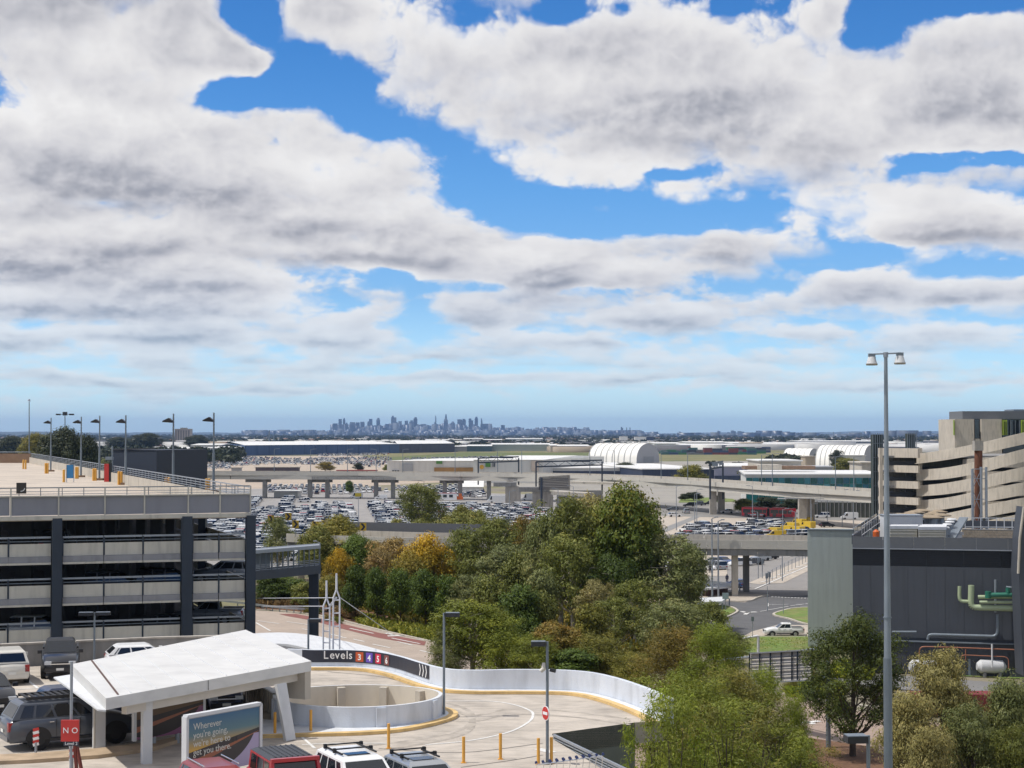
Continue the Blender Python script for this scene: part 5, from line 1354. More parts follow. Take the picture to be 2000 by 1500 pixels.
# heavy portal piers near the junction
t = thing('portal_piers','pair of broad concrete portal piers with crossheads under the long viaduct','pier',G(1000,985))
for x0, x1, yb, yt, Yp in ((987, 1017, 984, 950, 655), (1040, 1080, 998, 960, 610)):
 a, b = P(x0, yb, Yp), P(x1, yb, Yp); z1 = P(x0, yt, Yp).z
 mb = MB(); mb.box(((a.x + b.x) / 2,Yp,z1 / 2),(b.x - a.x,5,z1)); mb.build('pier',C_CONC,t)
 mb = MB(); mb.box(((a.x + b.x) / 2 - 3,Yp,z1 + 0.8),((b.x - a.x) * 1.5,6,1.6)); mb.build('crosshead',C_CONCD,t)
mb = MB(); p = P(996,945,690); mb.box((p.x,p.y - 6,p.z),(2.6,2,3.4)); mb.build('bearing_block',C_CONC,t)
# second lower flyover (partly behind trees) and its near part at right
V2 = smooth_path([P(x,y,Yv) for x,y,Yv in ((560,1040,305),(640,1037,300),(700,1038,297),(800,1044,293),(1000,1051,290),(1200,1055,288),(1380,1057,287),(1480,1059,286),(1600,1062,284),(1700,1066,282))],3)
V2 = [Vector((p.x, p.y, 9.45)) for p in V2]
t = thing('near_flyover','nearer concrete flyover passing behind the trees and ending behind the sage wing','flyover',Vector((V2[0].x,V2[0].y,0)))
segmented(V2, 8.0, 9.45, 0, 0.3, C_VIAD, 'barrier_panel')
segmented(V2, 6.9, 8.0, 0.35, 0.5, C_CONCD, 'girder', 3)
o1 = offs(V2, 0.2); o2 = offs(V2, 12.5)
mb = MB(); mb.strip([Vector((p.x,p.y,8.4)) for p in o1],[Vector((p.x,p.y,8.4)) for p in o2]); mb.strip([Vector((p.x,p.y,7.5)) for p in o2],[Vector((p.x,p.y,7.5)) for p in o1]); mb.build('road_deck',C_CONCD,t)
segmented(V2, 8.2, 9.6, 12.5, 0.3, C_CONCL, 'rear_barrier_panel', 3)
for x,of,m in ((1434,2,C_CONCL),(1456,10,C_CONCD),(660,4,C_CONC),(575,4,C_CONC),(1000,4,C_CONC),(1200,4,C_CONC)):
 c = vpoint(x,of,V2); mb = MB(); mb.box((c.x,c.y,3.5),(1.0,1.0,7.0)); mb.build('pier',m,t)
mb = MB()
a,b = vpoint(600,12.8,V2),vpoint(1100,12.8,V2); mb.beam(Vector((a.x,a.y,9.7)),Vector((b.x,b.y,9.7)),0.12,2.6); mb.build('noise_screen',mat('grey_screen',(0.125,0.13,0.14),0.7,var=0.1),t)
cv = thing('chevron_sign','chevron','sign',(0,0,0),0,'yellow and black chevron boards along the near flyover')
mb = MB(); mb.box((0,0,0),(1.15,0.06,1.35)); mb.build('board',mat('chevron_yellow',(0.62,0.40,0.03),0.5),cv)
mb = MB()
for s in (1,-1): mb.add([(-0.45,-0.04,0.6 * s),(-0.02,-0.04,0.6 * s),(0.42,-0.04,0),(0.0,-0.04,0)],[(0,1,2,3) if s < 0 else (3,2,1,0)])
mb.build('chevron', C_SIGNBLK, cv)
mb = MB(); mb.box((0, 0.05, -1.1), (0.1, 0.06, 2.2)); mb.build('post', C_STEEL, cv)
used = [False]
for (x,y),lab in zip(((529,1014),(563,1009),(577,1024),(616,1026),(709,1029)),('farthest left chevron board above the thin gum tree','highest chevron board, turned toward the lot','chevron board above the pale flyover end','chevron board at the left shoulder of the olive tree','small chevron board at the right shoulder of the olive tree')):
 place(cv, used, P(x, y, 303 if x > 570 else 320), 0.2, lab)
# sign gantries on the viaduct
def gantry(x0, x1, ytop, ybase, label, boards=(), Yg=700):
 a,b = P(x0,ybase,Yg),P(x1,ybase,Yg + 8); q = thing('sign_gantry',label,'gantry',a,0,'steel sign gantries over the viaduct')
 zt = P(x0, ytop, Yg).z; s = Yg / FPX
 for p in (a, b):
  mb = MB(); mb.box((p.x,p.y,(p.z + zt) / 2),(0.55,0.55,zt - p.z)); mb.build('post',C_NAVY,q)
 for dz in (0, -1.8):
  mb = MB(); mb.beam(Vector((a.x,a.y,zt + dz)),Vector((b.x,b.y,zt + dz + 0.5)),0.4,0.5); mb.build('crossbeam',C_NAVY,q)
 for i in range(9):
  f0,f1 = i / 9,(i + 1) / 9; mb = MB(); mb.beam(lerp((a.x,a.y,zt - (1.8 if i % 2 else 0)),(b.x,b.y,zt + 0.5 - (1.8 if i % 2 else 0)),f0),lerp((a.x,a.y,zt - (0 if i % 2 else 1.8)),(b.x,b.y,zt + 0.5 - (0 if i % 2 else 1.8)),f1),0.12,0.12); mb.build('diagonal',C_NAVY,q)
 for (bx0, bx1, y0, y1, m) in boards:
  p0,p1 = P(bx0,y0,Yg + 2),P(bx1,y1,Yg + 2); mb = MB(); mb.box(((p0.x + p1.x) / 2,Yg - 0.6,(p0.z + p1.z) / 2),(p1.x - p0.x,0.2,p0.z - p1.z)); mb.build('board',m,q)
gantry(934,1013,895,947,'left sign gantry over the viaduct in front of the white warehouse',((976,1002,891,895,C_NAVY),),700)
gantry(1047,1176,902,965,'wide sign gantry over the viaduct in front of the arched hangar',((1115,1152,898,902,C_NAVY),),640)
gantry(1387,1412,905,975,'short dark gantry stack standing on the viaduct piers with square boards',((1389,1400,902,910,C_POLE),(1403,1410,901,908,C_POLE)),570)
q = thing('highway_sign_back','big grey back of a highway sign board hanging beside the viaduct','sign',P(1052,960,600))
p0,p1 = P(1052,933,600),P(1112,929,606); p2,p3 = P(1052,957,600),P(1112,957,606)
for i in range(8):
 a,b,c,d = lerp(p0,p2,i / 8),lerp(p1,p3,i / 8),lerp(p1,p3,(i + 0.9) / 8),lerp(p0,p2,(i + 0.9) / 8)
 mb = MB(); mb.add([a,b,c,d],[(0,1,2,3),(3,2,1,0)][:1]); mb.build('board_strip',mat('sign_back',(0.15,0.14,0.135),0.6,var=0.1),q)
mb = MB(); mb.beam(p0,p1,0.5,0.6); mb.beam(p1,p3,0.5,0.5,up=Vector((1,0,0))); mb.build('edge_frame',C_CONC,q)
mb = MB(); mb.tube((p2.x + 1,p2.y,0),p0 + Vector((1,0,0)),0.4); mb.build('post',C_NAVY,q)
# small side ramps under the viaduct (dark slabs, 1100-1180)
q = thing('side_ramp','lower ramp slab ducking under the long viaduct above the tallest tree','ramp',G(1150,1000))
mb = MB(); mb.beam(P(1085,962,590),P(1152,966,585),8,1.2); mb.build('slab',C_CONC,q)
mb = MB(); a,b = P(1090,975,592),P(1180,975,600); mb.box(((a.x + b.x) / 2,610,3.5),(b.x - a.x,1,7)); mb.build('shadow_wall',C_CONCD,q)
mb = MB(); mb.beam(P(1120,942,650),P(1240,945,640),6,0.8); mb.build('upper_slab',C_CONCL,q)
# ---------------- lamp posts: viaduct and ground
lp = thing('street_lamp','lamp','lamp',(0,0,0),0,'thin street lamps along the viaduct')
mb = MB(); mb.tube((0, 0, 0), (0, 0, 10.5), 0.16, 0.10, 6); mb.build('pole', C_POLE, lp)
mb = MB(); mb.beam((0,0,10.5),(1.6,0,10.7),0.12,0.12); mb.box((1.9,0,10.68),(0.9,0.35,0.14)); mb.build('arm',C_STEEL,lp)
used = [False]
vl = [(536,'above the left pier pair'),(607,'over the second pier'),(679,'above the cypress tree'),(735,'over the white van'),(787,'left of the round gum crown'),(889,'in front of the white warehouse front'),(972,'inside the left gantry'),(1019,'just right of the left gantry'),
      (1152,'left of the arched hangar'),(1200,'at the left foot of the arched hangar'),(1291,'right of the arched hangar'),(1343,'in front of the long flat roof'),(1487,'at the left end of the teal building'),(1508,'second along the teal building'),(1631,'before the middle of the teal glass'),(1667,'at the right end of the teal glass')]
for x, l_ in vl:
 c = vpoint(x,0.4 if x % 2 else 12.6); place(lp,used,(c.x,c.y,VZ - 1.2),0 if x % 3 else math.pi,'thin viaduct street lamp ' + l_)
def tall_pole(px,ytop,ybase,label,r=0.13,arm=0,grp='slim lamp posts standing on the ground',m=C_STEEL):
 b = G(px,ybase); q = thing('lamp_post',label,'lamp',b,0,grp); zt = P(px,ytop,b.y).z
 mb = MB(); mb.tube(b, (b.x, b.y, zt), r, r * 0.6, 7); mb.build('pole', m, q)
 if arm:
  mb = MB(); s = b.y / FPX; e = Vector((b.x + arm * s,b.y,zt + 0.25)); mb.beam((b.x,b.y,zt),e,0.10,0.10); mb.box(e + Vector((0,0,0.0)),(7 * s,0.35,0.16)); mb.build('arm_head',m,q)
for a in ((1391,1013,1182,'left of the twin slim posts by the corner lawn',0.17),(1403,1018,1168,'right of the twin slim posts by the corner lawn',0.17),(1321,950,1036,'slim post beside the slip road',0.14),
          (1357,965,1030,'slim post left of the hire car lot'),(1361,957,1027,'slim post among the left end of the hire cars'),(1470,950,1018,'slim post in front of the red bus front half'),
          (1480,1000,1026,'short post at the hire car lot rear'),(1529,995,1054,'slim post behind the yellow shuttles',0.14),(1528,1052,1136,'slim post at the top of the fenced crossing',0.12),(1554,1000,1056,'slim post on the flyover by the sage wing',0.2),
          (1585,985,1028,'slim post with a long double arm by the bus lane',0.14,0),(1616,962,1028,'slim post left of the white van',0.13),(1645,958,1029,'slim post behind the white van',0.13),(1667,960,1035,'slim post right of the white van',0.15),
          (1499,1145,1195,'slim sign post on the junction',0.08),(1530,1170,1202,'slim post at the tip of the right lawn',0.06),(1417,1160,1195,'post of the pale blue sign',0.06),(867,1066,1150,'white armed lamp over the tree tops',0.12),
          (919,1090,1190,'slim post rising from the gum trees',0.12),(624,1060,1195,'tall slim post beside the end of the footbridge',0.14),(1090,955,1010,'slim post by the viaduct portal',0.14),(1120,950,1005,'slim post right of the grey sign back',0.14),
          (700,975,1028,'slim post in the full car lot at the left',0.12),(750,975,1022,'slim post in the car lot under the van',0.12),(828,940,975,'slim post left of the rental shed'),(995,960,1035,'slim post in the car lot by the orange loader',0.13),(660,990,1030,'slim post at the near edge of the car lot',0.12)):
 tall_pole(a[0],a[1],a[2],a[3],*(a[4:5] or (0.13,)),arm=(-14 if a[0] == 867 else (0 if a[0] in (1499,1530,1417) else 9 if a[0] % 2 else -9)))
q = thing('double_arm_lamp','wide double armed lamp above the bus lane at the right','lamp',G(1585,1030)); b = G(1584,1030)
mb = MB(); zt = P(1584,974,b.y).z; mb.beam((b.x - 8.2,b.y,zt),(b.x + 8.2,b.y,zt + 0.1),0.14,0.14); mb.build('arms',C_STEEL,q)
for k in (-1,1): mb = MB(); mb.box((b.x + k * 8.4,b.y,zt + 0.05),(2.2,0.5,0.3)); mb.build('lamp_head',C_WHITE,q)
mb = MB(); mb.tube((b.x,b.y,0),(b.x,b.y,zt),0.14,0.1,6); mb.build('pole',C_STEEL,q)
# the big high mast in the foreground
Yh = 85.0; b = P(1737, 1500, Yh); b.z = 0
q = thing('high_mast','very tall grey light mast with two white floodlight heads, the nearest mast at the right','lamp',b)
zt = P(1730, 692, Yh).z
b.x = P(1730, 692, Yh).x
zm = P(1737, 1285, Yh).z
mb = MB(); mb.tube((b.x,b.y,0),(b.x,b.y,zm),0.24,0.21,14); mb.build('lower_shaft',C_POLE,q)
mb = MB(); mb.tube((b.x,b.y,zm - 0.3),(b.x,b.y,zt),0.18,0.085,14); mb.build('upper_shaft',mat('pole_light',(0.27,0.31,0.35),0.45,metal=0.35,var=0.1,scale=1.0,stain=0.15),q)
mb = MB(); p = P(1737,1206,Yh); mb.tube((b.x,b.y,p.z - 0.03),(b.x,b.y,p.z + 0.03),0.205,n=14); mb.build('joint_band',C_POLE,q)
s = Yh / FPX
mb = MB(); mb.beam((b.x - 29 * s,b.y,zt + 0.0),(b.x + 29 * s,b.y,zt + 0.06),0.09,0.07); mb.tube((b.x,b.y,zt - 0.15),(b.x,b.y,zt + 0.1),0.12); mb.build('cross_arm',C_STEEL,q)
for k, yo in ((-1, 0.0), (1, 0.05)):
 c = Vector((b.x + k * 27.5 * s, b.y, zt - 0.12 + yo))
 mb = MB(); mb.tube(c + Vector((0,0,0.0)),c + Vector((0,0,-0.34)),0.17,0.27,14); hd = mb.build('lamp_head',C_WHITE,q)
 mb = MB(); mb.tube(c + Vector((0,0,-0.34)),c + Vector((0,0,-0.42)),0.30,0.27,14); mb.build('lens_rim',C_CONC,hd)
 mb = MB(); mb.box(c + Vector((0,0,0.08)),(0.32,0.24,0.15)); mb.build('gear_box',C_POLE,hd)
 mb = MB(); mb.box(c + Vector((0.14 * -k,-0.15,-0.2)),(0.05,0.04,0.38)); mb.build('bracket',C_STEEL,hd)
# white lattice masts with stays
def rung_mast(x0, x1, ytop, yfork, yside, ybot, Ym, label):
 q = thing('lattice_mast',label,'mast',Vector((P((x0 + x1) / 2,1280,Ym).x,Ym,0)),0,'white forked ladder masts')
 xm = (x0 + x1) / 2; m = mat('mast_white', (0.60, 0.61, 0.66), 0.5, var=0.05)
 mb = MB(); mb.tube(P(xm,yfork,Ym),P(xm,ytop,Ym),0.06,0.05); mb.build('spike',m,q)
 for x in (x0, x1):
  mb = MB(); a = P(x,yside,Ym); mb.tube(P(xm,yfork,Ym),a,0.045); mb.tube(a,(a.x,a.y,0.0),0.045); mb.build('leg',m,q)
 y = yside + 2; k = 0
 for y in np.linspace(yside + 4, ybot, 6):
  mb = MB(); mb.tube(P(x0, y, Ym), P(x1, y, Ym), 0.035); mb.build('rung', m, q)
 return q
rung_mast(631.5,644,1134,1168,1184,1300,94.0,'left and shorter white forked ladder mast behind the levels sign')
rung_mast(651,663.5,1120,1151,1168,1300,93.3,'right and taller white forked ladder mast behind the levels sign')
q = thing('stay_cables','thin white stay cables running from the forked masts across the road','cable',P(657,1167,93.3))
m = MATS['mast_white']
for a,b in ((P(500,1168.5,128),P(652,1167.5,93.3)),(P(500,1184,128),P(633,1184,94)),(P(664,1167,93.3),P(757,1232,108)),(P(644,1184,94),P(657,1167,93.3))):
 mb = MB(); mb.tube(a,b,0.022 if abs(b.y - 93.3) > .1 or abs(a.y - 94) > .1 else 0.06,n=5); mb.build('cable',m,q)
# back of the overhead sign at right foreground
q = thing('overhead_sign_frame','back of a large overhead road sign on a tubular gantry left of the dark pine','gantry',G(1617,1462)); b = G(1618,1462); Yg = b.y
a0, a1 = P(1400, 1291, 168), P(1612, 1266, Yg)
mb = MB(); mb.tube(a0, a1, 0.13, 0.13, 10); mb.build('top_tube', C_STEEL, q)
mb = MB(); mb.tube(b,(b.x,b.y,P(1617,1268,Yg).z),0.22,0.17,12); mb.build('post',C_POLE,q)
mb = MB(); mb.tube(P(1520,1331,157),P(1612,1323,Yg),0.09,0.09,8); mb.build('lower_tube',C_STEEL,q)
p00,p10,p01,p11 = P(1464,1276,160),P(1586,1269,151.5),P(1464,1335,160),P(1586,1328,151.5)
mb = MB(); mb.add([p00 + Vector((0,0.35,0)),p10 + Vector((0,0.35,0)),p11 + Vector((0,0.35,0)),p01 + Vector((0,0.35,0))],[(0,1,2,3)]); mb.build('sign_back',mat('bare_aluminium',(0.60,0.57,0.54),0.6,var=0.1),q)
for f in (0, 0.17, 0.345, 0.52, 0.69, 0.775, 1.0):
 mb = MB(); mb.beam(lerp(p00,p10,f),lerp(p01,p11,f),0.10,0.14,up=Vector((1,0,0))); mb.build('upright',C_NAVY,q)
for f in (0.18, 0.38, 0.58, 0.78):
 mb = MB(); mb.beam(lerp(p00,p01,f),lerp(p10,p11,f),0.07,0.09); mb.build('stringer',C_NAVY,q)
for f in (0.0, 1.0):
 mb = MB(); mb.beam(lerp(p00,p01,f),lerp(p10,p11,f),0.2,0.12); mb.build('walkway_rail',C_STEEL,q)
# white service pole with bent arm behind it
q = thing('bent_pole','pale bent arm pole on the lawn left of the white ute','lamp',G(1481,1290)); b = G(1481,1290)
mb = MB(); zt = P(1481,1242,b.y).z; mb.tube(b,(b.x,b.y,zt),0.18,0.16); mb.tube((b.x,b.y,zt),P(1450,1247,b.y),0.15,0.1); mb.build('pole',C_WHITE,q)
q = thing('grey_sign_post','small grey square sign on a thin post left of the white ute','sign',G(1470,1246)); b = G(1470,1246)
mb = MB(); mb.tube(b,P(1470,1205,b.y),0.04); mb.build('post',C_STEEL,q); mb = MB(); mb.box(P(1470,1209,b.y - 0.06),(0.36,0.03,0.6)); mb.build('panel',C_POLE,q)
q = thing('pale_blue_sign','pale blue square sign at the left corner lawn','sign',G(1417,1195)); b = G(1417,1195)
mb = MB(); mb.box(P(1417,1164,b.y - 0.1),(0.95,0.04,0.95)); mb.build('panel',mat('pale_blue',(0.34,0.42,0.45),0.5),q)
# fenced crossing, guard rails, people, boxes
q = thing('crossing_fence','row of slim fence posts along the striped crossing by the sage wing','fence',G(1500,1140))
for i in range(12):
 c = lerp(G(1500,1140),G(1580,1096),i / 11); mb = MB(); mb.box((c.x,c.y,1.1),(0.09,0.09,2.2)); mb.build('post',C_POLE,q)
mb = MB(); mb.beam(G(1500,1140,0) + Vector((0,0,2.1)),G(1580,1096,0) + Vector((0,0,2.1)),0.06,0.06); mb.build('rail',C_STEEL,q)
q = thing('guard_rail','steel guard rail along the far edge of the access road at the left','guard rail',G(497,1193))
pts = smooth_path([G(x,y) for x,y in ((380,1176),(497,1190),(520,1193),(560,1197),(600,1199),(625,1198))],3)
for a, b in zip(pts[:-1], pts[1:]):
 mb = MB(); mb.beam(a + Vector((0,0,0.75)),b + Vector((0,0,0.75)),0.06,0.32); mb.build('rail_section',C_STEEL,q)
 mb = MB(); mb.box((a.x, a.y + 0.1, 0.4), (0.14, 0.14, 0.8)); mb.build('post', C_POLE, q)
q = thing('median_fence','low mesh barrier in the flyover shadow left of the pale pier','fence',G(1360,1145))
for i in range(8):
 a,b = lerp(G(1350,1142),G(1424,1151),i / 8),lerp(G(1350,1142),G(1424,1151),(i + 0.96) / 8); mb = MB(); mb.beam(a + Vector((0,0,0.6)),b + Vector((0,0,0.6)),0.06,1.1); mb.build('panel',C_STEEL,q)
for x,y,h,c,lab in ((1387,1120,1.75,(0.02,0.02,0.03),'person in dark clothes standing by the kerb left of the twin posts'),(1420,1140,1.7,(0.015,0.02,0.05),'person in dark blue walking at the edge of the flyover shadow')):
 b = G(x, y); q = thing('person', lab, 'person', b)
 me = bpy.data.meshes.new('body'); vs = [(0,0,0.95 * h / 1.75),(-0.10,0,0.92 * h / 1.75),(-0.12,0.08,0.48),(-0.13,-0.02,0.05),(0.10,0,0.92 * h / 1.75),(0.12,-0.12,0.48),(0.13,-0.02,0.05),(0,0,1.2),(0,0,1.42),(-0.2,0,1.38),(-0.26,0.06,1.1),(-0.26,-0.08,0.85),(0.2,0,1.38),(0.26,-0.04,1.1),(0.25,-0.12,0.85),(0,0,1.52),(0,0,1.66)]
 es = [(0,1),(1,2),(2,3),(0,4),(4,5),(5,6),(0,7),(7,8),(8,9),(9,10),(10,11),(8,12),(12,13),(13,14),(8,15),(15,16)]
 me.from_pydata(vs, es, []); o = bpy.data.objects.new('body', me); link(o); o.parent = q
 rad = [0.15,0.1,0.075,0.06,0.1,0.075,0.06,0.15,0.14,0.07,0.05,0.04,0.07,0.05,0.04,0.06,0.11]
 sk = o.modifiers.new('skin', 'SKIN'); lay = me.skin_vertices[0].data
 for i, r in enumerate(rad): lay[i].radius = (r, r)
 lay[0].use_root = True
 me.materials.append(mat('clothes_%d' % x, c, 0.9, var=0.1))
 mb = MB(); mb.tube(Vector((b.x,b.y,1.60)),Vector((b.x,b.y,1.75)),0.115,0.06,8); mb.build('hair',C_DARK,q)
q = thing('traffic_signals','traffic signal posts with dark boxes at the crossing island','traffic light',G(1481,1130))
for x,yt,yb in ((1481,1090,1131),(1489,1092,1131),(1497,1120,1142),(1503,1118,1142)):
 b = G(x,yb); zt = P(x,yt,b.y).z; mb = MB(); mb.tube(b,(b.x,b.y,zt),0.09); mb.build('post',C_STEEL,q)
 mb = MB(); mb.box((b.x,b.y - 0.15,zt - 0.4),(0.4,0.25,0.95)); mb.build('signal_head',C_POLE,q)
# ---------------- buildings of the middle distance
def block(nm,label,x0,x1,ytop,ybase,dep,mw,mr,cat='building',Yw=None,skew=0.0,roof_rise=0.0,dy=0.0,group=None):
 a, b = G(x0, ybase), G(x1, ybase + dy)
 if Yw: a, b = P(x0, 900, Yw), P(x1, 900, Yw)
 a.z = b.z = 0
 h = P(x0, ytop, a.y).z
 q = thing(nm, label, cat, a, 0, group)
 c, d = b + Vector((skew, dep, 0)), a + Vector((skew, dep, 0))
 mb = MB(); mb.prism([(p.x, p.y) for p in (a, b, c, d)], 0, h); mb.build('walls', mw, q)
 ov = 0.6
 A_,B_,C_,D_ = a + Vector((-ov,-ov,h + .01)),b + Vector((ov,-ov,h + .01)),c + Vector((ov,ov,h + .01)),d + Vector((-ov,ov,h + .01))
 mb = MB()
 if roof_rise:
  m1,m2 = (A_ + D_) / 2 + Vector((0,0,roof_rise)),(B_ + C_) / 2 + Vector((0,0,roof_rise))
  mb.add([A_,B_,C_,D_,m1,m2],[(0,1,5,4),(4,5,2,3),(1,2,5),(0,4,3),(3,2,1,0)])
 else: mb.prism([(p.x, p.y) for p in (A_, B_, C_, D_)], h + 0.01, h + 0.5)
 mb.build('roof', mr, q)
 return q, a, b, h
def openings(q, a, b, h, n, z0, z1, m, nm='window', w=0.7, off=0.12):
 d = (b - a);
 for i in range(n):
  p, r = a + d * ((i + 0.5 - w / 2) / n), a + d * ((i + 0.5 + w / 2) / n)
  mb = MB(); mb.beam(p + Vector((0,-off,(z0 + z1) / 2)),r + Vector((0,-off,(z0 + z1) / 2)),0.1,z1 - z0); mb.build(nm,m,q)
WHT = mat('warehouse_white',(0.62,0.61,0.57),0.6,var=0.08,scale=0.05,stain=0.1,stain_scale=(0.3,0.3,0.03))
WGR = mat('warehouse_grey', (0.30, 0.31, 0.32), 0.6, var=0.08, scale=0.05)
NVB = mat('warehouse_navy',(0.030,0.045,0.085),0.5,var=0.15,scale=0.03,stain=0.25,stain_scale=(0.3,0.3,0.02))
# teal building
q,a,b,h = block('teal_glass_building','two storey building with a teal glass band and white roof behind the viaduct',1457,1722,928,0,60,WHT,C_ROOFW,Yw=618,skew=6)
z0, z1 = P(0, 957, 618).z, P(0, 932.5, 618).z
for i in range(21):
 p, r = lerp(a, b, i / 21), lerp(a, b, (i + 0.94) / 21)
 for k in range(2):
  zz0, zz1 = z0 + (z1 - z0) * k / 2, z0 + (z1 - z0) * (k + 0.95) / 2
  mb = MB(); mb.beam(p + Vector((0,-0.3,(zz0 + zz1) / 2)),r + Vector((0,-0.3,(zz0 + zz1) / 2)),0.15,zz1 - zz0)
  mb.build('glass_panel',mat('teal_glass_%d' % ((i * 3 + k * 5) % 4),((0.05,0.22,0.26),(0.02,0.15,0.15),(0.03,0.13,0.19),(0.015,0.10,0.10))[(i * 3 + k * 5) % 4],0.15,var=0.2,scale=0.3,spec=0.7),q)
z2 = P(0, 985, 618).z
for i in range(6):
 p,r = lerp(a,b,i / 21),lerp(a,b,(i + 0.9) / 21); mb = MB(); mb.beam(p + Vector((0,-0.3,(max(z2,1) + z0) / 2 - 0.5)),r + Vector((0,-0.3,(max(z2,1) + z0) / 2 - 0.5)),0.15,z0 - max(z2,1) - 1.5); mb.build('lower_glass',MATS['teal_glass_1'],q)
mb = MB(); p = P(1480,920,640); mb.box((p.x + 5,650,14.4),(9,12,1.8)); mb.build('roof_plant',C_CONCL,q)
mb = MB(); p = P(1520,922,650); mb.box((p.x,650,14.2),(26,10,1.2)); mb.build('roof_plant',C_BRICK,q)
# long flat white-roofed sheds behind viaduct
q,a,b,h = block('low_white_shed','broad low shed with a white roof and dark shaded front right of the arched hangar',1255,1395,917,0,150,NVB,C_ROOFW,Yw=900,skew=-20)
q,a,b,h = block('white_roof_terminal','long low white roofed building in front of the arched hangar',1072,1268,915,0,170,WHT,C_ROOFW,Yw=960,skew=-10)
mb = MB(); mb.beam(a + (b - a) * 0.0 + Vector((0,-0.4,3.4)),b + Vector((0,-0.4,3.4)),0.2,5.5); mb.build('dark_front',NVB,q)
q,a,b,h = block('grey_purple_shed','long grey shed with a lavender wall right of the flat roofs',1395,1482,912,0,90,mat('lavender_wall',(0.30,0.30,0.38),0.6,var=0.05),C_ROOFW,Yw=880,skew=10)
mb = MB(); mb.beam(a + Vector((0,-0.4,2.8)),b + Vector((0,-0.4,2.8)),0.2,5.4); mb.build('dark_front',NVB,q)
q,a,b,h = block('cream_box_hall','plain cream box hall above the left end of the teal building',1484,1565,901,0,40,mat('cream_wall',(0.47,0.43,0.36),0.7,var=0.06),C_ROOFW,Yw=780)
openings(q,a,b,h,9,h * 0.35,h * 0.9,mat('cream_door',(0.56,0.52,0.45),0.6),'door_panel')
q,a,b,h = block('grey_wall_hall','low pale grey hall right of the cream box hall',1565,1626,913,0,20,WGR,C_ROOFG,Yw=760)
q,a,b,h = block('pale_block_right','pale concrete block between the bushes and the green lattice tower',1683,1712,905,0,25,C_CONCL,C_CONCL,Yw=690)
q,a,b,h = block('tan_block','small tan block between the far white domes',1573,1592,892,0,20,mat('tan_wall',(0.40,0.33,0.24),0.8),C_CONCL,Yw=1250)
# left white warehouse with green square sign
q,a,b,h = block('white_warehouse','white warehouse with small green signs and a brown lower wall behind the viaduct',756,925,900,0,120,WHT,C_ROOFW,Yw=985,skew=55,roof_rise=0.5)
GS = mat('green_sign', (0.07, 0.20, 0.035), 0.5)
mb = MB(); p = P(858,903,984); mb.box(p,(12 * .29,0.2,6 * .29)); mb.build('green_sign',GS,q)
mb = MB(); p0,p1 = P(848,913,984),P(924,921,984); mb.box(((p0.x + p1.x) / 2,984.2,(p0.z + p1.z) / 2),(p1.x - p0.x,0.4,p0.z - p1.z)); mb.build('brown_wall',mat('ochre_wall',(0.30,0.17,0.06),0.8,var=0.3,scale=0.1),q)
mb = MB(); p0,p1 = P(786,905,984),P(806,921,984); mb.box(((p0.x + p1.x) / 2,984.1,(p0.z + p1.z) / 2),(p1.x - p0.x,0.4,p0.z - p1.z)); mb.build('grey_door',WGR,q)
openings(q,P(767,0,984.5).xy.to_3d(),P(782,0,984.5).xy.to_3d(),h,3,3,6,C_WGLASS)
q,a,b,h = block('white_warehouse','white warehouse front with a second green sign between the two gantries',925,1060,898,0,130,WHT,C_ROOFW,Yw=940,skew=40,roof_rise=1.5)
mb = MB(); p = P(953,908,939); mb.box(p,(10 * .28,0.2,8 * .28)); mb.build('green_sign',GS,q)
mb = MB(); p = P(941,912,938.5); mb.tube(p,p + Vector((0,-0.3,0)),1.2,n=14); mb.build('yellow_emblem',mat('emblem_yellow',(0.55,0.30,0.03),0.5),q)
for x in (963,966): mb = MB(); p = P(x,908,939); mb.box(p,(0.5,0.2,2.2)); mb.build('slot_window',C_WGLASS,q)
mb = MB(); p = P(1045,910,939); mb.box(p,(14 * .28,0.2,20 * .28)); mb.build('beige_door',mat('beige_door',(0.5,0.42,0.35),0.7),q)
# arched hangars
def hangar(nm, label, x0, x1, x2, ytop, ybase, Yh_, m, ribs=8):
 """vault whose axis runs left-right-ish, round end seen at the right"""
 a = P(x0, ybase, Yh_ + 40); b = P(x1, ybase, Yh_); e = P(x2, ybase, Yh_ + 40)
 a.z = b.z = e.z = 0; H = P(x1, ytop, Yh_ + 20).z
 q = thing(nm, label, 'hangar', b)
 ax = (a - b); ac = (e - b); n = 16
 prof = [(0.5 - 0.5 * math.cos(math.pi * k / n),math.sin(math.pi * k / n) ** 0.75 * H) for k in range(n + 1)]
 for i in range(ribs):
  f0, f1 = i / ribs, (i + 0.985) / ribs
  mb = MB(); mb.strip([b + ax * f1 + ac * u + Vector((0,0,z)) for u,z in prof],[b + ax * f0 + ac * u + Vector((0,0,z)) for u,z in prof],True); mb.build('vault_panel',m,q)
  mb = MB(); mb.strip([b + ax * (f1 + 0.02) + ac * u + Vector((0,-0.15,z * 1.004 + 0.05)) for u,z in prof],[b + ax * (f1) + ac * u + Vector((0,-0.15,z * 1.004 + 0.05)) for u,z in prof],True); mb.build('seam',mat('seam_grey',(0.36,0.36,0.35),0.7),q)
 mb = MB(); mb.add([b + ac * u + Vector((0,0,z)) for u,z in prof],[tuple(range(n + 1))]); mb.build('end_wall',mat('hangar_end',(0.40,0.40,0.41),0.7,var=0.05),q)
 mb = MB(); mb.add([b + ac * u + Vector((0.1,-0.2,z)) for u,z in ((0.3,0),(0.75,0),(0.75,H * 0.33),(0.3,H * 0.33))],[(0,1,2,3)]); mb.build('door',WGR,q)
 return q
FAB = mat('white_fabric', (0.80, 0.78, 0.72), 0.7, var=0.04, scale=0.1)
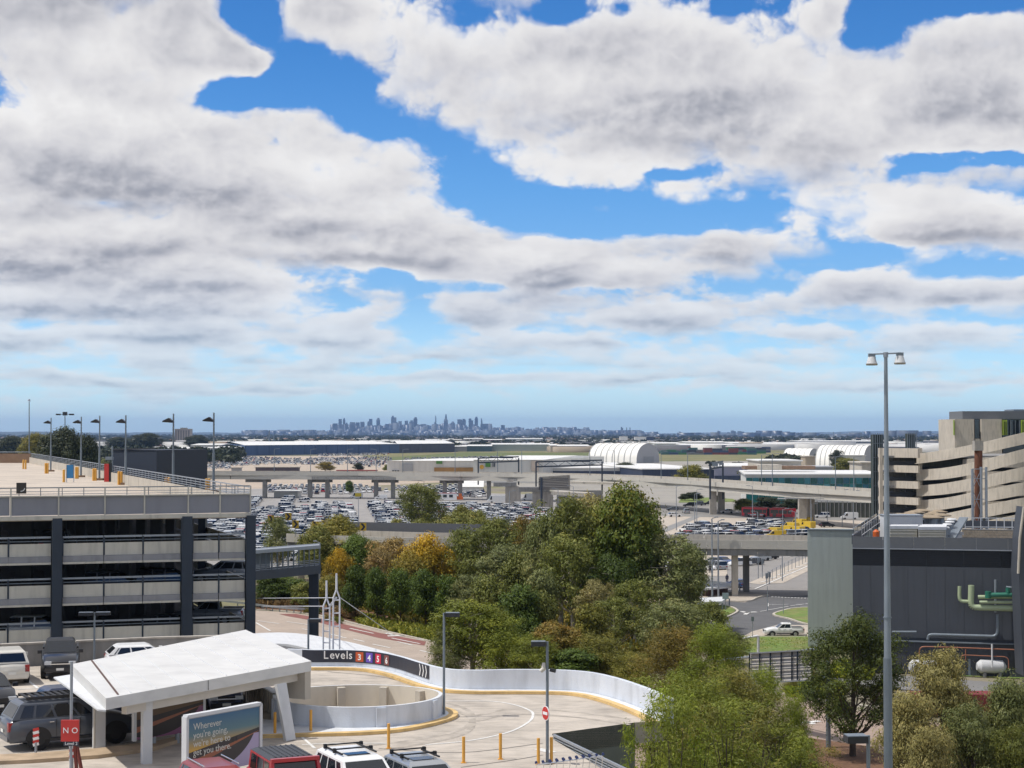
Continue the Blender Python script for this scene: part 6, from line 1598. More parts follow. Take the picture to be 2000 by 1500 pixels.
hangar('arched_hangar','large white arched fabric hangar with dark seams at the centre right',1150,1243,1288,866,899,1560,FAB,8)
hangar('pointed_hangar','long white arched hangar behind the trees right of the teal building roof',1593,1686,1712,870,903,1330,FAB,10)
hangar('low_white_hangar','lower pale hangar left of the pointed white hangar',1530,1580,1600,876,893,1700,FAB,5)
q,a,b,h = block('hangar_side_wall','pale side building under the long white hangar',1640,1690,890,0,30,WHT,C_ROOFW,Yw=1300)
# navy long shed
SHB = mat('shed_blue',(0.05,0.10,0.22),0.5,var=0.25,scale=0.03,stain=0.3,stain_scale=(0.5,0.5,0.02))
def quad_block(label, nm, pts, ztop_y, mw, mr, dep, roof_rise=0):
 a, b = pts; q = thing(nm, label, 'warehouse', (a.x, a.y, 0)); h = ztop_y
 a = Vector((a.x,a.y,0)); b = Vector((b.x,b.y,0)); c,d = b + Vector(dep),a + Vector(dep)
 n = 14
 for i in range(n):
  p,r = lerp(a,b,i / n),lerp(a,b,(i + 0.97) / n); mb = MB(); mb.beam(p + Vector((0,-0.1,h / 2)),r + Vector((0,-0.1,h / 2)),0.3,h); mb.build('wall_panel',mw,q)
 mb = MB(); mb.prism([(p.x,p.y + 0.3) for p in (a,b,c,d)],0,h - 0.1); mb.build('core',mw,q)
 mb = MB(); mb.add([a + Vector((0,-1,h)),b + Vector((0,-1,h)),c + Vector((0,0,h + roof_rise)),d + Vector((0,0,h + roof_rise))],[(0,1,2,3)]); mb.build('roof',mr,q)
 return q
q = quad_block('very long blue panelled shed with a white roof in the middle distance','blue_shed',(G(478,890),G(780,885)),12.5,SHB,C_ROOFW,(-60,260,0),3)
q = quad_block('dark purple grey shed continuing the long blue shed to the right','grey_shed',(G(776,885),G(888,883)),12.5,mat('shed_grey',(0.065,0.07,0.10),0.6,var=0.1),C_ROOFW,(-30,380,0),3)
q = thing('shed_wedge','pale grey wedge shaped end of the long blue shed','warehouse',G(462,890))
mb = MB(); a,b,c = G(462,889),G(480,890),G(478,876); mb.add([a,b,b + Vector((0,0,12)),c + Vector((-10,0,14)),c],[(0,1,2),(0,2,3)]); mb.build('end_wall',mat('wedge_green',(0.33,0.36,0.32),0.7),q)
RST = mat('red_roof', (0.28, 0.06, 0.045), 0.6, var=0.2)
q = thing('red_striped_shed','red and white striped saw roof shed at the left beyond the lamps','warehouse',G(450,876))
a, b = G(442, 873), G(523, 871)
for i in range(9):
 p, r = lerp(a, b, i / 9), lerp(a, b, (i + 0.5) / 9); w = (b - a) / 9
 mb = MB(); mb.prism([(p.x,p.y),(r.x,r.y),(r.x - 25,r.y + 120),(p.x - 25,p.y + 120)],8.8,9.5); mb.build('roof_stripe',RST if i % 1 == 0 else C_ROOFW,q)
 mb = MB(); mb.prism([(r.x,r.y),(p.x + w.x,p.y + w.y),(p.x + w.x - 25,p.y + 120),(r.x - 25,r.y + 120)],8.8,9.9); mb.build('roof_stripe',C_ROOFW,q)
mb = MB(); mb.prism([(a.x,a.y),(b.x,b.y),(b.x - 25,b.y + 118),(a.x - 25,a.y + 118)],0,8.79); mb.build('walls',mat('brick_red',(0.17,0.06,0.05),0.8,var=0.2),q)
for (x0,x1,yt,yb,lab,mw) in ((303,418,876.5,889,'long white low shed just right of the navy wall',WHT),(372,432,869,886,'white shed group with stepped roofs behind the nearest roof lamp',WHT),(410,456,875,891,'white and blue shed left of the long blue shed',WHT)):
 block('low_shed',lab,x0,x1,yt,yb,120,mw,C_ROOFW,roof_rise=1.5,group='white low sheds at the left')
q,a,b,h = block('pale_tower_block','pale stepped apartment tower standing above the trees at the left',341,371,838,870,30,mat('tower_tan',(0.36,0.32,0.29),0.8,var=0.1),C_CONCL)
openings(q,a,b,h,6,h * 0.3,h * 0.92,mat('tower_slots',(0.15,0.14,0.14),0.6),'balcony_strip',0.45)
mb = MB(); p = P(358,836,a.y); mb.box((p.x,p.y + 8,h + 1.5),(14,10,3.0)); mb.build('roof_plant',C_CONCD,q)
# tanks / silo blocks behind hangar, containers
for x0,x1,yt,lab in ((1211,1226,853,'left white block behind the arched hangar'),(1240,1262,853.5,'right white block behind the arched hangar')):
 block('white_block',lab,x0,x1,yt,867,30,WHT,C_ROOFW,group='white blocks behind the arched hangar')
block('dark_block','dark narrow block behind the right of the arched hangar',1264,1277,853,867,30,NVB,C_ROOFG)
for i,(x0,x1,yt,yb,mw,lab) in enumerate(((888,912,872,882,WGR,'small grey shed with white band right of the purple grey shed'),(912,960,871,882,mat('teal_shed',(0.07,0.12,0.15),0.6),'grey teal shed in the long row behind the field'),(960,1075,868,881,mat('pale_green_shed',(0.36,0.40,0.37),0.6,var=0.1),'pale green long shed behind the field'),
  (1075,1088,870,883,C_CONCL,'pale end block of the green long shed'),(1088,1152,871,882,NVB,'dark fronted shed left of the arched hangar'),(988,1060,857,866,WHT,'white shed row below the skyline'),(905,942,857,866,mat('cream_shed',(0.60,0.52,0.40),0.7),'cream shed below the tallest towers'),
  (943,980,859,868,mat('maroon_shed',(0.14,0.03,0.05),0.7),'maroon shed below the right end of the skyline'),(830,900,859,866,WHT,'thin white shed below the skyline centre'),(1278,1330,866,879,WHT,'white long shed right of the arched hangar'),(1340,1420,864,876,WHT,'pale roofed shed behind the containers'),
  (1430,1560,866,877,WGR,'grey roofed long shed far right behind the containers'),(1560,1710,862,872,WGR,'very long grey roofed shed on the far right'),(1330,1440,869,880,mat('bluegrey_shed',(0.20,0.24,0.28),0.6),'blue grey shed just behind the containers'),(1000,1150,866,872,C_ROOFG,'long grey roofed row right below the skyline'))):
 block('distant_shed',lab,x0,x1,yt,yb,160,mw,C_ROOFW if mw is not C_ROOFG else C_ROOFG,'warehouse',roof_rise=1.5,group='sheds beyond the airfield')
ct = thing('shipping_container','container','container',(0,0,0),0,'shipping containers stacked beyond the airfield')
cb = []
mb = MB(); mb.box((0,0,1.3),(12.2,2.5,2.6)); cm = mb.build('body',mat('container_paint',(1,1,1),0.6,obj_color=True,var=0.15,coords='obj'),ct)
mb = MB()
for i in range(12): mb.box((-5.6 + i, -1.27, 1.3), (0.35, 0.05, 2.4))
mb.build('corrugation', mat('container_paint2', (0.12, 0.12, 0.12), 0.7, var=0), ct)
cols = {'red': (0.28,0.035,0.03),'dark red': (0.13,0.025,0.03),'blue': (0.03,0.08,0.22),'green': (0.03,0.25,0.09),'teal': (0.05,0.19,0.19),'grey': (0.25,0.25,0.27),'navy': (0.025,0.035,0.08)}
rr = random.Random(3); first = True; names = list(cols)
for row,(yb,x0,x1,step) in enumerate(((886,1296,1500,15),(888,1300,1470,17),(884,1310,1500,15))):
 x = x0; k = 0
 while x < x1:
  lv = rr.choice((1, 2, 3, 3)) if x > 1350 else rr.choice((1, 2))
  for l_ in range(lv):
   cn = rr.choice(names)
   if row == 1 and 1318 < x < 1345: cn = 'green'
   o = ct if first else copy_tree(ct); first = False
   g = G(x, yb); o.location = (g.x, g.y, 2.62 * l_ + 0.04); o.rotation_euler = (0, 0, 0.1)
   for ch in o.children:
    if ch.name.startswith('body'): ch.color = (*cols[cn], 1)
   pos = ('bottom', 'second', 'third')[l_]
   o['label'] = '%s container, %s in the stack %s in the %s row' % (cn,pos,('at the left end' if k == 0 else '%s from the left' % ('second third fourth fifth sixth seventh eighth ninth tenth eleventh twelfth thirteenth fourteenth fifteenth sixteenth'.split()[min(k,15) - 1])),('middle','front','rear')[row])
  x += step * rr.uniform(0.85, 1.15); k += 1
# ---------------- concrete ramp car park at right
t = thing('right_car_park','beige concrete car park with stacked spiral ramps rising to the right edge','car park',G(1717,1045))
Yq = 400.0; CP = mat('carpark_beige',(0.52,0.465,0.385),0.85,var=0.13,scale=0.18,stain=0.28,stain_scale=(0.8,0.8,0.12),bump=0.1)
zz = lambda y, Y=Yq: P(1750, y, Y).z
xx = lambda x, Y=Yq: P(x, 900, Y).x
def slab(x0, x1, y0, y1, nm='spandrel', m=CP, Y=Yq, th=0.6, dY=0.0):
 a,b = Vector((xx(x0,Y),Y,0)),Vector((xx(x1,Y + dY),Y + dY,0)); z0,z1 = zz(y1,Y),zz(y0,Y)
 mb = MB(); mb.beam(a + Vector((0,0,(z0 + z1) / 2)),b + Vector((0,0,(z0 + z1) / 2)),th,z1 - z0); return mb.build(nm,m,t)
rows = [(875, 893), (908, 921.5), (938, 952), (969, 983), (1000, 1010), (1030, 1046)]
for y0, y1 in rows:
 slab(1717, 1795, y0, y1, Y=Yq + 5, dY=-11)
for x0, x1 in ((1717, 1723), (1794, 1800)): slab(x0, x1, 875, 1050, 'column', th=1.2)
for i in range(1, 5):
 for x0, x1 in ((1735, 1745), (1768, 1782)):
  slab(x0, x1, 890, 1045, 'inner_column', C_CONCD, Y=Yq + 9, th=1.0) if i == 1 else None
for y0, y1 in rows[:5]:
 mb = MB(); z = zz(y1) ; a = xx(1717); mb.prism([(a,Yq + 0.3),(xx(2100),Yq + 0.3),(xx(2100) + 8,Yq + 40),(a + 8,Yq + 40)],z - 0.1,z + 0.35); mb.build('floor_slab',C_CONCD,t)
for k, (y0, y1) in enumerate(((901, 909), (931, 939), (961, 970), (992, 1000))):
 slab(1737, 1793, y0, y1, 'dark_upstand', C_LOUV, Y=Yq + 1.0)
mb = MB(); a = xx(1717); mb.prism([(a + 10,Yq + 40),(xx(2100),Yq + 40),(xx(2100),Yq + 42),(a + 10,Yq + 42)],0,zz(893)); mb.build('rear_wall',CP,t)
# ramp bands: each a curved parapet climbing to the right
def band(pts_top, pts_bot, Y0, Y1, nm='ramp_band'):
 tp = smooth_path([Vector((x,y,0)) for x,y in pts_top],6); bt = smooth_path([Vector((x,y,0)) for x,y in pts_bot],6)
 A_, B_ = [], []
 for u, v in zip(tp, bt):
  f = (u.x - 1795) / 300; Y = Y0 + (Y1 - Y0) * f - 12 * math.sin(max(0,min(1,f)) * math.pi)
  A_.append(P(u.x, u.y, Y)); B_.append(P(v.x, v.y, Y))
 mb = MB(); mb.strip(B_,A_); bk_ = Vector((0,0.5,0)); mb.strip(A_,[p + bk_ for p in A_]); mb.strip([p + bk_ for p in B_],B_)
 mb.strip([p + Vector((0,11,0)) for p in B_],[p + bk_ for p in B_]); mb.build(nm,CP,t)
tops = [[(1790,887),(1850,878),(1920,864),(2000,845),(2060,833)],[(1790,918),(1850,913),(1920,899),(2000,877),(2060,866)],
  [(1790,949),(1850,943),(1920,930),(2000,912),(2060,903)],[(1790,978),(1850,972),(1920,958),(2000,942),(2060,934)],[(1810,1012),(1850,1003),(1920,988),(2000,972),(2060,965)],[(1840,1040),(1880,1026),(1940,1015),(2000,1003),(2060,998)]]
for i, tt in enumerate(tops):
 w = 21 if i else 19
 bt = [(x, y + w + (x - 1790) * 0.018) for x, y in tt]
 band(tt, bt, 398, 372)
tops2 = [[(1880,897),(1940,893),(2000,894),(2060,897)],[(1880,925),(1940,921),(2000,922),(2060,925)],[(1880,954),(1940,948),(2000,949),(2060,952)],[(1900,985),(1940,980),(2000,978),(2060,980)]]
for tt in tops2: band(tt, [(x, y + 20) for x, y in tt], 414, 402, 'rear_ramp_band')
# lattice green screens
for x0,x1,yt,yb,Yt,lab in ((1705,1727,848,975,430,'tall dark green lattice stair tower left of the concrete car park'),(1773,1790,846,876,440,'short dark green lattice box on top of the concrete car park')):
 a, b = P(x0, yt, Yt), P(x1, yt, Yt); z0 = P(x0, yb, Yt).z if yb < 900 else 0
 q = thing('lattice_tower', lab, 'tower', Vector((a.x, Yt, z0)))
 mb = MB(); mb.box(((a.x + b.x) / 2,Yt + 2,(z0 + a.z) / 2),(b.x - a.x - 0.3,3.2,a.z - z0 - 0.2)); mb.build('core',mat('green_screen',(0.022,0.035,0.030),0.7,var=0.4,scale=0.6),q)
 for i in range(6): x = a.x + (b.x - a.x) * i / 5; mb = MB(); mb.beam((x,Yt,z0),(x,Yt,a.z + 0.3),0.14,0.14,up=Vector((1,0,0))); mb.build('upright',C_POLE,q)
 z = z0
 while z < a.z: mb = MB(); mb.beam((a.x,Yt - 0.05,z),(b.x,Yt - 0.05,z),0.1,0.1); mb.build('crossbar',C_POLE,q); z += 3.5
# building behind with lime fins
q = thing('hotel_building','pale concrete building with a dark penthouse and lime green fins at the right edge','building',Vector((P(1865,900,520).x,520,0)))
HB = 520.0
def hb(x0, x1, y0, y1, dep, nm, m, Y=HB):
 a,b = P(x0,y0,Y),P(x1,y1,Y); mb = MB(); mb.box(((a.x + b.x) / 2,Y + dep / 2,(a.z + b.z) / 2),(b.x - a.x,dep,a.z - b.z)); mb.build(nm,m,q)
hb(1865,1904,818.5,1000,20,'west_wing',CP); hb(1917,1958,818.5,1000,20,'east_wing',CP); hb(1904.2,1916.8,819,1000,18,'dark_recess',C_WGLASS,HB + 1.5)
hb(1905, 1916, 857, 1000, 1, 'recess_base', CP, HB + 0.5)
hb(1880,2080,803,818.3,16,'penthouse',mat('penthouse_grey',(0.13,0.14,0.155),0.6,var=0.05),HB + 2)
hb(1958.3, 2080, 819, 1000, 16, 'glass_wing', C_WGLASS, HB + 3)
LIME = mat('lime_fin', (0.22, 0.30, 0.03), 0.5)
for x in (1863.4,1959.5,1962.5,1966,1996,1999,2003): hb(x,x + 1.3,820,850,1.2,'lime_fin',LIME,HB - 0.8)
for x in (1974, 1983, 1991): hb(x, x + 1.0, 821, 850, 1.0, 'mullion', C_POLE, HB + 1.8)
hb(1980, 2010, 799.5, 802.8, 10, 'roof_plant', C_POLE, HB + 4)
q = thing('thin_antenna','hair thin antenna just left of the pale building','antenna',Vector((P(1849,860,600).x,600,0)))
mb = MB(); p = P(1849,825,600); mb.tube((p.x,600,0),p,0.16,0.1,5); mb.build('pole',C_POLE,q)
q = thing('dark_hedge_wall','dark fence and creeper wall under the right end of the viaduct','wall',G(1580,1008))
a,b = G(1583,1011),G(1712,1013); mb = MB(); mb.beam(a + Vector((0,4,2.4)),b + Vector((0,4,2.4)),0.4,4.8); mb.build('fence_face',mat('creeper_wall',(0.05,0.055,0.045),0.9,var=0.4,scale=0.3),q)
for i in range(16): c = lerp(a,b,i / 15); mb = MB(); mb.box((c.x,c.y + 3.7,2.5),(0.25,0.2,5.2)); mb.build('post',C_CONCD,q)
q = thing('white_portal','white flat portal frame beside the bus stop under the viaduct','canopy',G(1584,1015))
mb = MB(); a,b = P(1584,975,538),P(1622,978,538); mb.beam(a,b,1.5,0.4); mb.beam(a,Vector((a.x,a.y,0)),0.3,0.3,up=Vector((1,0,0))); mb.build('frame',C_WHITE,q)
# roofs of low white shelters in the trees and beside
for x0,x1,y,lab in ((1370,1432,1150,'white shelter roof poking out right of the gum crown'),(1300,1410,1180,'long white shelter roof glimpsed through the gum branches'),(1172,1215,1156,'white tent roofs glimpsed under the tallest tree')):
 a, b = G(x0, y + 20), G(x1, y + 14); zt = P(x0, y, a.y).z
 q = thing('shelter', lab, 'shelter', a, 0, 'white flat shelters among the trees')
 mb = MB(); mb.prism([(a.x,a.y),(b.x,b.y),(b.x + 2,b.y + 8),(a.x + 2,a.y + 8)],zt - 0.3,zt); mb.build('roof',C_WHITE,q)
 for c in (a,b,b + Vector((2,7.5,0)),a + Vector((2,7.5,0))): mb = MB(); mb.box((c.x + 0.1,c.y + 0.2,zt / 2 - 0.15),(0.2,0.2,zt - 0.3)); mb.build('post',C_STEEL,q)
 mb = MB(); mb.prism([(a.x + 1,a.y + 3),(b.x - 1,b.y + 3),(b.x,b.y + 7),(a.x,a.y + 7)],0,zt - 0.5); mb.build('cabin',mat('brown_cabin',(0.12,0.06,0.05),0.8),q)
# long low sheds / walls on the apron
for x0,x1,yt,yb,mw,lab in ((452,469,914,922,WGR,'small grey cabin on the apron behind the viaduct, left one'),(499,583,913,922,mat('maroon_wall',(0.075,0.06,0.075),0.7),'long dark wall on the apron behind the viaduct')):
 block('apron_shed', lab, x0, x1, yt, yb, 8, mw, C_CONCL)
block('red_low_roof','thin red roofed strip behind the viaduct centre left',658,735,919.5,923,8,RST,RST)
# white truck trailer, shed, bus & loader in the rental yard
block('white_trailer_roof','white flat roofed wash shed at the edge of the full car lot',535,581,961,972,14,WHT,C_ROOFW,'shed')
block('rental_shed','white pitched roof rental shed beyond the car lot near the portal piers',902,942,951,963,18,WHT,C_ROOFW,'shed',roof_rise=2.5)
# ================================================================ skyline and far land
SKY_D = 19000.0
TOW = mat('tower_concrete', (0.07, 0.09, 0.13), 0.6, var=0.25, scale=0.01)
TOWB = mat('tower_glass', (0.03, 0.055, 0.11), 0.4, var=0.25, scale=0.01)
TOWL = mat('tower_pale', (0.12, 0.14, 0.17), 0.7, var=0.2, scale=0.01)
tops = []
for a,b,y in ((85,145,245),(165,212,180),(228,265,165),(265,300,235),(335,410,228),(425,480,230),(490,555,222),(595,625,215),(625,668,178),(670,700,290),(735,785,162),(785,805,270),(870,925,255),(955,998,130),(1000,1030,155),(1030,1060,225),(1065,1110,212),(1160,1205,205),(1230,1285,200),(1290,1345,152),(1370,1440,260),(1480,1525,270),(1550,1635,320),(1600,1640,230),(1615,1632,128),(1665,1745,268),(1748,1803,165),(1762,1792,108),(1850,1910,218),(1955,2010,185),(820,865,310),(1110,1158,300),(1440,1478,300),(1805,1845,300),(30,80,345)):
 tops.append((640 + a / 7.69, 640 + b / 7.69, 795 + y / 7.69))
for a,b,y in ((30,90,185),(92,150,178),(195,262,172),(285,335,142),(335,378,300),(380,402,170),(405,495,250),(530,590,330),(595,680,305),(682,735,270),(765,830,330),(830,905,345),(905,970,295),(975,1030,340),(1050,1110,325),(1112,1180,360),(1185,1250,400),(1250,1305,365),(1330,1350,380),(1375,1425,360),(1435,1460,305),(1490,1600,365),(1612,1640,320),(1642,1690,370),(1715,1758,340),(1760,1798,312),(1802,1870,340),(1905,1960,360)):
 tops.append((890 + a / 7.69, 890 + b / 7.69, 795 + y / 7.69))
for a,b,y in ((1199,1203,842),(1212.5,1217,834),(1322,1325,845.5),(1326,1332,843),(1391,1400,847),(1401,1407,841.5),(1419,1426,844),(1427.5,1437,841),(1440.5,1453,842),(1454,1470,846),(1557,1580,844.5),(1589,1600,845),(1670,1682,846),(1693,1702,846),(620,636,846)):
 tops.append((a, b, y))
rs = random.Random(11)
cn_ = {}
for i, (x0, x1, y) in enumerate(sorted(tops)):
 Yt = SKY_D + rs.uniform(-700,900); a,b = P(x0,y,Yt),P(x1,y,Yt); w = b.x - a.x; h = a.z
 xm = (x0 + x1) / 2
 look = 'slim' if w < 140 else ('broad' if w > 330 else 'mid width')
 tall = 'very tall' if h > 190 else ('tall' if h > 120 else 'low')
 cl = 'left group of the skyline' if xm < 740 else 'centre left of the skyline' if xm < 830 else 'centre of the skyline' if xm < 900 else 'right group of the skyline' if xm < 960 else 'low run trailing right of the skyline' if xm < 1160 else 'scattered far right towers'
 cn_[cl] = cn_.get(cl, 0) + 1
 q = thing('skyline_tower','%s %s tower, %s from the left in the %s' % (tall,look,ordw(cn_[cl]),cl),'skyscraper',Vector(((a.x + b.x) / 2,Yt,0)),0,'towers of the distant city skyline')
 m = rs.choice((TOW, TOWB, TOWB, TOWL))
 cx = (a.x + b.x) / 2; rz = rs.uniform(-0.25, 0.25)
 sty = rs.random(); mb = MB()
 if sty < 0.35: mb.box((cx,Yt,h * 0.46),(w,w * 0.7,h * 0.92),rz); mb.box((cx + w * 0.05,Yt,h * 0.96),(w * 0.6,w * 0.5,h * 0.08),rz)
 elif sty < 0.6: mb.box((cx, Yt, h / 2), (w, w * 0.8, h), rz)
 elif sty < 0.8: mb.box((cx - w * 0.2,Yt,h / 2),(w * 0.6,w * 0.6,h),0); mb.box((cx + w * 0.28,Yt,h * 0.45),(w * 0.44,w * 0.5,h * 0.9),0)
 else: mb.box((cx,Yt,h * 0.44),(w,w * 0.8,h * 0.88),rz); mb.box((cx,Yt,h * 0.94),(w * 0.9,w * 0.7,h * 0.12),rz,taper=0.45)
 mb.build('tower_body', m, q)
 if h > 100:
  for k in range(3):
   mb = MB(); xo = cx - w * 0.3 + k * w * 0.3; mb.box((xo,Yt - w * 0.42,h * 0.42),(w * 0.12,w * 0.12,h * 0.78)); mb.build('glass_strip',TOWB if m is not TOWB else TOWL,q)
for x in (1224, 1230.5):
 p = P(x,835,15000); q = thing('smoke_stack','thin twin stack right of the slim isolated tower, %s one' % ('left' if x < 1228 else 'right'),'chimney',Vector((p.x,p.y,0)),0,'two thin stacks on the horizon'); mb = MB(); mb.tube((p.x,p.y,0),p,5,3.5,6); mb.build('stack',TOW,q)
# the low city and suburbs: uncountable small roofs
def roofs(nm, n, x0, x1, Y0, Y1, s0, s1, h0, h1, mats, seed, power=1.0):
 r = np.random.default_rng(seed); Y = Y0 + (Y1 - Y0) * r.random(n) ** power; px = x0 + (x1 - x0) * r.random(n)
 X = (px - 1000) / FPX * Y; w = s0 + (s1 - s0) * r.random(n) ** 2; d = w * (0.5 + r.random(n)); h = h0 + (h1 - h0) * r.random(n) ** 2
 base = np.array([(-1,-1,0),(1,-1,0),(1,1,0),(-1,1,0),(-1,-1,1),(1,-1,1),(1,1,1),(-1,1,1)],float)
 V = np.empty((n, 8, 3)); an = r.random(n) * 0.8 - 0.4; c, s = np.cos(an), np.sin(an)
 bx = base[None, :, 0] * w[:, None] / 2; by = base[None, :, 1] * d[:, None] / 2
 V[:,:,0] = X[:,None] + bx * c[:,None] - by * s[:,None]; V[:,:,1] = Y[:,None] + bx * s[:,None] + by * c[:,None]; V[:,:,2] = base[None,:,2] * h[:,None]
 F = np.array([(4, 5, 6, 7), (0, 1, 5, 4), (1, 2, 6, 5), (2, 3, 7, 6), (3, 0, 4, 7)])
 F = (F[None] + (np.arange(n) * 8)[:, None, None]).reshape(-1, 4)
 me = bpy.data.meshes.new(nm); me.vertices.add(n * 8); me.vertices.foreach_set('co',V.reshape(-1))
 me.loops.add(len(F) * 4); me.loops.foreach_set('vertex_index',F.reshape(-1).astype(np.int32))
 me.polygons.add(len(F)); me.polygons.foreach_set('loop_start',(np.arange(len(F)) * 4).astype(np.int32)); me.polygons.foreach_set('loop_total',np.full(len(F),4,np.int32))
 for m in mats: me.materials.append(m)
 mi = np.repeat(r.integers(0,len(mats),n),5).astype(np.int32); me.polygons.foreach_set('material_index',mi)
 me.update(); me.validate(); o = bpy.data.objects.new(nm,me); link(o); o['kind'] = 'stuff'; return o
SUB = [mat('roof_terracotta',(0.26,0.14,0.09),0.8),mat('roof_light',(0.55,0.54,0.52),0.6),mat('roof_dark',(0.09,0.09,0.10),0.7),mat('roof_tan',(0.34,0.28,0.21),0.8),mat('roof_blue',(0.14,0.17,0.2),0.7)]
o = roofs('suburb_roofs',8000,-150,2150,3200,17000,9,32,4,8,SUB + [SUB[2],SUB[0],SUB[3]],4,1.4); tag(o,'countless small suburban roofs fading into haze below the horizon','suburb')
o = roofs('city_fringe_roofs',1500,480,1250,15500,19500,30,110,12,60,[TOW,TOWB,TOWB,TOW,TOWL],5); tag(o,'dense low city buildings at the foot of the skyline','city')
o = roofs('city_core',420,650,960,18200,20200,30,60,60,135,[TOW,TOWB,TOWL],15); tag(o,'dense hazy mid height towers packed between the tall ones','city')
o = roofs('city_tail',260,960,1150,18200,20200,30,70,30,95,[TOW,TOWB,TOWL],16); tag(o,'lower hazy towers trailing right of the skyline','city')
o = roofs('industrial_roofs',260,-150,2150,2300,5200,35,130,7,12,[SUB[1],SUB[1],SUB[3],SUB[2],WHT],6); tag(o,'scattered industrial roofs beyond the airfield','industrial area')
o = roofs('horizon_blocks',120,1240,1850,9000,16000,40,130,10,45,[TOW,TOWB,TOWL],8); tag(o,'far scattered blocks along the right horizon','suburb')
# pylons and masts on the right horizon
for i,(x,y) in enumerate(((1512,848),(1532,848),(1628,843),(1641,844),(1715,846),(1753,845),(526,840),(535,852))):
 Yp = 9000 if x > 600 else 4200; p = P(x,y,Yp); q = thing('far_mast',('%s hair thin mast from the left, above the red striped shed' % ordw(i - 5)) if x < 600 else '%s hair thin mast from the left between skyline and the big light mast' % ordw(i + 1),'mast',Vector((p.x,p.y,0)),0,'thin masts on the horizon'); mb = MB(); mb.tube((p.x,p.y,0),p,2.2,1.2,4); mb.build('shaft',C_POLE,q)
# ================================================================ trees
def np_mesh(nm, V, F, tint=None, mats=()):
 me = bpy.data.meshes.new(nm); k = F.shape[1]
 me.vertices.add(len(V)); me.vertices.foreach_set('co', V.astype(np.float32).reshape(-1))
 me.loops.add(F.size); me.loops.foreach_set('vertex_index',F.astype(np.int32).reshape(-1))
 me.polygons.add(len(F)); me.polygons.foreach_set('loop_start',(np.arange(len(F)) * k).astype(np.int32)); me.polygons.foreach_set('loop_total',np.full(len(F),k,np.int32))
 if tint is not None:
  at = me.attributes.new('tint','FLOAT','FACE'); at.data.foreach_set('value',tint.astype(np.float32))
 for m in mats: me.materials.append(m)
 me.update(); return me
def crown(nm,lobes,n_leaf,leaf,seed,clump=0.35,per=14,droop=0.0,top_gold=0.0,shell=0.55,slim=0.45,flatten=0.8,gapf=0.15):
 """leaf-sized blades gathered in sprays over the lobes of a crown"""
 r = np.random.default_rng(seed)
 L = np.array([l[0] for l in lobes], float); R = np.array([l[1] for l in lobes], float)
 if R.ndim == 1: R = np.stack([R, R, R * flatten], 1)
 vol = R.prod(1) ** (2 / 3); nc = max(1, n_leaf // per)
 li = r.choice(len(lobes), nc, p=vol / vol.sum())
 d = r.normal(size=(nc, 3)); d /= np.linalg.norm(d, axis=1)[:, None]
 rad = shell + (1 - shell) * r.random(nc) ** 0.6
 inner = r.random(nc) < 0.22; rad = np.where(inner, rad * r.random(nc), rad)
 C = L[li] + d * R[li] * rad[:, None]
 # drop sprays where a coarse noise says gap
 ph = r.random(3) * 9
 g = np.sin(C[:,0] * 1.3 + ph[0]) + np.sin(C[:,1] * 1.5 + ph[1]) + np.sin(C[:,2] * 1.7 + ph[2] + C[:,0])
 keep = g > np.quantile(g, gapf); C, d, li = C[keep], d[keep], li[keep]; nc = len(C)
 ct = r.random(nc)
 zmin, zmax = C[:, 2].min(), C[:, 2].max(); hh = (C[:, 2] - zmin) / (zmax - zmin + 1e-6)
 lobe_t = r.random(len(lobes))[li]
 n = nc * per; ci = np.repeat(np.arange(nc), per)
 sp = r.normal(size=(n, 3)) * clump; sp[:, 2] *= 0.7; sp[:, 2] -= droop * np.abs(sp[:, 2])
 Pn = C[ci] + sp
 ax = r.normal(size=(n, 3)) + d[ci] * 0.6; ax[:, 2] = ax[:, 2] * (1 - droop) - droop * 1.8
 ax /= np.linalg.norm(ax, axis=1)[:, None]
 up = d[ci] * 0.9 + r.normal(size=(n,3)) * 0.55 + np.array([0,0,0.35]); ball = sp / (np.linalg.norm(sp,axis=1)[:,None] + 1e-6); nrm_ = ball * 1.1 + d[ci] * 0.5 + r.normal(size=(n,3)) * 0.30 + np.array([0,0,0.45]); ax = ax - nrm_ * (ax * nrm_).sum(1)[:,None] / (nrm_ * nrm_).sum(1)[:,None] * 0.8; ax /= np.linalg.norm(ax,axis=1)[:,None]; w = np.cross(nrm_,ax); w /= (np.linalg.norm(w,axis=1)[:,None] + 1e-9)
 sz = leaf * (0.6 + 0.8 * r.random(n))[:, None]
 a = Pn - ax * sz * 0.5; b = Pn + ax * sz * 0.5; m1 = Pn + w * sz * slim * 0.5 - ax * sz * 0.05; m2 = Pn - w * sz * slim * 0.5 - ax * sz * 0.05
 V = np.stack([a, m1, b, m2], 1).reshape(-1, 3); F = np.arange(n * 4).reshape(-1, 4)
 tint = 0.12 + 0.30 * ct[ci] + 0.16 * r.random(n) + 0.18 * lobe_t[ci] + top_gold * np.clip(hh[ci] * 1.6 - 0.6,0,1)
 return np_mesh(nm, V, F, np.clip(tint, 0, 1))
def tube_arrays(segs, n=6):
 V, F = [], []
 for p0, p1, r0, r1 in segs:
  p0,p1 = Vector(p0),Vector(p1); d = (p1 - p0).normalized(); a = d.cross(Vector((0.3,0.2,0.9))).normalized(); b = d.cross(a); o = len(V)
  for p, r in ((p0, r0), (p1, r1)):
   for i in range(n): t = 2 * math.pi * i / n; V.append(p + a * r * math.cos(t) + b * r * math.sin(t))
  F += [(o + i, o + (i + 1) % n, o + n + (i + 1) % n, o + n + i) for i in range(n)]
 return np.array([tuple(v) for v in V]), np.array(F)
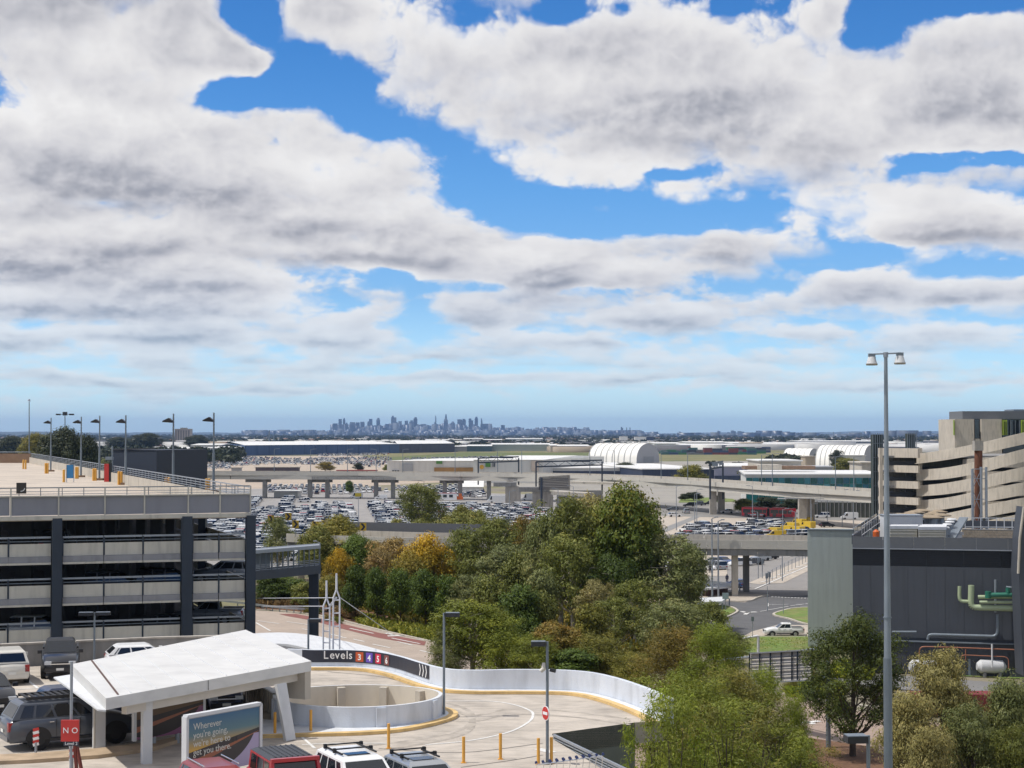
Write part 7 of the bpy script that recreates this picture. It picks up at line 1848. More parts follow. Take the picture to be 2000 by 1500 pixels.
def make_tree(kind, h, r, nl, n_leaf, leaf, seed, style, **kw):
 rn = random.Random(seed); lobes = []; segs = []
 th = h * {'gum': 0.30,'round': 0.22,'dense': 0.25,'feather': 0.10,'pine': 0.16,'shrub': 0.05,'spire': 0.05}[style]
 lean = Vector((rn.uniform(-.04, .04) * h, rn.uniform(-.04, .04) * h, 0))
 tr = h * (0.026 if style == 'gum' else 0.022)
 top = Vector((0, 0, h * 0.72)) + lean
 segs.append(((0,0,-0.3),Vector((0,0,th)) + lean * 0.3,tr,tr * 0.8)); segs.append((Vector((0,0,th)) + lean * 0.3,top,tr * 0.8,tr * 0.3))
 for i in range(nl):
  f = (i + 0.5) / nl; ang = i * 2.399 + rn.uniform(-.4, .4)
  if style == 'gum':
   z = h * (0.36 + 0.56 * f); rr = r * math.sqrt(max(0.05,1 - ((f - 0.42) / 0.66) ** 2)) * rn.uniform(0.45,0.85); s = r * rn.uniform(0.26,0.40)
  elif style in ('round', 'dense'):
   z = h * (0.30 + 0.60 * f); rr = r * math.sqrt(max(0.03,1 - ((f - 0.40) / 0.62) ** 2)) * rn.uniform(0.35,0.75); s = r * rn.uniform(0.34,0.5)
  elif style == 'feather':
   z = h * (0.10 + 0.80 * f); rr = r * (1.0 - f * 0.62) * rn.uniform(0.35,0.95); s = r * rn.uniform(0.26,0.42) * (1.1 - 0.45 * f)
  elif style == 'pine':
   z = h * (0.22 + 0.70 * f); rr = r * (1.0 - (f - 0.35) ** 2 * 1.4) * rn.uniform(0.35,0.85) * (0.4 if f > 0.88 else 1); s = r * rn.uniform(0.22,0.36)
  elif style == 'spire':
   z = h * (0.1 + 0.82 * f); rr = r * 0.3 * rn.random(); s = r * (0.9 - 0.55 * f)
  else:
   z = h * (0.25 + 0.5 * f); rr = r * rn.uniform(0.1, 0.7); s = r * rn.uniform(0.3, 0.5)
  c = Vector((math.cos(ang) * rr, math.sin(ang) * rr, z)) + lean * f
  lobes.append((tuple(c), (s, s, s * (1.5 if style in ('feather', 'spire') else 0.78))))
  if style in ('gum', 'round', 'dense', 'pine', 'feather'):
   st = Vector((0,0,max(th * 0.8,z - rr * 1.0 - h * 0.05))) + lean * f; st.z = min(st.z,h * 0.7)
   mid = lerp(st, c, 0.5) + Vector((0, 0, -0.03 * h))
   rb = tr * 0.42 * (1.15 - f)
   segs.append((st, mid, rb, rb * 0.75)); segs.append((mid, c, rb * 0.75, rb * 0.35))
   for _ in range(2):
    e = c + Vector((rn.uniform(-1,1),rn.uniform(-1,1),rn.uniform(-.2,.8))) * s * 0.8; segs.append((c,e,rb * 0.35,rb * 0.12))
 me = crown('crown', lobes, n_leaf, leaf, seed, **kw)
 V, F = tube_arrays(segs); mt = np_mesh('trunk', V, F)
 mt.polygons.foreach_set('use_smooth', np.ones(len(F), bool))
 return me, mt, h, r
LM = {
 'gum_grey': leafmat('leaf_gum_grey',(0.068,0.093,0.029),(0.197,0.215,0.071),(0.438,0.362,0.125),0.18),
 'gum_tan': leafmat('leaf_gum_tan',(0.116,0.110,0.038),(0.288,0.253,0.088),(0.594,0.406,0.140),0.18),
 'gum_green': leafmat('leaf_gum_green',(0.068,0.088,0.018),(0.181,0.198,0.040),(0.401,0.318,0.075),0.2),
 'dense_gold': leafmat('leaf_dense_gold',(0.028,0.057,0.009),(0.116,0.154,0.020),(0.393,0.275,0.027),0.2),
 'flower': leafmat('leaf_yellow_flower',(0.076,0.090,0.015),(0.246,0.180,0.018),(0.594,0.360,0.018),0.15),
 'pinkish': leafmat('leaf_pinkish',(0.116,0.101,0.032),(0.311,0.215,0.071),(0.577,0.307,0.110),0.15),
 'deep': leafmat('leaf_deep_green',(0.034,0.055,0.009),(0.091,0.137,0.021),(0.199,0.244,0.040),0.25),
 'feather': leafmat('leaf_feather_green',(0.064,0.088,0.013),(0.200,0.231,0.028),(0.455,0.406,0.053),0.25),
 'feather_bright': leafmat('leaf_feather_bright',(0.075,0.110,0.013),(0.241,0.296,0.031),(0.508,0.483,0.059),0.28),
 'rusty': leafmat('leaf_rusty',(0.068,0.074,0.015),(0.208,0.159,0.029),(0.461,0.253,0.045),0.2),
 'pine': leafmat('leaf_dark_pine',(0.032,0.052,0.012),(0.092,0.118,0.021),(0.219,0.209,0.035),0.2),
 'olive': leafmat('leaf_olive',(0.065,0.083,0.015),(0.197,0.187,0.032),(0.415,0.296,0.051),0.2),
 'far': leafmat('leaf_far',(0.014,0.024,0.010),(0.034,0.044,0.018),(0.075,0.075,0.030),0.1),
}
PROTO = {
 'gumA': make_tree('gumA',17,5.6,34,24000,0.50,1,'gum',clump=0.62,droop=0.40,slim=0.34,gapf=0.34,per=34),
 'gumB': make_tree('gumB',15,5.0,26,18000,0.50,2,'gum',clump=0.60,droop=0.45,slim=0.32,gapf=0.40,per=32),
 'gumN': make_tree('gumN',13,3.3,34,52000,0.26,3,'gum',clump=0.36,droop=0.55,slim=0.26,gapf=0.42,per=36),
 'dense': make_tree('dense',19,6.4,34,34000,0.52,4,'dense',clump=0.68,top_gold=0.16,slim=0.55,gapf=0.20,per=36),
 'round': make_tree('round',8,3.6,18,13000,0.34,5,'round',clump=0.42,slim=0.6,gapf=0.14,per=26),
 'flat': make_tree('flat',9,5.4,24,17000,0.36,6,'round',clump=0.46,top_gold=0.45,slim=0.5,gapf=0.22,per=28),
 'featherN': make_tree('featherN',14,4.6,46,64000,0.25,7,'feather',clump=0.34,slim=0.20,gapf=0.30,per=34),
 'featherT': make_tree('featherT',16,2.5,64,56000,0.22,17,'feather',clump=0.30,slim=0.24,gapf=0.34,per=30),
 'featherM': make_tree('featherM',13,4.8,36,34000,0.38,8,'feather',clump=0.46,slim=0.24,gapf=0.26,per=30),
 'pine': make_tree('pine',12,4.2,38,42000,0.26,9,'pine',clump=0.34,slim=0.28,gapf=0.34,per=32),
 'shrub': make_tree('shrub',2.6,2.2,9,5000,0.22,10,'shrub',clump=0.25,slim=0.4,gapf=0.1),
 'spire': make_tree('spire',12,2.6,9,5000,0.6,12,'spire',clump=0.5,slim=0.5,gapf=0.0),
 'farT': make_tree('farT',12,7.0,12,3600,1.2,13,'round',clump=1.0,slim=0.6,gapf=0.05),
}
cnt = [0]
def tree(kind,px,ptop,width,leafm,label,base=None,Y=None,bark=None,rz=None,group='trees in the planted strip'):
 """a tree whose top and width are as seen; base is the picture height of its foot, or Y its distance"""
 me, mt, h, r = PROTO[kind]
 if Y is None: b = G(px, base)
 else: b = P(px, 900, Y); b.z = 0
 H = P(px, ptop, b.y).z; sz = H / (h * 0.985); sx = (width / FPX * b.y / 2) / (r * 1.06)
 cnt[0] += 1; rn = random.Random(cnt[0] * 7)
 nm = {'shrub': 'shrub','gumA': 'gum_tree','gumB': 'gum_tree','gumN': 'gum_tree','pine': 'pine_tree','spire': 'cypress_tree','flat': 'wattle_tree'}.get(kind,'tree')
 q = thing(nm,label,'shrub' if kind == 'shrub' else 'tree',b,rn.uniform(0,6.28) if rz is None else rz,group)
 q.scale = (sx, sx, sz)
 for nm2,m_,mm in (('trunk',mt,bark or (C_BARK if kind in ('gumA','gumB') else C_BARKD)),('crown',me,LM[leafm])):
  o = bpy.data.objects.new(nm2, m_); link(o); o.parent = q
  if not m_.materials: m_.materials.append(mm)
  o.material_slots[0].link = 'OBJECT'; o.material_slots[0].material = mm
 return q
T = [
 # back rank
 ('gumB',545,1006,66,'gum_grey','thin grey gum right of the car park corner, in front of the full car lot',1135),
 ('gumA',828,943,94,'gum_green','lone gum standing in front of the full car lot with the lot showing under it',1062),
 ('round',683,940,20,'deep','small dark cypress like tree at the far edge of the car lot',966),
 ('round',500,1075,60,'gum_grey','greyish bush hiding the car lot beside the car park corner',1118),
 ('dense',655,1008,112,'olive','big olive brown tree over the pale end of the near flyover',1150),
 ('dense',620,1030,80,'gum_green','green shoulder tree left of the big olive tree',1155),
 ('dense', 700, 1045, 84, 'deep', 'dark green tree right behind the golden wattle', 1168),
 ('flat',660,1080,66,'flower','golden flowering wattle right of the footbridge end',1180),
 ('dense',640,1125,60,'olive','olive tree under the golden wattle, behind the masts',1195),
 ('dense', 560, 1125, 100, 'deep', 'dark tree under the middle of the footbridge', 1182),
 ('round',520,1122,60,'deep','dark bushy tree beside the car park corner under the footbridge',1185),
 ('round',590,1140,60,'gum_green','green rounded tree under the right end of the footbridge',1190),
 ('round',545,1157,46,'feather','low bright round bush in the dry grass under the footbridge',1180),
 ('gumB',770,1048,108,'pinkish','pinkish brown tree left of the flat yellow wattle',1185),
 ('gumB',742,1068,70,'pinkish','smaller pinkish tree at the left flank of the pinkish brown tree',1192),
 ('flat',838,1054,118,'flower','flat topped wattle glowing yellow above the dark green row',1190),
 ('flat', 795, 1085, 90, 'olive', 'olive wattle below the yellow one', 1195),
 ('flat',880,1095,70,'flower','yellow tipped wattle at the right of the flat topped one',1190),
 ('dense',815,1016,84,'gum_green','darker tree behind the pinkish and yellow ones',1120),
 ('round',770,1018,60,'olive','small olive tree at the right end of the grey screen',1095),
 ('dense',890,1003,90,'gum_green','green tree behind the slim post left of the big gums',1130),
 ('gumB', 905, 1030, 80, 'gum_green', 'gum with thin crown beside the slim post', 1190),
 ('gumA',955,1008,120,'gum_green','tall gum left of centre with a pale trunk showing',1195),
 ('gumB', 985, 1060, 110, 'gum_grey', 'grey green gum low left of centre', 1205),
 ('dense',1015,1010,74,'rusty','tree with a rusty orange crown left of the tallest gums',1170),
 ('gumA',1095,965,120,'gum_green','left one of the tallest gums, below the grey sign back',1235),
 ('gumB', 1068, 1005, 90, 'gum_grey', 'pale gum flank left of the tallest group', 1238),
 ('gumA',1140,962,110,'gum_tan','tan tinted gum in the middle of the tallest group',1228),
 ('dense',1222,947,138,'dense_gold','tallest dense tree with a gold flecked crown at the centre right',1236),
 ('dense',1255,1000,90,'dense_gold','right shoulder tree of the tallest dense tree',1225),
 ('dense',1180,985,110,'gum_green','dark green tree filling the left side of the tallest dense tree',1232),
 ('gumA',1120,1040,120,'gum_green','green gum low in front of the tallest group',1250),
 ('gumB',1190,1080,110,'deep','dark gum in the shade beneath the tallest tree',1252),
 ('gumA',1305,1042,146,'gum_grey','big grey green gum with white branching limbs right of the tallest tree',1240),
 ('gumB', 1345, 1060, 80, 'gum_grey', 'right flank gum beside the flyover end', 1232),
 ('dense', 930, 1000, 80, 'gum_green', 'rounded green tree behind the slim post', 1125),
 ('round',850,1030,80,'gum_green','green tree closing the flyover below the lone gum',1110),
 ('dense',1050,1018,70,'olive','olive tree between the rusty crown and the tall gums',1160),
 ('round',975,1022,60,'rusty','small rusty tree against the near flyover left of centre',1115),
 ('round',1340,1090,60,'gum_green','green tree beneath the flyover right of the grey green gum',1200),
 # green row above the road
 ('round',694,1110,58,'deep','first tree from the left in the dark green row above the road',1212),
 ('round',737,1114,56,'deep','second tree from the left in the dark green row above the road',1216),
 ('round',782,1116,58,'deep','third tree from the left in the dark green row above the road',1221),
 ('round',832,1118,68,'deep','fourth and fullest tree in the dark green row above the road',1229),
 ('round',876,1128,56,'deep','last tree at the right end of the dark green row above the road',1232),
 ('round',720,1125,44,'deep','small tree filling the gap between first and second of the dark green row',1202),
 ('round',808,1130,46,'deep','small tree filling the gap before the fullest of the dark green row',1212),
 ('gumB', 915, 1120, 80, 'gum_grey', 'pale bushy gum right of the dark green row', 1235),
 # in front, behind the ramp wall
 ('gumA',925,1168,150,'feather','broad feathery tree touching the ramp wall beside the drum lamp',1330),
 ('featherM',875,1222,80,'gum_grey','sparse low gum just over the ramp wall at the left',1335),
 ('featherM',985,1195,120,'feather','feathery green tree behind the ramp wall, second from the drum lamp',1335),
 ('round',1010,1150,100,'deep','fresh green broad leafed tree behind the feathery ones',1290),
 ('round',1060,1160,80,'gum_green','soft green tree right of the fresh green one',1285),
 ('dense',1085,1215,110,'rusty','rusty brown shrubby tree above the white ramp wall',1330),
 ('featherM',1045,1240,110,'feather','low feathery tree behind the camera lamp head',1345),
 ('round',1120,1270,120,'deep','dark low tree along the top of the white wall',1345),
 ('featherM',1175,1235,110,'olive','olive feathery tree above the white wall end',1340),
 ('gumB',1205,1165,100,'gum_green','green gum in front of the white tent roofs',1290),
 ('gumB', 1160, 1130, 80, 'gum_tan', 'thin tan gum with bare stems at the centre', 1270),
 ('gumA',1335,1168,118,'gum_grey','grey gum in front of the white branching one',1310),
 ('gumB', 1290, 1190, 90, 'gum_grey', 'small grey gum left of the corner lawn', 1300),
 ('gumB',1388,1172,86,'gum_green','green gum at the left edge of the corner lawn',1300),
 ('gumB', 1430, 1232, 70, 'gum_grey', 'small gum left of the bent white pole', 1320),
 ('featherM',1240,1270,90,'olive','olive feathery bush between wall end and the near mass',1350),
 ('round', 1015, 1085, 90, 'gum_green', 'mid green gum left of the tallest group', 1225),
 ('round',1055,1120,80,'gum_grey','greyish undergrowth tree at the foot of the tallest group',1262),
 ('round',960,1130,90,'gum_green','mid green tree between the dark green row and the centre',1262),
 ('gumB',1240,1130,90,'gum_green','leafy gum between the tallest tree and the white branching gum',1262),
 ('round',1150,1185,80,'olive','olive undergrowth tree below the thin tan gum',1302),
]
for k,x,yt,w,lm,lab,base in T: tree(k,x,yt,w * (1.25 if k == 'featherM' else 1.08),lm,lab,base=base)
N = [
 ('featherN',1330,1212,170,'rusty','rusty tipped feathery tree at the top left of the near green mass',152),
 ('featherN',1385,1205,150,'feather_bright','bright green feathery spire in the near mass behind the lawn',148),
 ('featherT',1290,1300,210,'feather','near feathery tree rising behind the white ramp wall end',100),
 ('featherN',1370,1305,190,'feather','middle feathery tree of the near green mass',118),
 ('featherN',1440,1290,180,'olive','olive brown feathery tree in the near mass left of the sign frame',128),
 ('featherN',1500,1292,120,'feather_bright','bright green feathery tree in front of the overhead sign frame',132),
 ('featherN',1545,1345,80,'feather_bright','light green thin feathery tree right of the sign frame foot',128),
 ('featherT',1300,1385,250,'feather','broad feathery tree at the bottom left of the near mass',86),
 ('featherT',1430,1360,300,'feather','wide feathery tree at the bottom of the near mass',98),
 ('featherT',1520,1395,250,'feather','low feathery tree at the right bottom of the near mass',102),
 ('featherT',1590,1445,150,'rusty','rusty low feathery bush at the right foot of the near mass',104),
 ('featherT',1232,1392,100,'feather_bright','thin sprig of feathery tree by the railing',70),
 ('pine',1662,1192,158,'pine','dark pine like tree between the sign frame post and the high mast',146),
 ('featherT',1272,1328,150,'feather','thin feathery branches overlapping the end of the white ramp wall',69),
 ('featherT',1305,1326,190,'feather','leafy feathery tree hugging the cut end of the white ramp wall',67),
 ('featherT',1360,1350,190,'olive','olive feathery tree filling the bottom between the front trees',71),
 ('featherT',1335,1312,210,'feather_bright','bright feathery tree right beside the end of the ramp deck',72),
 ('featherT',1405,1335,230,'feather','feathery tree in the front row of the near green mass',80),
 ('featherT',1480,1368,220,'olive','olive tipped feathery tree in the front row of the near green mass',84),
 ('featherT',1555,1425,180,'feather','low feathery tree at the right end of the front row',86),
 ('gumN',1845,1252,150,'gum_tan','slender gum with a yellow green top and dark stem in front of the plant building',112),
 ('gumN',1765,1332,130,'gum_tan','brownish gum round the foot of the high mast',108),
 ('gumN', 1960, 1305, 140, 'gum_grey', 'grey gum at the bottom right corner', 112),
 ('gumN',1900,1360,130,'gum_grey','thin grey gum between the slender one and the corner one',106),
 ('gumN', 1990, 1335, 110, 'gum_tan', 'orange tinged gum cut by the right edge', 120),
 ('gumN',1800,1400,120,'gum_tan','low tan gum at the bottom edge beside the high mast',98),
 ('gumN', 1985, 1405, 110, 'gum_green', 'low green gum at the bottom right corner', 104),
]
for k,x,yt,w,lm,lab,Y in N: tree(k,x,yt,w * (1.5 if k in ('featherN','pine') else 1.0 if k == 'featherT' else 1.2),lm,lab,Y=Y,group='near trees at the lower right')
# behind the viaduct and on the apron
F_ = [('round',635,903,34,'rusty','small rust coloured tree behind the viaduct at the left',922),('round',700,905,20,'far','small dark tree behind the viaduct left of the red roof strip',921),('round',757,908,18,'gum_green','small green bush in front of the warehouse windows',921),
      ('round',820,909,22,'far','dark bush in front of the white warehouse',922),('round',1180,907,46,'rusty','rusty low tree at the foot of the arched hangar',934),('dense',1224,903,44,'far','dark tree right of the rusty one at the foot of the arched hangar',938),('round',1240,912,34,'olive','olive tree beside the dark one before the long shed',939),
      ('round',1350,910,56,'olive','broad olive tree behind the viaduct left of the gantry stack',952),('round',1445,916,40,'gum_green','green tree left of the teal building',950),('round',1425,918,34,'far','dark tree behind the gantry stack',948),
      ('gumB',1634,878,30,'far','dark tree in front of the long white hangar',918),('gumB',1602,884,22,'far','small dark flat tree left of the white hangar',900),('gumB',1676,886,20,'far','small sparse tree before the pointed end of the white hangar',900),('round',1655,896,50,'olive','olive bushes above the teal building roof',925),('round',1675,900,30,'rusty','brownish bush at the right above the teal building roof',925),('dense',1640,893,34,'far','dark bush left of the olive bushes over the teal roof',924),
      ('round',1450,975,46,'gum_green','low green tree under the viaduct left of the bus',1004),('round',1500,972,60,'far','dark green tree behind the red bus',1003),('round',1545,975,50,'far','dark green tree behind the rear of the red bus',1003),('round',1355,962,40,'far','dark tree on the median lawn under the viaduct',978),('round',1338,965,24,'far','small dark tree left on the median lawn',978),('round',1400,968,30,'far','dark tree right on the median lawn',980),
      ('dense',120,836,96,'far','huge dark spreading tree beyond the car park roof behind the floodlight mast',985),('dense',165,850,60,'far','dark right half of the spreading tree beyond the roof',985),('dense',66,846,60,'olive','second large dark tree left of the spreading one',925),('round',320,893,30,'gum_green','small tree just right of the navy wall',925),
      ('round',190,900,50,'gum_grey','grey green tree with white flowers left of the navy wall',960),('dense',20,852,60,'far','dark tree at the left edge beyond the roof',905),('dense',285,846,64,'far','dark treetop above the navy wall',885),('dense',235,854,56,'far','olive dark treetop left above the navy wall',884),('dense',385,850,50,'far','dark tree right of the pale apartment tower',880),('round',905,990,50,'olive','small olive treetop in front of the full lot',1060),('round',935,1000,40,'gum_grey','grey treetop right of the olive one in front of the lot',1062)]
for k,x,yt,w,lm,lab,base in F_: tree(k,x,yt,w * 1.1,lm,lab,base=base,group='trees round and beyond the viaduct')
# shrubs along the garden edge
sh = [(640,1212,22),(662,1216,24),(600,1196,26),(620,1198,22),(1575,1335,60),(1600,1350,50),(1545,1350,44),(1640,1395,60),(560,1186,22),(1500,1345,40),(1160,1300,30),(1995,1470,60),(1935,1500,70)]
for i, (x, y, w) in enumerate(sh):
 tree('shrub',x,y - w * 0.55,w,('rusty','feather','olive','deep')[i % 4],'low rounded shrub %s' % ('beside the lattice masts, left','beside the lattice masts, right','left of the golden shrubs by the red lane','golden by the start of the red lane','behind the overhead sign frame','right behind the overhead sign frame','below the sign frame tube','at the foot of the dark pine','in the dry grass below the footbridge','in the shade of the sign frame','between the mid trees','at the lower right corner','beneath the corner gums')[i],base=y + w * 0.1,group='low shrubs')
# ground cover, long grass, far woods: nobody could count these
def tufts(nm, polys, n, h, leafm, seed, label, cat, spread=0.5):
 r = np.random.default_rng(seed); V = []; tot = 0; B = []
 for poly in polys:
  pts = np.array([tuple(G(x, y).xy) for x, y in poly]); lo, hi = pts.min(0), pts.max(0)
  Q = lo + (hi - lo) * r.random((n * 4,2)); ins = np.zeros(len(Q),bool); j = len(pts) - 1
  for i in range(len(pts)):
   c = ((pts[i,1] > Q[:,1]) != (pts[j,1] > Q[:,1])) & (Q[:,0] < (pts[j,0] - pts[i,0]) * (Q[:,1] - pts[i,1]) / (pts[j,1] - pts[i,1] + 1e-12) + pts[i,0]); ins ^= c; j = i
  B.append(Q[ins][:n])
 Q = np.concatenate(B); n = len(Q); ph = r.random(2) * 5
 dens = np.sin(Q[:,0] * 0.5 + ph[0]) + np.sin(Q[:,1] * 0.37 + ph[1]) + r.normal(size=n) * 0.9; Q = Q[dens > -1.0]; n = len(Q)
 ang = r.random(n) * 6.28; l = h * (0.5 + r.random(n)); w = h * 0.28
 dx, dy = np.cos(ang), np.sin(ang); lean = r.normal(size=(n, 2)) * spread * h
 a = np.stack([Q[:,0] - dx * w,Q[:,1] - dy * w,np.full(n,0.08)],1); b = np.stack([Q[:,0] + dx * w,Q[:,1] + dy * w,np.full(n,0.08)],1)
 c = np.stack([Q[:,0] + dx * w * 0.7 + lean[:,0],Q[:,1] + dy * w * 0.7 + lean[:,1],l],1); d_ = np.stack([Q[:,0] - dx * w * 0.7 + lean[:,0],Q[:,1] - dy * w * 0.7 + lean[:,1],l * 0.9],1)
 V = np.stack([a,b,c,d_],1).reshape(-1,3); me = np_mesh(nm,V,np.arange(n * 4).reshape(-1,4),r.random(n),[LM[leafm] if leafm in LM else MATS[leafm]])
 o = bpy.data.objects.new(nm, me); link(o); tag(o, label, cat, kind='stuff')
LM['lime'] = leafmat('leaf_lime_cover',(0.10,0.13,0.02),(0.27,0.29,0.04),(0.40,0.37,0.06),0.25)
LM['straw'] = leafmat('leaf_straw',(0.13,0.085,0.035),(0.30,0.205,0.09),(0.45,0.32,0.16),0.15)
tufts('ground_cover',[[(690,1200),(760,1215),(830,1228),(900,1245),(960,1262),(960,1282),(832,1250),(770,1236),(700,1220)]],9000,0.55,'lime',31,'yellow green ground cover between the road and the dark green tree row','ground cover')
tufts('straw_grass',[[(500,1176),(590,1180),(600,1192),(560,1190),(500,1187)],[(655,1190),(690,1196),(695,1212),(660,1206)]],6000,0.9,'straw',32,'pale straw coloured long grass by the guard rail','grass')
tufts('undergrowth',[[(600,1160),(900,1170),(1340,1205),(1340,1260),(1250,1330),(960,1262),(700,1190),(600,1180)]],26000,0.9,'olive',33,'mixed undergrowth on the floor of the tree belt','undergrowth')
tufts('bright_cover',[[(1560,1335),(1640,1345),(1640,1372),(1540,1362)],[(1640,1300),(1700,1305),(1700,1330),(1620,1325)]],5000,0.7,'feather_bright',34,'bright green ground cover behind the overhead sign frame','ground cover')
tufts('lawn_blades',[[(1380,1250),(1640,1250),(1640,1274),(1400,1276)]],9000,0.25,'feather_bright',35,'blades of the front corner lawn','grass')
def woods(nm, n, rows, seed, label, leaf=3.0, h=(7, 13)):
 """belts of far trees as heaps of leafy sprays"""
 r = np.random.default_rng(seed); CC = []; SS = []
 for (x0, x1, Y0, Y1, k, hm) in rows:
  Y = Y0 + (Y1 - Y0) * r.random(k); px = x0 + (x1 - x0) * r.random(k); H = (h[0] + (h[1] - h[0]) * r.random(k)) * hm
  CC.append(np.stack([(px - 1000) / FPX * Y, Y, H * 0.5], 1)); SS.append(H)
 C = np.concatenate(CC); S = np.concatenate(SS); per = n // len(C); ci = np.repeat(np.arange(len(C)),per); m = len(ci)
 d = r.normal(size=(m,3)); d /= np.linalg.norm(d,axis=1)[:,None]; d[:,2] = np.abs(d[:,2]) * 1.0 - 0.25
 Q = C[ci] + d * S[ci][:,None] * np.array([0.75,0.6,0.55]) * (0.7 + 0.3 * r.random(m))[:,None]
 sz = S[ci][:,None] * 0.22 * (0.6 + 0.8 * r.random(m))[:,None]; u = r.normal(size=(m,3)); u /= np.linalg.norm(u,axis=1)[:,None]; v = np.cross(u,d + r.normal(size=(m,3)) * 0.4); v /= np.linalg.norm(v,axis=1)[:,None] + 1e-9
 V = np.stack([Q - u * sz,Q + v * sz * 0.7,Q + u * sz,Q - v * sz * 0.7],1).reshape(-1,3)
 tint = np.clip(0.5 * r.random(len(C))[ci] + 0.4 * r.random(m), 0, 1)
 me = np_mesh(nm,V,np.arange(m * 4).reshape(-1,4),tint,[LM['far']]); o = bpy.data.objects.new(nm,me); link(o); tag(o,label,'woods',kind='stuff')
woods('near_woods',90000,[(-80,470,1450,2300,420,1.0),(-80,330,900,1400,120,0.75),(440,620,2600,3200,60,1.0),(520,900,2600,3600,300,0.9),(900,1330,2900,4200,220,0.9),(1500,1560,1500,1700,30,0.6),(1380,1560,1250,1500,40,0.35)],51,'dark belts of gum trees beyond the airfield')
woods('far_woods',160000,[(-80,2080,4000,7000,1500,1.05),(-80,2080,7000,12000,1500,1.3),(-80,2080,12000,17000,900,1.6)],52,'hazy far tree cover between the suburbs')
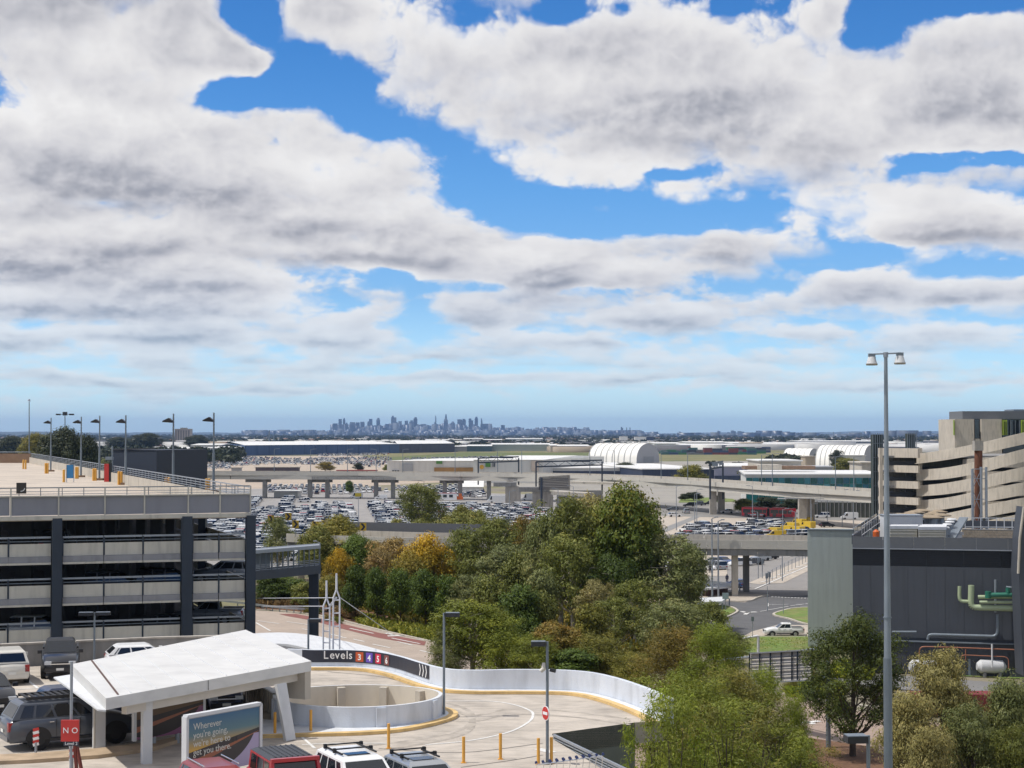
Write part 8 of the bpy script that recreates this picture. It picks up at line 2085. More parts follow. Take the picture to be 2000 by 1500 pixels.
# ================================================================ vehicles
def quadpt(q, u, v):
 a, b, c, d = q; return (a * (1 - u) + b * u) * (1 - v) + (d * (1 - u) + c * u) * v
def make_car(nm,label,cat,pm,L=4.8,W=1.9,H=1.75,hood=1.08,belt=1.12,ws0=0.95,ws1=0.15,rf=-2.0,rb=-2.3,wb=2.8,wr=0.37,clr=0.3,roof_m=None,
             rack=None,sunroof=False,pillars=(0.12,-0.95,-1.75),ute=None,boxy=False,group=None,tint=None,bar=None,side_m=None,rim_m=None):
 """x runs forward; a body shell, cab, glass, wheels and lamps as parts"""
 t = thing(nm, label, cat, (0, 0, 0), 0, group)
 w = W / 2; xf = L / 2; xr = -L / 2
 roof_m = roof_m or pm; glass = tint or C_GLASS
 # lower body: sections along the length
 if boxy: st = [(xr,.93,belt - .02),(xr + .06,1,belt),(ws0 + 0.05,1,belt),(ws0 + 0.25,.88,hood + .04),(xf - .35,.84,hood - .02),(xf - .12,.80,hood - .1),(xf,.78,hood - .28)]
 else: st = [(xr,.84,belt - .22),(xr + .10,.93,belt - .05),(xr + .5,.99,belt),(rb + .8,1,belt),(0,1,belt),(ws0 + .1,.99,belt - .02),(ws0 + .45,.96,hood + .02),(xf - .75,.93,hood - .04),(xf - .35,.87,hood - .16),(xf - .12,.80,hood - .30),(xf,.70,hood - .44)]
 if ute: st = [(x, k, z if x > ute else min(z, belt - 0.02)) for x, k, z in st]
 mb = MB(); rings = []
 for x, k, z in st:
  ww = w * k; zl = clr + (0.12 if x in (st[0][0], st[-1][0]) else 0)
  rings.append([(x,-ww * .90,zl),(x,-ww * .985,zl + .14),(x,-ww,zl + (z - zl) * .55),(x,-ww * .965,z - .07),(x,-ww * .86,z),(x,0,z + .025),(x,ww * .86,z),(x,ww * .965,z - .07),(x,ww,zl + (z - zl) * .55),(x,ww * .985,zl + .14),(x,ww * .90,zl)])
 V = [p for r in rings for p in r]; m = 11; Fc = []
 for i in range(len(rings) - 1):
  for j in range(m): Fc.append((i * m + j,i * m + (j + 1) % m,(i + 1) * m + (j + 1) % m,(i + 1) * m + j))
 Fc.append(tuple(range(m - 1,-1,-1))); Fc.append(tuple((len(rings) - 1) * m + j for j in range(m)))
 mb.add(V, Fc, smooth=not boxy); body = mb.build('body', pm, t, recalc=True)
 # cab
 bw, tw = w * .90, w * (.80 if boxy else .70); zb, zs, zt = belt - .02, H - .09, H
 if ute: rb_, rf_ = ute, ute + .12
 else: rb_, rf_ = rb, rf
 lo = [Vector((rb_,-bw,zb)),Vector((ws0,-bw,zb if not boxy else zb)),Vector((ws0,bw,zb)),Vector((rb_,bw,zb))]
 mi = [Vector((rf_,-tw * 1.05,zs)),Vector((ws1,-tw * 1.05,zs)),Vector((ws1,tw * 1.05,zs)),Vector((rf_,tw * 1.05,zs))]
 tp = [Vector((rf_ + .18,-tw * .88,zt)),Vector((ws1 - .22,-tw * .88,zt)),Vector((ws1 - .22,tw * .88,zt)),Vector((rf_ + .18,tw * .88,zt))]
 mb = MB(); mb.add(lo + mi + tp,[(0,1,5,4),(1,2,6,5),(2,3,7,6),(3,0,4,7),(4,5,9,8),(5,6,10,9),(6,7,11,10),(7,4,8,11),(8,9,10,11)],smooth=False)
 mb.build('cab', pm, t, recalc=True)
 if roof_m is not pm:
  mb = MB(); up = Vector((0,0,.012)); o_ = [p + up for p in mi + tp]; mb.add(o_,[(0,1,5,4),(1,2,6,5),(2,3,7,6),(3,0,4,7),(4,5,6,7)]); mb.build('roof_skin',roof_m,t,recalc=True)
  if boxy:
   for k in range(-3, 4):
    mb = MB(); mb.box(((rf_ + ws1) / 2,k * tw * .25,zt + .02),(abs(ws1 - rf_) * .84,.04,.03)); mb.build('roof_rib',roof_m,t)
 def pane(q, u0, u1, v0, v1, name, mm, off=0.012, bevel=0.0):
  a, b, c, d = q; nrm = (b - a).cross(d - a).normalized()
  cen = (a + b + c + d) / 4
  if nrm.dot(cen - Vector((0, 0, (zb + zt) / 2 - .3))) < 0: nrm = -nrm
  pts = [quadpt(q, u0, v0), quadpt(q, u1, v0), quadpt(q, u1, v1), quadpt(q, u0, v1)]
  mb = MB(); mb.add([p + nrm * off for p in pts] + [p - nrm * .01 for p in pts],[(0,1,2,3),(0,4,5,1),(1,5,6,2),(2,6,7,3),(3,7,4,0)]); return mb.build(name,mm,t,recalc=True)
 qf = (lo[1], lo[2], mi[2], mi[1]); qr = (lo[3], lo[0], mi[0], mi[3])
 pane(qf,.06,.94,.06,.95,'windscreen',glass); pane(qr,.09,.91,.12,.9,'rear_window',glass)
 xs0,xs1 = lo[0].x,lo[1].x; stops = [xs1] + [p for p in pillars if p > xs0 + .25] + [xs0]
 for sgn in (-1, 1):
  q = (lo[0], lo[1], mi[1], mi[0]) if sgn < 0 else (lo[3], lo[2], mi[2], mi[3])
  for a_, b_ in zip(stops[:-1], stops[1:]):
   u1, u0 = (a_ - xs0) / (xs1 - xs0), (b_ - xs0) / (xs1 - xs0)
   pane(q,u0 + .018 + (.06 if b_ == xs0 else 0),u1 - .018 - (.07 if a_ == xs1 else 0),.08,.90,'side_window',glass)
 # wheels, arches
 for sx in (wb / 2, -wb / 2):
  xo = sx + (L * 0.02)
  for sy in (-1, 1):
   mb = MB(); mb.tube((xo,sy * (w - .24),wr),(xo,sy * (w - .005),wr),wr,wr,20); wh = mb.build('wheel',C_TYRE,t)
   mb = MB(); mb.tube((xo,sy * (w - .02),wr),(xo,sy * (w + .012),wr),wr * .62,wr * .55,12); mb.build('rim',rim_m or C_RIM,wh)
   mb = MB(); n = 12; vs = []
   for k in range(n + 1):
    a = math.pi * k / n; vs.append((xo + math.cos(a) * (wr + .07),sy * (w + .006),max(clr,wr + math.sin(a) * (wr + .07) - .02)))
   vs2 = [(x, sy * (w - .3), z) for x, _, z in vs]
   mb.add(vs + vs2,[tuple(range(n + 1))] + [(k,k + 1,n + 2 + k,n + 1 + k) for k in range(n)]); mb.build('wheel_arch',C_BLACKP,t,recalc=True)
 # lamps, grille, bumpers
 zf = hood - .30
 for sy in (-1, 1):
  mb = MB(); mb.box((xf - .10,sy * w * .62,zf - .02 if not boxy else hood - .35),(.20,.34 if not boxy else .22,.15)); mb.build('headlight',C_LAMPW,t)
  mb = MB(); mb.box((xr + .08,sy * w * .80,belt - .28),(.16,.22,.34 if not boxy else .2)); mb.build('tail_light',C_LAMPR,t)
  mb = MB(); mb.box((ws0 - .12,sy * (w + .07),belt + .06),(.16,.22,.17)); mb.build('mirror',side_m or pm,t)
  if not ute or True:
   for k in pillars[:2]:
    mb = MB(); mb.box((k - .18,sy * (w + .004),belt - .16),(.18,.03,.035)); mb.build('door_handle',C_CHROME,t)
    mb = MB(); mb.box((k,sy * (w * .992),(belt + clr) / 2 + .05),(.015,.03,belt - clr - .25)); mb.build('door_seam',C_BLACKP,t)
  mb = MB(); mb.box((0.0,sy * (w * .985),clr + .06),(wb - 2 * wr - .2,.08,.12)); mb.build('sill',C_BLACKP,t)
 mb = MB(); mb.box((xf - .04,0,zf - .08),(.10,W * .40,.22)); mb.build('grille',C_BLACKP,t)
 mb = MB(); mb.box((xf - .05,0,clr + .14),(.16,W * .78,.20)); mb.build('front_bumper',C_BLACKP if not ute else pm,t)
 mb = MB(); mb.box((xr + .06,0,clr + .16),(.16,W * .82,.20)); mb.build('rear_bumper',C_BLACKP if boxy else pm,t)
 for x,z in ((xf + .035,clr + .18),(xr - .025,belt - .5)): mb = MB(); mb.box((x,0,z),(.01,.37,.12)); mb.build('number_plate',C_PLATE,t)
 if bar: mb = MB(); mb.box((xf - .04,0,zf - .06),(.11,W * .5,.05)); mb.build('grille_bar',C_CHROME,t)
 if sunroof: mb = MB(); mb.box((ws1 - .62,0,H + .012),(.52,tw * 1.15,.02)); mb.build('sunroof',C_GLASS,t)
 if rack == 'bars':
  for sy in (-1,1): mb = MB(); mb.beam((rf_ + .3,sy * tw * .86,H + .07),(ws1 - .35,sy * tw * .86,H + .07),.05,.05); mb.build('roof_rail',C_BLACKP,t)
  for x in ((rf_ + ws1) / 2 + .25, (rf_ + ws1) / 2 - .65):
   mb = MB(); mb.beam((x,-tw * .98,H + .14),(x,tw * .98,H + .14),.06,.04); mb.build('cross_bar',C_BLACKP,t)
   for sy in (-1,1): mb = MB(); mb.box((x,sy * tw * .93,H + .10),(.13,.09,.15)); mb.build('bar_foot',C_BLACKP,t)
 if rack == 'tray':
  for k in range(8):
   x = rf_ + .35 + (ws1 - rf_ - .6) * k / 7; mb = MB(); mb.box((x,0,H + .15),(.13,tw * 1.7,.05)); mb.build('rack_slat',C_BLACKP,t)
  for sy in (-1,1): mb = MB(); mb.beam((rf_ + .25,sy * tw * .88,H + .12),(ws1 - .2,sy * tw * .88,H + .12),.06,.12); mb.build('rack_side',C_BLACKP,t)
 if ute:
  mb = MB(); a,b_ = xr + .05,ute - .05; mb.box(((a + b_) / 2,0,belt + .012),(b_ - a - .1,W * .82,.02)); mb.build('tray_cover',C_BLACKP,t)
  for sy in (-1,1): mb = MB(); mb.box(((a + b_) / 2,sy * w * .9,belt + .03),(b_ - a,.09,.09)); mb.build('tray_rail',pm,t)
 return t
def put(t, wheel_mid, ang, z=None):
 t.location = wheel_mid if z is None else (wheel_mid[0],wheel_mid[1],z); t.rotation_euler = (0,0,math.radians(ang))
P_GREY = paint('gunmetal',(0.075,0.085,0.105)); P_WHT = paint('white',(0.78,0.78,0.77)); P_CREAM = paint('pearl',(0.60,0.58,0.52)); P_BLK = paint('black',(0.012,0.014,0.020))
P_NAVY = paint('navy',(0.02,0.03,0.07)); P_RED = paint('red',(0.42,0.02,0.03)); P_DRED = paint('dark_red',(0.22,0.025,0.025)); P_SIL = paint('silver',(0.42,0.44,0.46),metal=0.5); P_STEELB = paint('steel_blue',(0.20,0.23,0.28),metal=0.3)
t = make_car('four_wheel_drive','gunmetal grey four wheel drive with a black roof tray left of the canopy column','car',P_GREY,L=5.2,W=2.0,H=1.88,hood=1.22,belt=1.25,ws0=1.05,ws1=.35,rf=-2.1,rb=-2.45,wb=3.08,wr=.44,clr=.34,rack='tray',pillars=(.2,-.75,-1.6),rim_m=C_BLACKP)
c = (D(68, 1467) + D(221, 1452)) / 2 + Vector((-.45, .8, 0)); put(t, c, 30)
t = make_car('dark_suv','dark navy wagon mostly hidden behind the gunmetal four wheel drive','car',P_NAVY,L=4.7,W=1.85,H=1.68,ws0=.9,ws1=.1,rf=-1.9,rb=-2.25); put(t,D(172,1413),30)
t = make_car('white_wagon','pearl white wagon seen from behind at the left edge by the wall','car',P_CREAM,L=4.6,W=1.8,H=1.7,ws0=.9,ws1=.1,rf=-1.95,rb=-2.22); put(t,D(14,1328),112)
t = make_car('dark_pickup','black pickup facing the camera behind the left corner of the canopy','car',P_BLK,L=5.3,W=1.9,H=1.82,hood=1.2,belt=1.2,ws0=.95,ws1=.2,rf=-1.0,rb=-1.2,ute=-.95,clr=.4,bar=True); put(t,D(118,1316),-76)
t = make_car('black_suv','black car with white reflections cut by the left edge','car',P_BLK,L=4.6,W=1.85,H=1.6,ws0=.9,ws1=.1,rf=-1.9,rb=-2.2); put(t,D(-22,1386),-62)
t = make_car('white_hatchback','white car whose roof alone shows above the canopy edge','car',P_WHT,L=4.3,W=1.78,H=1.55,ws0=.9,ws1=.1,rf=-1.7,rb=-2.1); put(t,Vector((P(302,1280,92).x,90.4,DZ)),20)
t = make_car('navy_hatchback','dark navy car parked in shade beyond the canopy between column and ribbed wall','car',P_NAVY,L=4.4,W=1.8,H=1.55,ws0=.9,ws1=.1,rf=-1.7,rb=-2.1,bar=True); put(t,D(428,1383),-72)
t = make_car('red_wagon','dark red wagon roof with silver rails at the bottom before the billboard','car',P_DRED,L=4.6,W=1.8,H=1.62,ws0=.9,ws1=.15,rf=-1.9,rb=-2.2,rack=None); put(t,Vector((P(434,1500,57).x,56.6,DZ)),-62)
for sy in (-1,1): mb = MB(); mb.tube((-1.6,sy * .58,1.70),(.1,sy * .58,1.70),.025,n=6); mb.build('roof_rail',C_CHROME,t)
t = make_car('red_off_roader','boxy red off roader with a black ribbed hard top at the bottom','car',P_RED,L=4.5,W=1.87,H=1.84,hood=1.12,belt=1.18,ws0=.62,ws1=.42,rf=-2.02,rb=-2.1,wb=2.75,wr=.42,clr=.4,boxy=True,roof_m=mat('black_hardtop',(0.045,0.05,0.06),0.6,var=0.1),pillars=(-.25,-1.15),side_m=C_BLACKP)
put(t, Vector((P(572, 1500, 58).x, 57.4, DZ)), -66)
mb = MB(); mb.box((.50,0,1.80),(.16,1.62,.12)); mb.build('windscreen_header',P_RED,t)
for sy in (-1,1): mb = MB(); mb.beam((.66,sy * .80,1.18),(.47,sy * .76,1.78),.12,.1,up=Vector((0,1,0))); mb.build('screen_pillar',P_RED,t)
t = make_car('white_four_wheel_drive','white four wheel drive with black roof bars and a dark sunroof at the bottom centre','car',P_WHT,L=4.95,W=1.96,H=1.88,hood=1.2,belt=1.22,ws0=1.05,ws1=.35,rf=-2.05,rb=-2.35,wb=2.85,wr=.42,clr=.34,rack='bars',sunroof=True,pillars=(.2,-.75,-1.55))
put(t, Vector((P(706, 1500, 58).x, 57.2, DZ)), -64)
t = make_car('silver_wagon','silver wagon with slim black roof bars right of the white four wheel drive','car',P_SIL,L=4.6,W=1.82,H=1.66,ws0=.98,ws1=.2,rf=-1.95,rb=-2.25,rack='bars',sunroof=True); put(t,Vector((P(832,1500,57.5).x,57.4,DZ)),-64)
# inside the car park
a = facade_pt(424); t = make_car('silver_suv','silver wagon parked on the upper floor of the left car park behind the railing','car',P_STEELB,L=4.7,W=1.85,H=1.75,ws0=.9,ws1=.1,rf=-1.95,rb=-2.25); put(t,(a.x - 1.4,a.y + 10.6,0),182.5,15.15 + .35)
a = facade_pt(398); t = make_car('silver_pickup','silver pickup parked on the lower floor of the left car park behind the railing','car',P_STEELB,L=5.3,W=1.9,H=1.82,hood=1.15,belt=1.18,ws0=.95,ws1=.2,rf=-1.0,rb=-1.2,ute=-.95,clr=.36); put(t,(a.x - 1.2,a.y + 9.4,0),182.5,12.15 + .35)
# white ute by the lawn
t = make_car('white_pickup','white dual cab pickup driving past the corner lawn beside the sage wing','car',P_WHT,L=5.3,W=1.85,H=1.82,hood=1.2,belt=1.2,ws0=.95,ws1=.25,rf=-1.0,rb=-1.2,ute=-.95,clr=.42,wb=3.1,wr=.40,pillars=(.1,-.7)); put(t,G(1530,1243),183)
mb = MB(); mb.box((-.9, 0, 1.55), (.06, 1.3, .5)); mb.build('sports_bar', P_WHT, t)
# the articulated bus
P_BUS = paint('bus_red', (0.62, 0.02, 0.04))
b0,b1 = G(1452,1009),G(1552,1012); d = (b1 - b0).normalized(); ang = math.atan2(d.y,d.x)
t = thing('articulated_bus','long red articulated bus behind the hire car lot','bus',b0,ang)
Lb = 18.0;
def bx(x0, x1, z0, z1, nm, m, y0=-1.25, y1=1.25, par=None):
 mb = MB(); mb.tf = Matrix.Translation(b0) @ Matrix.Rotation(ang,4,'Z'); mb.box(((x0 + x1) / 2,(y0 + y1) / 2,(z0 + z1) / 2),(x1 - x0,y1 - y0,z1 - z0)); return mb.build(nm,m,par or t)
bx(0,9.0,.35,3.0,'front_section',P_BUS); bx(9.9,Lb,.35,3.0,'rear_section',P_BUS); bx(9.0,9.9,.5,2.9,'bellows',C_BLACKP,-1.15,1.15)
for i in range(6): bx(.5 + i * 1.4,1.75 + i * 1.4,1.35,2.5,'side_window',C_WGLASS,-1.27,-1.25)
for i in range(5): bx(10.2 + i * 1.5,11.5 + i * 1.5,1.35,2.5,'side_window',C_WGLASS,-1.27,-1.25)
for x in (1.0, 5.2, 11.0): bx(x, x + 1.2, .4, 2.5, 'door', C_WGLASS, -1.275, -1.25)
bx(.6,8.4,3.0,3.25,'roof_pod',P_RED,-.9,.9); bx(10.6,15,3.0,3.25,'roof_pod',P_RED,-.9,.9); bx(.05,.9,3.02,3.1,'front_cap',P_BUS)
bx(-.02,0,1.1,2.6,'windscreen',C_WGLASS); bx(4,8,.6,1.1,'white_flourish',C_SIGNW,-1.27,-1.25); bx(2.3,4.2,.55,.95,'white_flourish',C_SIGNW,-1.27,-1.25)
for x in (2.6, 8.0, 14.6):
 mb = MB(); mb.tf = Matrix.Translation(b0) @ Matrix.Rotation(ang,4,'Z'); mb.tube((x,-1.27,.5),(x,-.9,.5),.5,.5,14); w_ = mb.build('wheel',C_TYRE,t)
# vans
def van(nm, label, px, py, ang, pm, L=5.2, H=2.3, two=None, z=0.0):
 t = thing(nm, label, 'van', (0, 0, 0), 0, None); mb = MB()
 prof = [(L / 2,.45),(L / 2,.95),(L / 2 - .7,1.25),(L / 2 - 1.5,H - .12),(L / 2 - 1.9,H),(-L / 2 + .15,H),(-L / 2,H - .2),(-L / 2,.4)]
 n = len(prof); V = [(x,-.95,z_) for x,z_ in prof] + [(x,.95,z_) for x,z_ in prof]; mb.add(V,[tuple(range(n)),tuple(range(2 * n - 1,n - 1,-1))] + [(i,n + i,n + (i + 1) % n,(i + 1) % n) for i in range(n)]); mb.build('body',pm,t,recalc=True)
 mb = MB(); mb.add([(L / 2 - .72,-.8,1.28),(L / 2 - .72,.8,1.28),(L / 2 - 1.47,.75,H - .2),(L / 2 - 1.47,-.75,H - .2)],[(0,1,2,3)]); mb.tf = None
 mb.v = [(x + .02, y, z_ + .02) for x, y, z_ in mb.v]; mb.build('windscreen', C_GLASS, t)
 for sy in (-1, 1):
  mb = MB(); mb.add([(L / 2 - .95,sy * .96,1.25),(L / 2 - 1.9,sy * .96,1.25),(L / 2 - 1.9,sy * .96,H - .3),(L / 2 - 1.5,sy * .96,H - .3)],[(0,1,2,3)]); mb.build('side_window',C_GLASS,t)
  if two: mb = MB(); mb.box((-.6,sy * .957,(H + .5) / 2),(L * .5,.012,H * .55)); mb.build('livery_panel',two,t)
  for x in (L * .31, -L * .3):
   mb = MB(); mb.tube((x,sy * .75,.34),(x,sy * .965,.34),.34,.34,12); mb.build('wheel',C_TYRE,t)
 o = G(px, py); t.location = (o.x, o.y, z); t.rotation_euler = (0, 0, math.radians(ang))
 return t
van('white_van','white van driving on the bus lane right of the bus, below the viaduct',1659,1015,182,P_WHT)
van('yellow_panel_van','white and yellow van in the aisle of the full car lot',696,974,195,P_WHT,two=mat('van_yellow',(0.65,0.5,0.03),0.4),H=2.7)
van('white_minibus','white bus like van parked by the portal piers',975,982,185,P_WHT,L=9.5,H=2.9)
van('white_truck','white truck half hidden right of the left portal pier',1034,978,170,P_WHT,L=6.0,H=2.9)
van('white_single_cab','white van right of the cypress tree on the lot aisle',744,976,185,P_WHT,L=5.2,H=1.95)
YEL = paint('shuttle_yellow', (0.62, 0.42, 0.03))
for i,(x,y,a) in enumerate(((1516,1052,178),(1545,1035,120),(1536,1042,125),(1560,1028,120),(1572,1024,118),(1512,1046,120),(1555,1044,122),(1577,1033,120))):
 v = van('yellow_shuttle','yellow shuttle van, %s of the yellow group' % ('nearest left','middle','second from the left in the middle','upper','topmost right','left','lower middle','rightmost')[i],x,y,a,YEL,L=5.0,H=2.2); v['group'] = 'yellow shuttle vans'
t = thing('orange_loader','small orange loader with a raised arm beside the car lot','loader',G(897,978)); b = G(897,978)
for c,s,nm in (((0,0,1.1),(3,2,1.2),'body'),((.4,0,2.2),(1.2,1.6,1.2),'cab')):
 mb = MB(); mb.box(b + Vector(c),s); mb.build(nm,mat('loader_orange',(0.55,0.13,0.03),0.5),t)
mb = MB(); mb.beam(b + Vector((-.5,0,1.5)),b + Vector((-2.6,0,2.8)),.3,.3); mb.build('arm',MATS['loader_orange'],t)
t = thing('red_bus_side','low white and red bus or cabin behind the lone gum in the car lot','bus',G(872,978)); b = G(880,978)
mb = MB(); mb.box(b + Vector((-3,0,1.7)),(11,2.5,2.6)); mb.build('body',P_WHT,t); mb = MB(); mb.box(b + Vector((-3,0,3.05)),(11.2,2.6,.16)); mb.build('roof',P_RED,t)
for i in range(4): mb = MB(); mb.box(b + Vector((-7 + i * 2.4,-1.27,1.9)),(1.5,.05,1.1)); mb.build('side_window',C_WGLASS,t)
# small cars for the lots: one mesh per colour, the nearest 300 as things, the rest as stuff
def small_car_geo(kind):
 L,W,H = ((4.4,1.8,1.46),(4.6,1.85,1.68),(5.0,1.88,1.80))[kind]; w = W / 2; hx = L / 2
 lo = [(-hx,.28),(-hx,.80),(-hx + .12,.95),(hx - 1.25,.95),(hx - .15,.74),(hx,.55),(hx,.28)]
 V, F, M = [], [], []
 n = len(lo); V += [(x, -w, z) for x, z in lo] + [(x, w, z) for x, z in lo]
 F += [tuple(range(n)),tuple(range(2 * n - 1,n - 1,-1))] + [(i,n + i,n + (i + 1) % n,(i + 1) % n) for i in range(n)]; M += [0] * (n + 2)
 o = len(V); rx0, rx1 = (-hx + .75 if kind == 0 else -hx + .25), .1
 B = [(-hx + .12,w * .92,.95),(hx - 1.2,w * .92,.95)]; T_ = [(rx0,w * .74,H - .05),(rx1,w * .74,H - .05)]
 V += [(B[0][0],-B[0][1],.95),(B[1][0],-B[1][1],.95),(B[1][0],B[1][1],.95),(B[0][0],B[0][1],.95),(T_[0][0],-T_[0][1],H - .05),(T_[1][0],-T_[1][1],H - .05),(T_[1][0],T_[1][1],H - .05),(T_[0][0],T_[0][1],H - .05)]
 F += [(o,o + 1,o + 5,o + 4),(o + 1,o + 2,o + 6,o + 5),(o + 2,o + 3,o + 7,o + 6),(o + 3,o,o + 4,o + 7)]; M += [1] * 4
 o2 = len(V); V += [(T_[0][0] - .08,-T_[0][1] - .03,H - .06),(T_[1][0] + .08,-T_[0][1] - .03,H - .06),(T_[1][0] + .08,T_[0][1] + .03,H - .06),(T_[0][0] - .08,T_[0][1] + .03,H - .06),(T_[0][0] + .15,-T_[0][1] + .1,H),(T_[1][0] - .15,-T_[0][1] + .1,H),(T_[1][0] - .15,T_[0][1] - .1,H),(T_[0][0] + .15,T_[0][1] - .1,H)]
 F += [(o2,o2 + 1,o2 + 5,o2 + 4),(o2 + 1,o2 + 2,o2 + 6,o2 + 5),(o2 + 2,o2 + 3,o2 + 7,o2 + 6),(o2 + 3,o2,o2 + 4,o2 + 7),(o2 + 4,o2 + 5,o2 + 6,o2 + 7),(o2 + 3,o2 + 2,o2 + 1,o2)]; M += [0] * 6
 for sy in (-1, 1):   # pillars as painted strips
  for xp in (-.35, -1.25):
   o3 = len(V); y0,y1 = sy * (w * .935),sy * (w * .76); V += [(xp - .05,y0,.95),(xp + .05,y0,.95),(xp + .05,y1,H - .05),(xp - .05,y1,H - .05)]; F.append((o3,o3 + 1,o3 + 2,o3 + 3)); M.append(0)
 for x in (-L * .3, L * .31):
  for sy in (-1, 1):
   o4 = len(V); m = 8
   for yy in (sy * (w - .2),sy * (w + .02)): V += [(x + .34 * math.cos(2 * math.pi * k / m),yy,.34 + .34 * math.sin(2 * math.pi * k / m)) for k in range(m)]
   F += [(o4 + k,o4 + (k + 1) % m,o4 + m + (k + 1) % m,o4 + m + k) for k in range(m)] + [tuple(o4 + m + k for k in range(m))]; M += [2] * (m + 1)
 for sy in (-1, 1):
  for xx_, mm in ((-hx - .01, 3), (hx - .05, 4)):
   o5 = len(V); V += [(xx_,sy * w * .55,.62),(xx_,sy * w * .95,.62),(xx_,sy * w * .95,.80),(xx_,sy * w * .55,.80)]; F.append((o5,o5 + 1,o5 + 2,o5 + 3)); M.append(mm)
 return V, F, M
CC_ = [('white',P_WHT,60),('silver',P_SIL,15),('light grey',paint('light_grey',(0.33,0.34,0.36)),10),('dark grey',P_GREY,12),('black',P_BLK,12),('blue',paint('mid_blue',(0.03,0.07,0.20)),5),('red',P_RED,3),('pale blue',paint('pale_blue_car',(0.36,0.43,0.50)),4)]
GEO = [small_car_geo(k) for k in range(3)]; SM = {}
for ci, (cn, pm_, wgt) in enumerate(CC_):
 for k in range(3):
  V, F, M = GEO[k]; me = bpy.data.meshes.new('parked_car'); me.from_pydata(V, [], F)
  for m_ in (pm_, C_GLASS, C_TYRE, C_LAMPR, C_LAMPW): me.materials.append(m_)
  me.polygons.foreach_set('material_index', M); me.update(); SM[(ci, k)] = me
rc = random.Random(21); wts = [c[2] for c in CC_]
spots = []
def inpoly(x, y, poly):
 ins = False; j = len(poly) - 1
 for i in range(len(poly)):
  if (poly[i][1] > y) != (poly[j][1] > y) and x < (poly[j][0] - poly[i][0]) * (y - poly[i][1]) / (poly[j][1] - poly[i][1]) + poly[i][0]: ins = not ins
  j = i
 return ins
def lot(pxpoly, ang, row=6.4, gap=2.62, seed=0, fill=0.95, aisle=3, where=''):
 pts = [G(x,y).xy for x,y in pxpoly]; cx = sum(p.x for p in pts) / len(pts); cy = sum(p.y for p in pts) / len(pts)
 a = math.radians(ang); ux,uy = Vector((math.cos(a),math.sin(a))),Vector((-math.sin(a),math.cos(a)))
 R_ = max((p - Vector((cx,cy))).length for p in pts); n1,n2 = int(R_ / gap) + 1,int(R_ / row) + 1; r = random.Random(seed)
 for j in range(-n2, n2 + 1):
  if aisle and j % aisle == 0: continue
  for i in range(-n1, n1 + 1):
   q = Vector((cx,cy)) + ux * (i * gap + r.uniform(-.12,.12)) + uy * (j * row + r.uniform(-.3,.3))
   if inpoly(q.x, q.y, [(p.x, p.y) for p in pts]) and r.random() < fill:
    bx_, by_ = 1000 + FPX * q.x / q.y, 846 + 27 * FPX / q.y
    if bx_ < -20 or bx_ > 1600: continue
    spots.append((q.y,q.x,a + math.pi / 2 + (math.pi if r.random() < .4 else 0),where,j))
lot([(440,1000),(760,988),(1065,990),(1090,1030),(1010,1048),(440,1110),(405,1080),(400,1000)],96,seed=1,row=5.1,gap=2.6,aisle=27,where='the full lot')
lot([(470,977),(560,974),(600,980),(560,992),(440,996)],96,seed=2,fill=.9,where='the far corner')
lot([(590, 985), (800, 985), (800, 989), (590, 996)], 96, seed=3, where='the aisle strip')
lot([(520,951),(700,950),(760,962),(600,968),(520,962)],6,seed=4,fill=.85,where='the viaduct strip')
lot([(760,954),(940,950),(945,972),(820,970)],6,seed=5,fill=.8,where='the viaduct strip')
lot([(390,1000),(445,1000),(445,1062),(390,1050)],96,seed=6,where='the lot behind the columns')
lot([(1330,1040),(1372,1027),(1420,1034),(1478,1026),(1540,1024),(1506,1052),(1420,1056),(1322,1054)],35,seed=7,row=6.0,aisle=5,where='hire car lot')
lot([(1460,1022),(1500,1020),(1530,1036),(1480,1040)],35,seed=8,where='upper hire lot')
lot([(1520,1048),(1580,1040),(1600,1056),(1520,1058)],35,seed=9,where='lower hire lot')
lot([(1375,1104),(1420,1100),(1420,1112),(1375,1115)],20,seed=10,row=6.5,where='under the flyover')
spots.sort(key=lambda s: s[0])
ordn = lambda k: ('%dth' % k)
top = spots[:250]; rest = spots[250:]
rowsY = {}
for Y, X, a, where, j in top: rowsY.setdefault((where, j), []).append((X / Y, Y))
rk = {}
for wh in set(k_[0] for k_ in rowsY):
 rs_ = sorted((k_ for k_ in rowsY if k_[0] == wh),key=lambda k_: sum(v[1] for v in rowsY[k_]) / len(rowsY[k_]))
 for i_, k_ in enumerate(rs_): rk[k_] = i_ + 1
for v in rowsY.values(): v.sort()
for k, (Y, X, a, where, j) in enumerate(top):
 ci = rc.choices(range(len(CC_)),wts)[0]; kd = rc.choice((0,1,1,2)); o = bpy.data.objects.new('parked_car',SM[(ci,kd)]); link(o); o.location = (X,Y,.08); o.rotation_euler = (0,0,a)
 tag(o,'%s %s, %s from the left in the %s row, %s' % (CC_[ci][0],('sedan','wagon','tall wagon')[kd],ordw(rowsY[(where,j)].index((X / Y,Y)) + 1),ordw(rk[(where,j)]),where),'car','cars packed in the open lots')
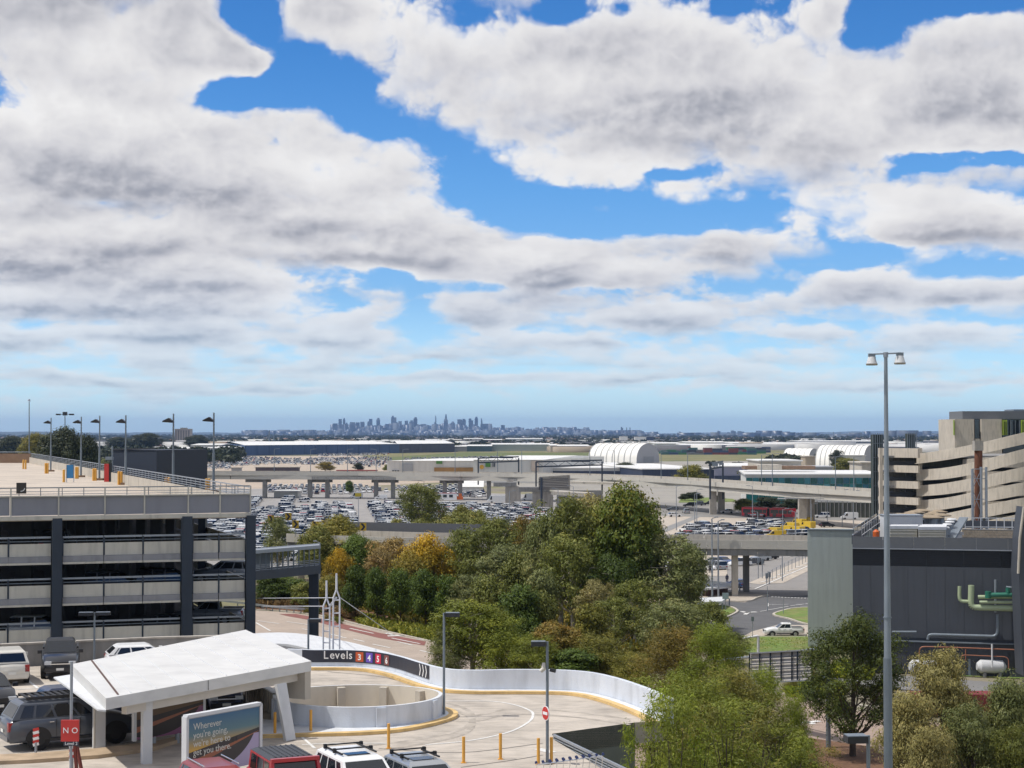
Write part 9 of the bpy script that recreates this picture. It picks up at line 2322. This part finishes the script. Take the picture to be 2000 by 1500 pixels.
def joined(nm, sp, label, seed):
 r = np.random.default_rng(seed); Vs,Fs,Ms = [],[],[]; o = 0; W_ = np.array(wts,float); W_ /= W_.sum()
 for (Y, X, a, *_) in sp:
  ci = r.choice(len(CC_),p=W_); V,F,M = GEO[int(r.integers(0,3))]; c,s = math.cos(a),math.sin(a)
  Vs += [(X + x * c - y * s,Y + x * s + y * c,z + .06) for x,y,z in V]; Fs += [tuple(i + o for i in f) for f in F]; Ms += [ci if m == 0 else len(CC_) + m - 1 for m in M]; o += len(V)
 me = bpy.data.meshes.new(nm); me.from_pydata(Vs, [], Fs)
 for _, pm_, _ in CC_: me.materials.append(pm_)
 for m_ in (C_GLASS, C_TYRE, C_LAMPR, C_LAMPW): me.materials.append(m_)
 me.polygons.foreach_set('material_index',Ms); me.update(); ob = bpy.data.objects.new(nm,me); link(ob); tag(ob,label,'cars',kind='stuff')
spots2 = rest; spots = []
for args in (((330,893),(470,892),(560,896),(560,906),(430,912),(330,905)),((560,897),(760,893),(770,903),(700,908),(560,908)),((790,896),(1000,892),(1000,897),(790,902)),((380,912),(450,911),(450,917),(380,918)),((620,888),(760,885),(760,889),(620,892)),((700,905),(760,903),(760,915),(700,912))):
 lot(list(args), 4, seed=len(spots) + 11, fill=.62, row=6.5, aisle=3)
far_sp = random.Random(9).sample(spots, min(len(spots), 1500))
joined('lot_cars',spots2,'the remaining hundreds of cars filling the rear rows of the rental lots',61)
joined('far_lot_cars',far_sp,'distant cars on the pale parking apron beyond the viaduct',62)
print('CARS', len(top), len(rest), len(far_sp))
for k,(x,zf,ci,kd,dy,lab) in enumerate(((60,18.35,3,1,6.5,'dark wagon deep on the top covered floor of the left car park, left bay'),(210,15.5,3,1,2.2,'dark wagon behind the railing on the middle floor of the left car park'),(320,15.5,4,2,2.2,'black tall wagon beside the second column on the middle floor'),
  (330,12.5,3,0,2.2,'grey sedan beside the pickup on the lowest visible floor'),(60,12.5,0,1,2.3,'white wagon on the lowest visible floor at the left edge'))):
 a = facade_pt(x); o = bpy.data.objects.new('parked_car',SM[(ci,kd)]); link(o); o.location = (a.x,a.y + dy + 1,zf); o.rotation_euler = (0,0,math.radians(92 if dy > 3 else 2)); tag(o,lab,'car','cars inside the left car park')
# cars on the roads
for i,(x,y,a,ci,kd,lab) in enumerate(((1314,998,175,3,0,'dark green grey car under the viaduct left of the white one'),(1346,990,172,4,1,'dark car in the second lane below the median lawn'),(1363,988,172,3,1,'dark grey wagon by the median lawn'),(1385,987,172,4,1,'black car beside the left viaduct pier'),
  (1318,1010,5,0,0,'white sedan in the viaduct shadow'),(1340,1003,95,1,1,'silver car seen from behind on the road in the viaduct shadow'),(1420,1003,180,0,0,'white sedan just right of the viaduct piers'),(1605,1012,180,0,2,'white pickup like car right of the bus'),(1615,1030,20,4,0,'black car behind the sage wing roof'),
  (1445,1106,200,0,1,'white wagon beside the dark flyover pier'),(1470,1104,190,3,0,'dark wagon right of the dark flyover pier'),(1485,1096,200,1,0,'silver car on the cross road near the signals'),(1500,1093,200,4,0,'black car at the far end of the cross road'),
  (1320,1115,20,0,1,'white car glimpsed through the gum crown'),(1355,1112,20,6,1,'red car glimpsed right of the gum crown'),(1440,1148,120,5,0,'blue car in the deep flyover shadow'))):
 o = bpy.data.objects.new('moving_car',SM[(ci,kd)]); link(o); g = G(x,y); o.location = (g.x,g.y,.12); o.rotation_euler = (0,0,math.radians(a)); tag(o,lab,'car','cars on the roads round the junction')
g = G(1362,1142); t = thing('orange_truck','orange red truck glimpsed right of the big grey gum','truck',g,0.2)
mb = MB(); mb.box(g + Vector((0,0,1.6)),(2.2,2.2,2.2)); mb.build('cab',mat('truck_orange',(0.50,0.10,0.03),0.4),t); mb = MB(); mb.box(g + Vector((-3.2,0,1.5)),(4.0,2.2,1.4)); mb.build('tray',P_DRED,t)
for sx in (-4, -1.2, .5):
 mb = MB(); mb.tube(g + Vector((sx,-1.15,.45)),g + Vector((sx,-.8,.45)),.45,n=10); mb.build('wheel',C_TYRE,t)
g = G(1880,1398); t = thing('red_container','dark red skip container glimpsed through the gums at the right','container',g)
mb = MB(); mb.box(g + Vector((0,0,1.2)),(9.5,2.4,2.0)); mb.build('body',mat('skip_red',(0.20,0.03,0.035),0.7,var=0.2),t)
for i in range(10): mb = MB(); mb.box(g + Vector((-4.4 + i * .98,-1.23,1.2)),(.16,.08,1.9)); mb.build('rib',MATS['skip_red'],t)
t = make_car('green_car','dark green car half hidden by the corner gums at the bottom right','car',paint('dark_green',(0.02,0.05,0.035)),L=4.7,W=1.8,H=1.5); put(t,Vector((P(1955,1500,142).x,142,0.1)),200)
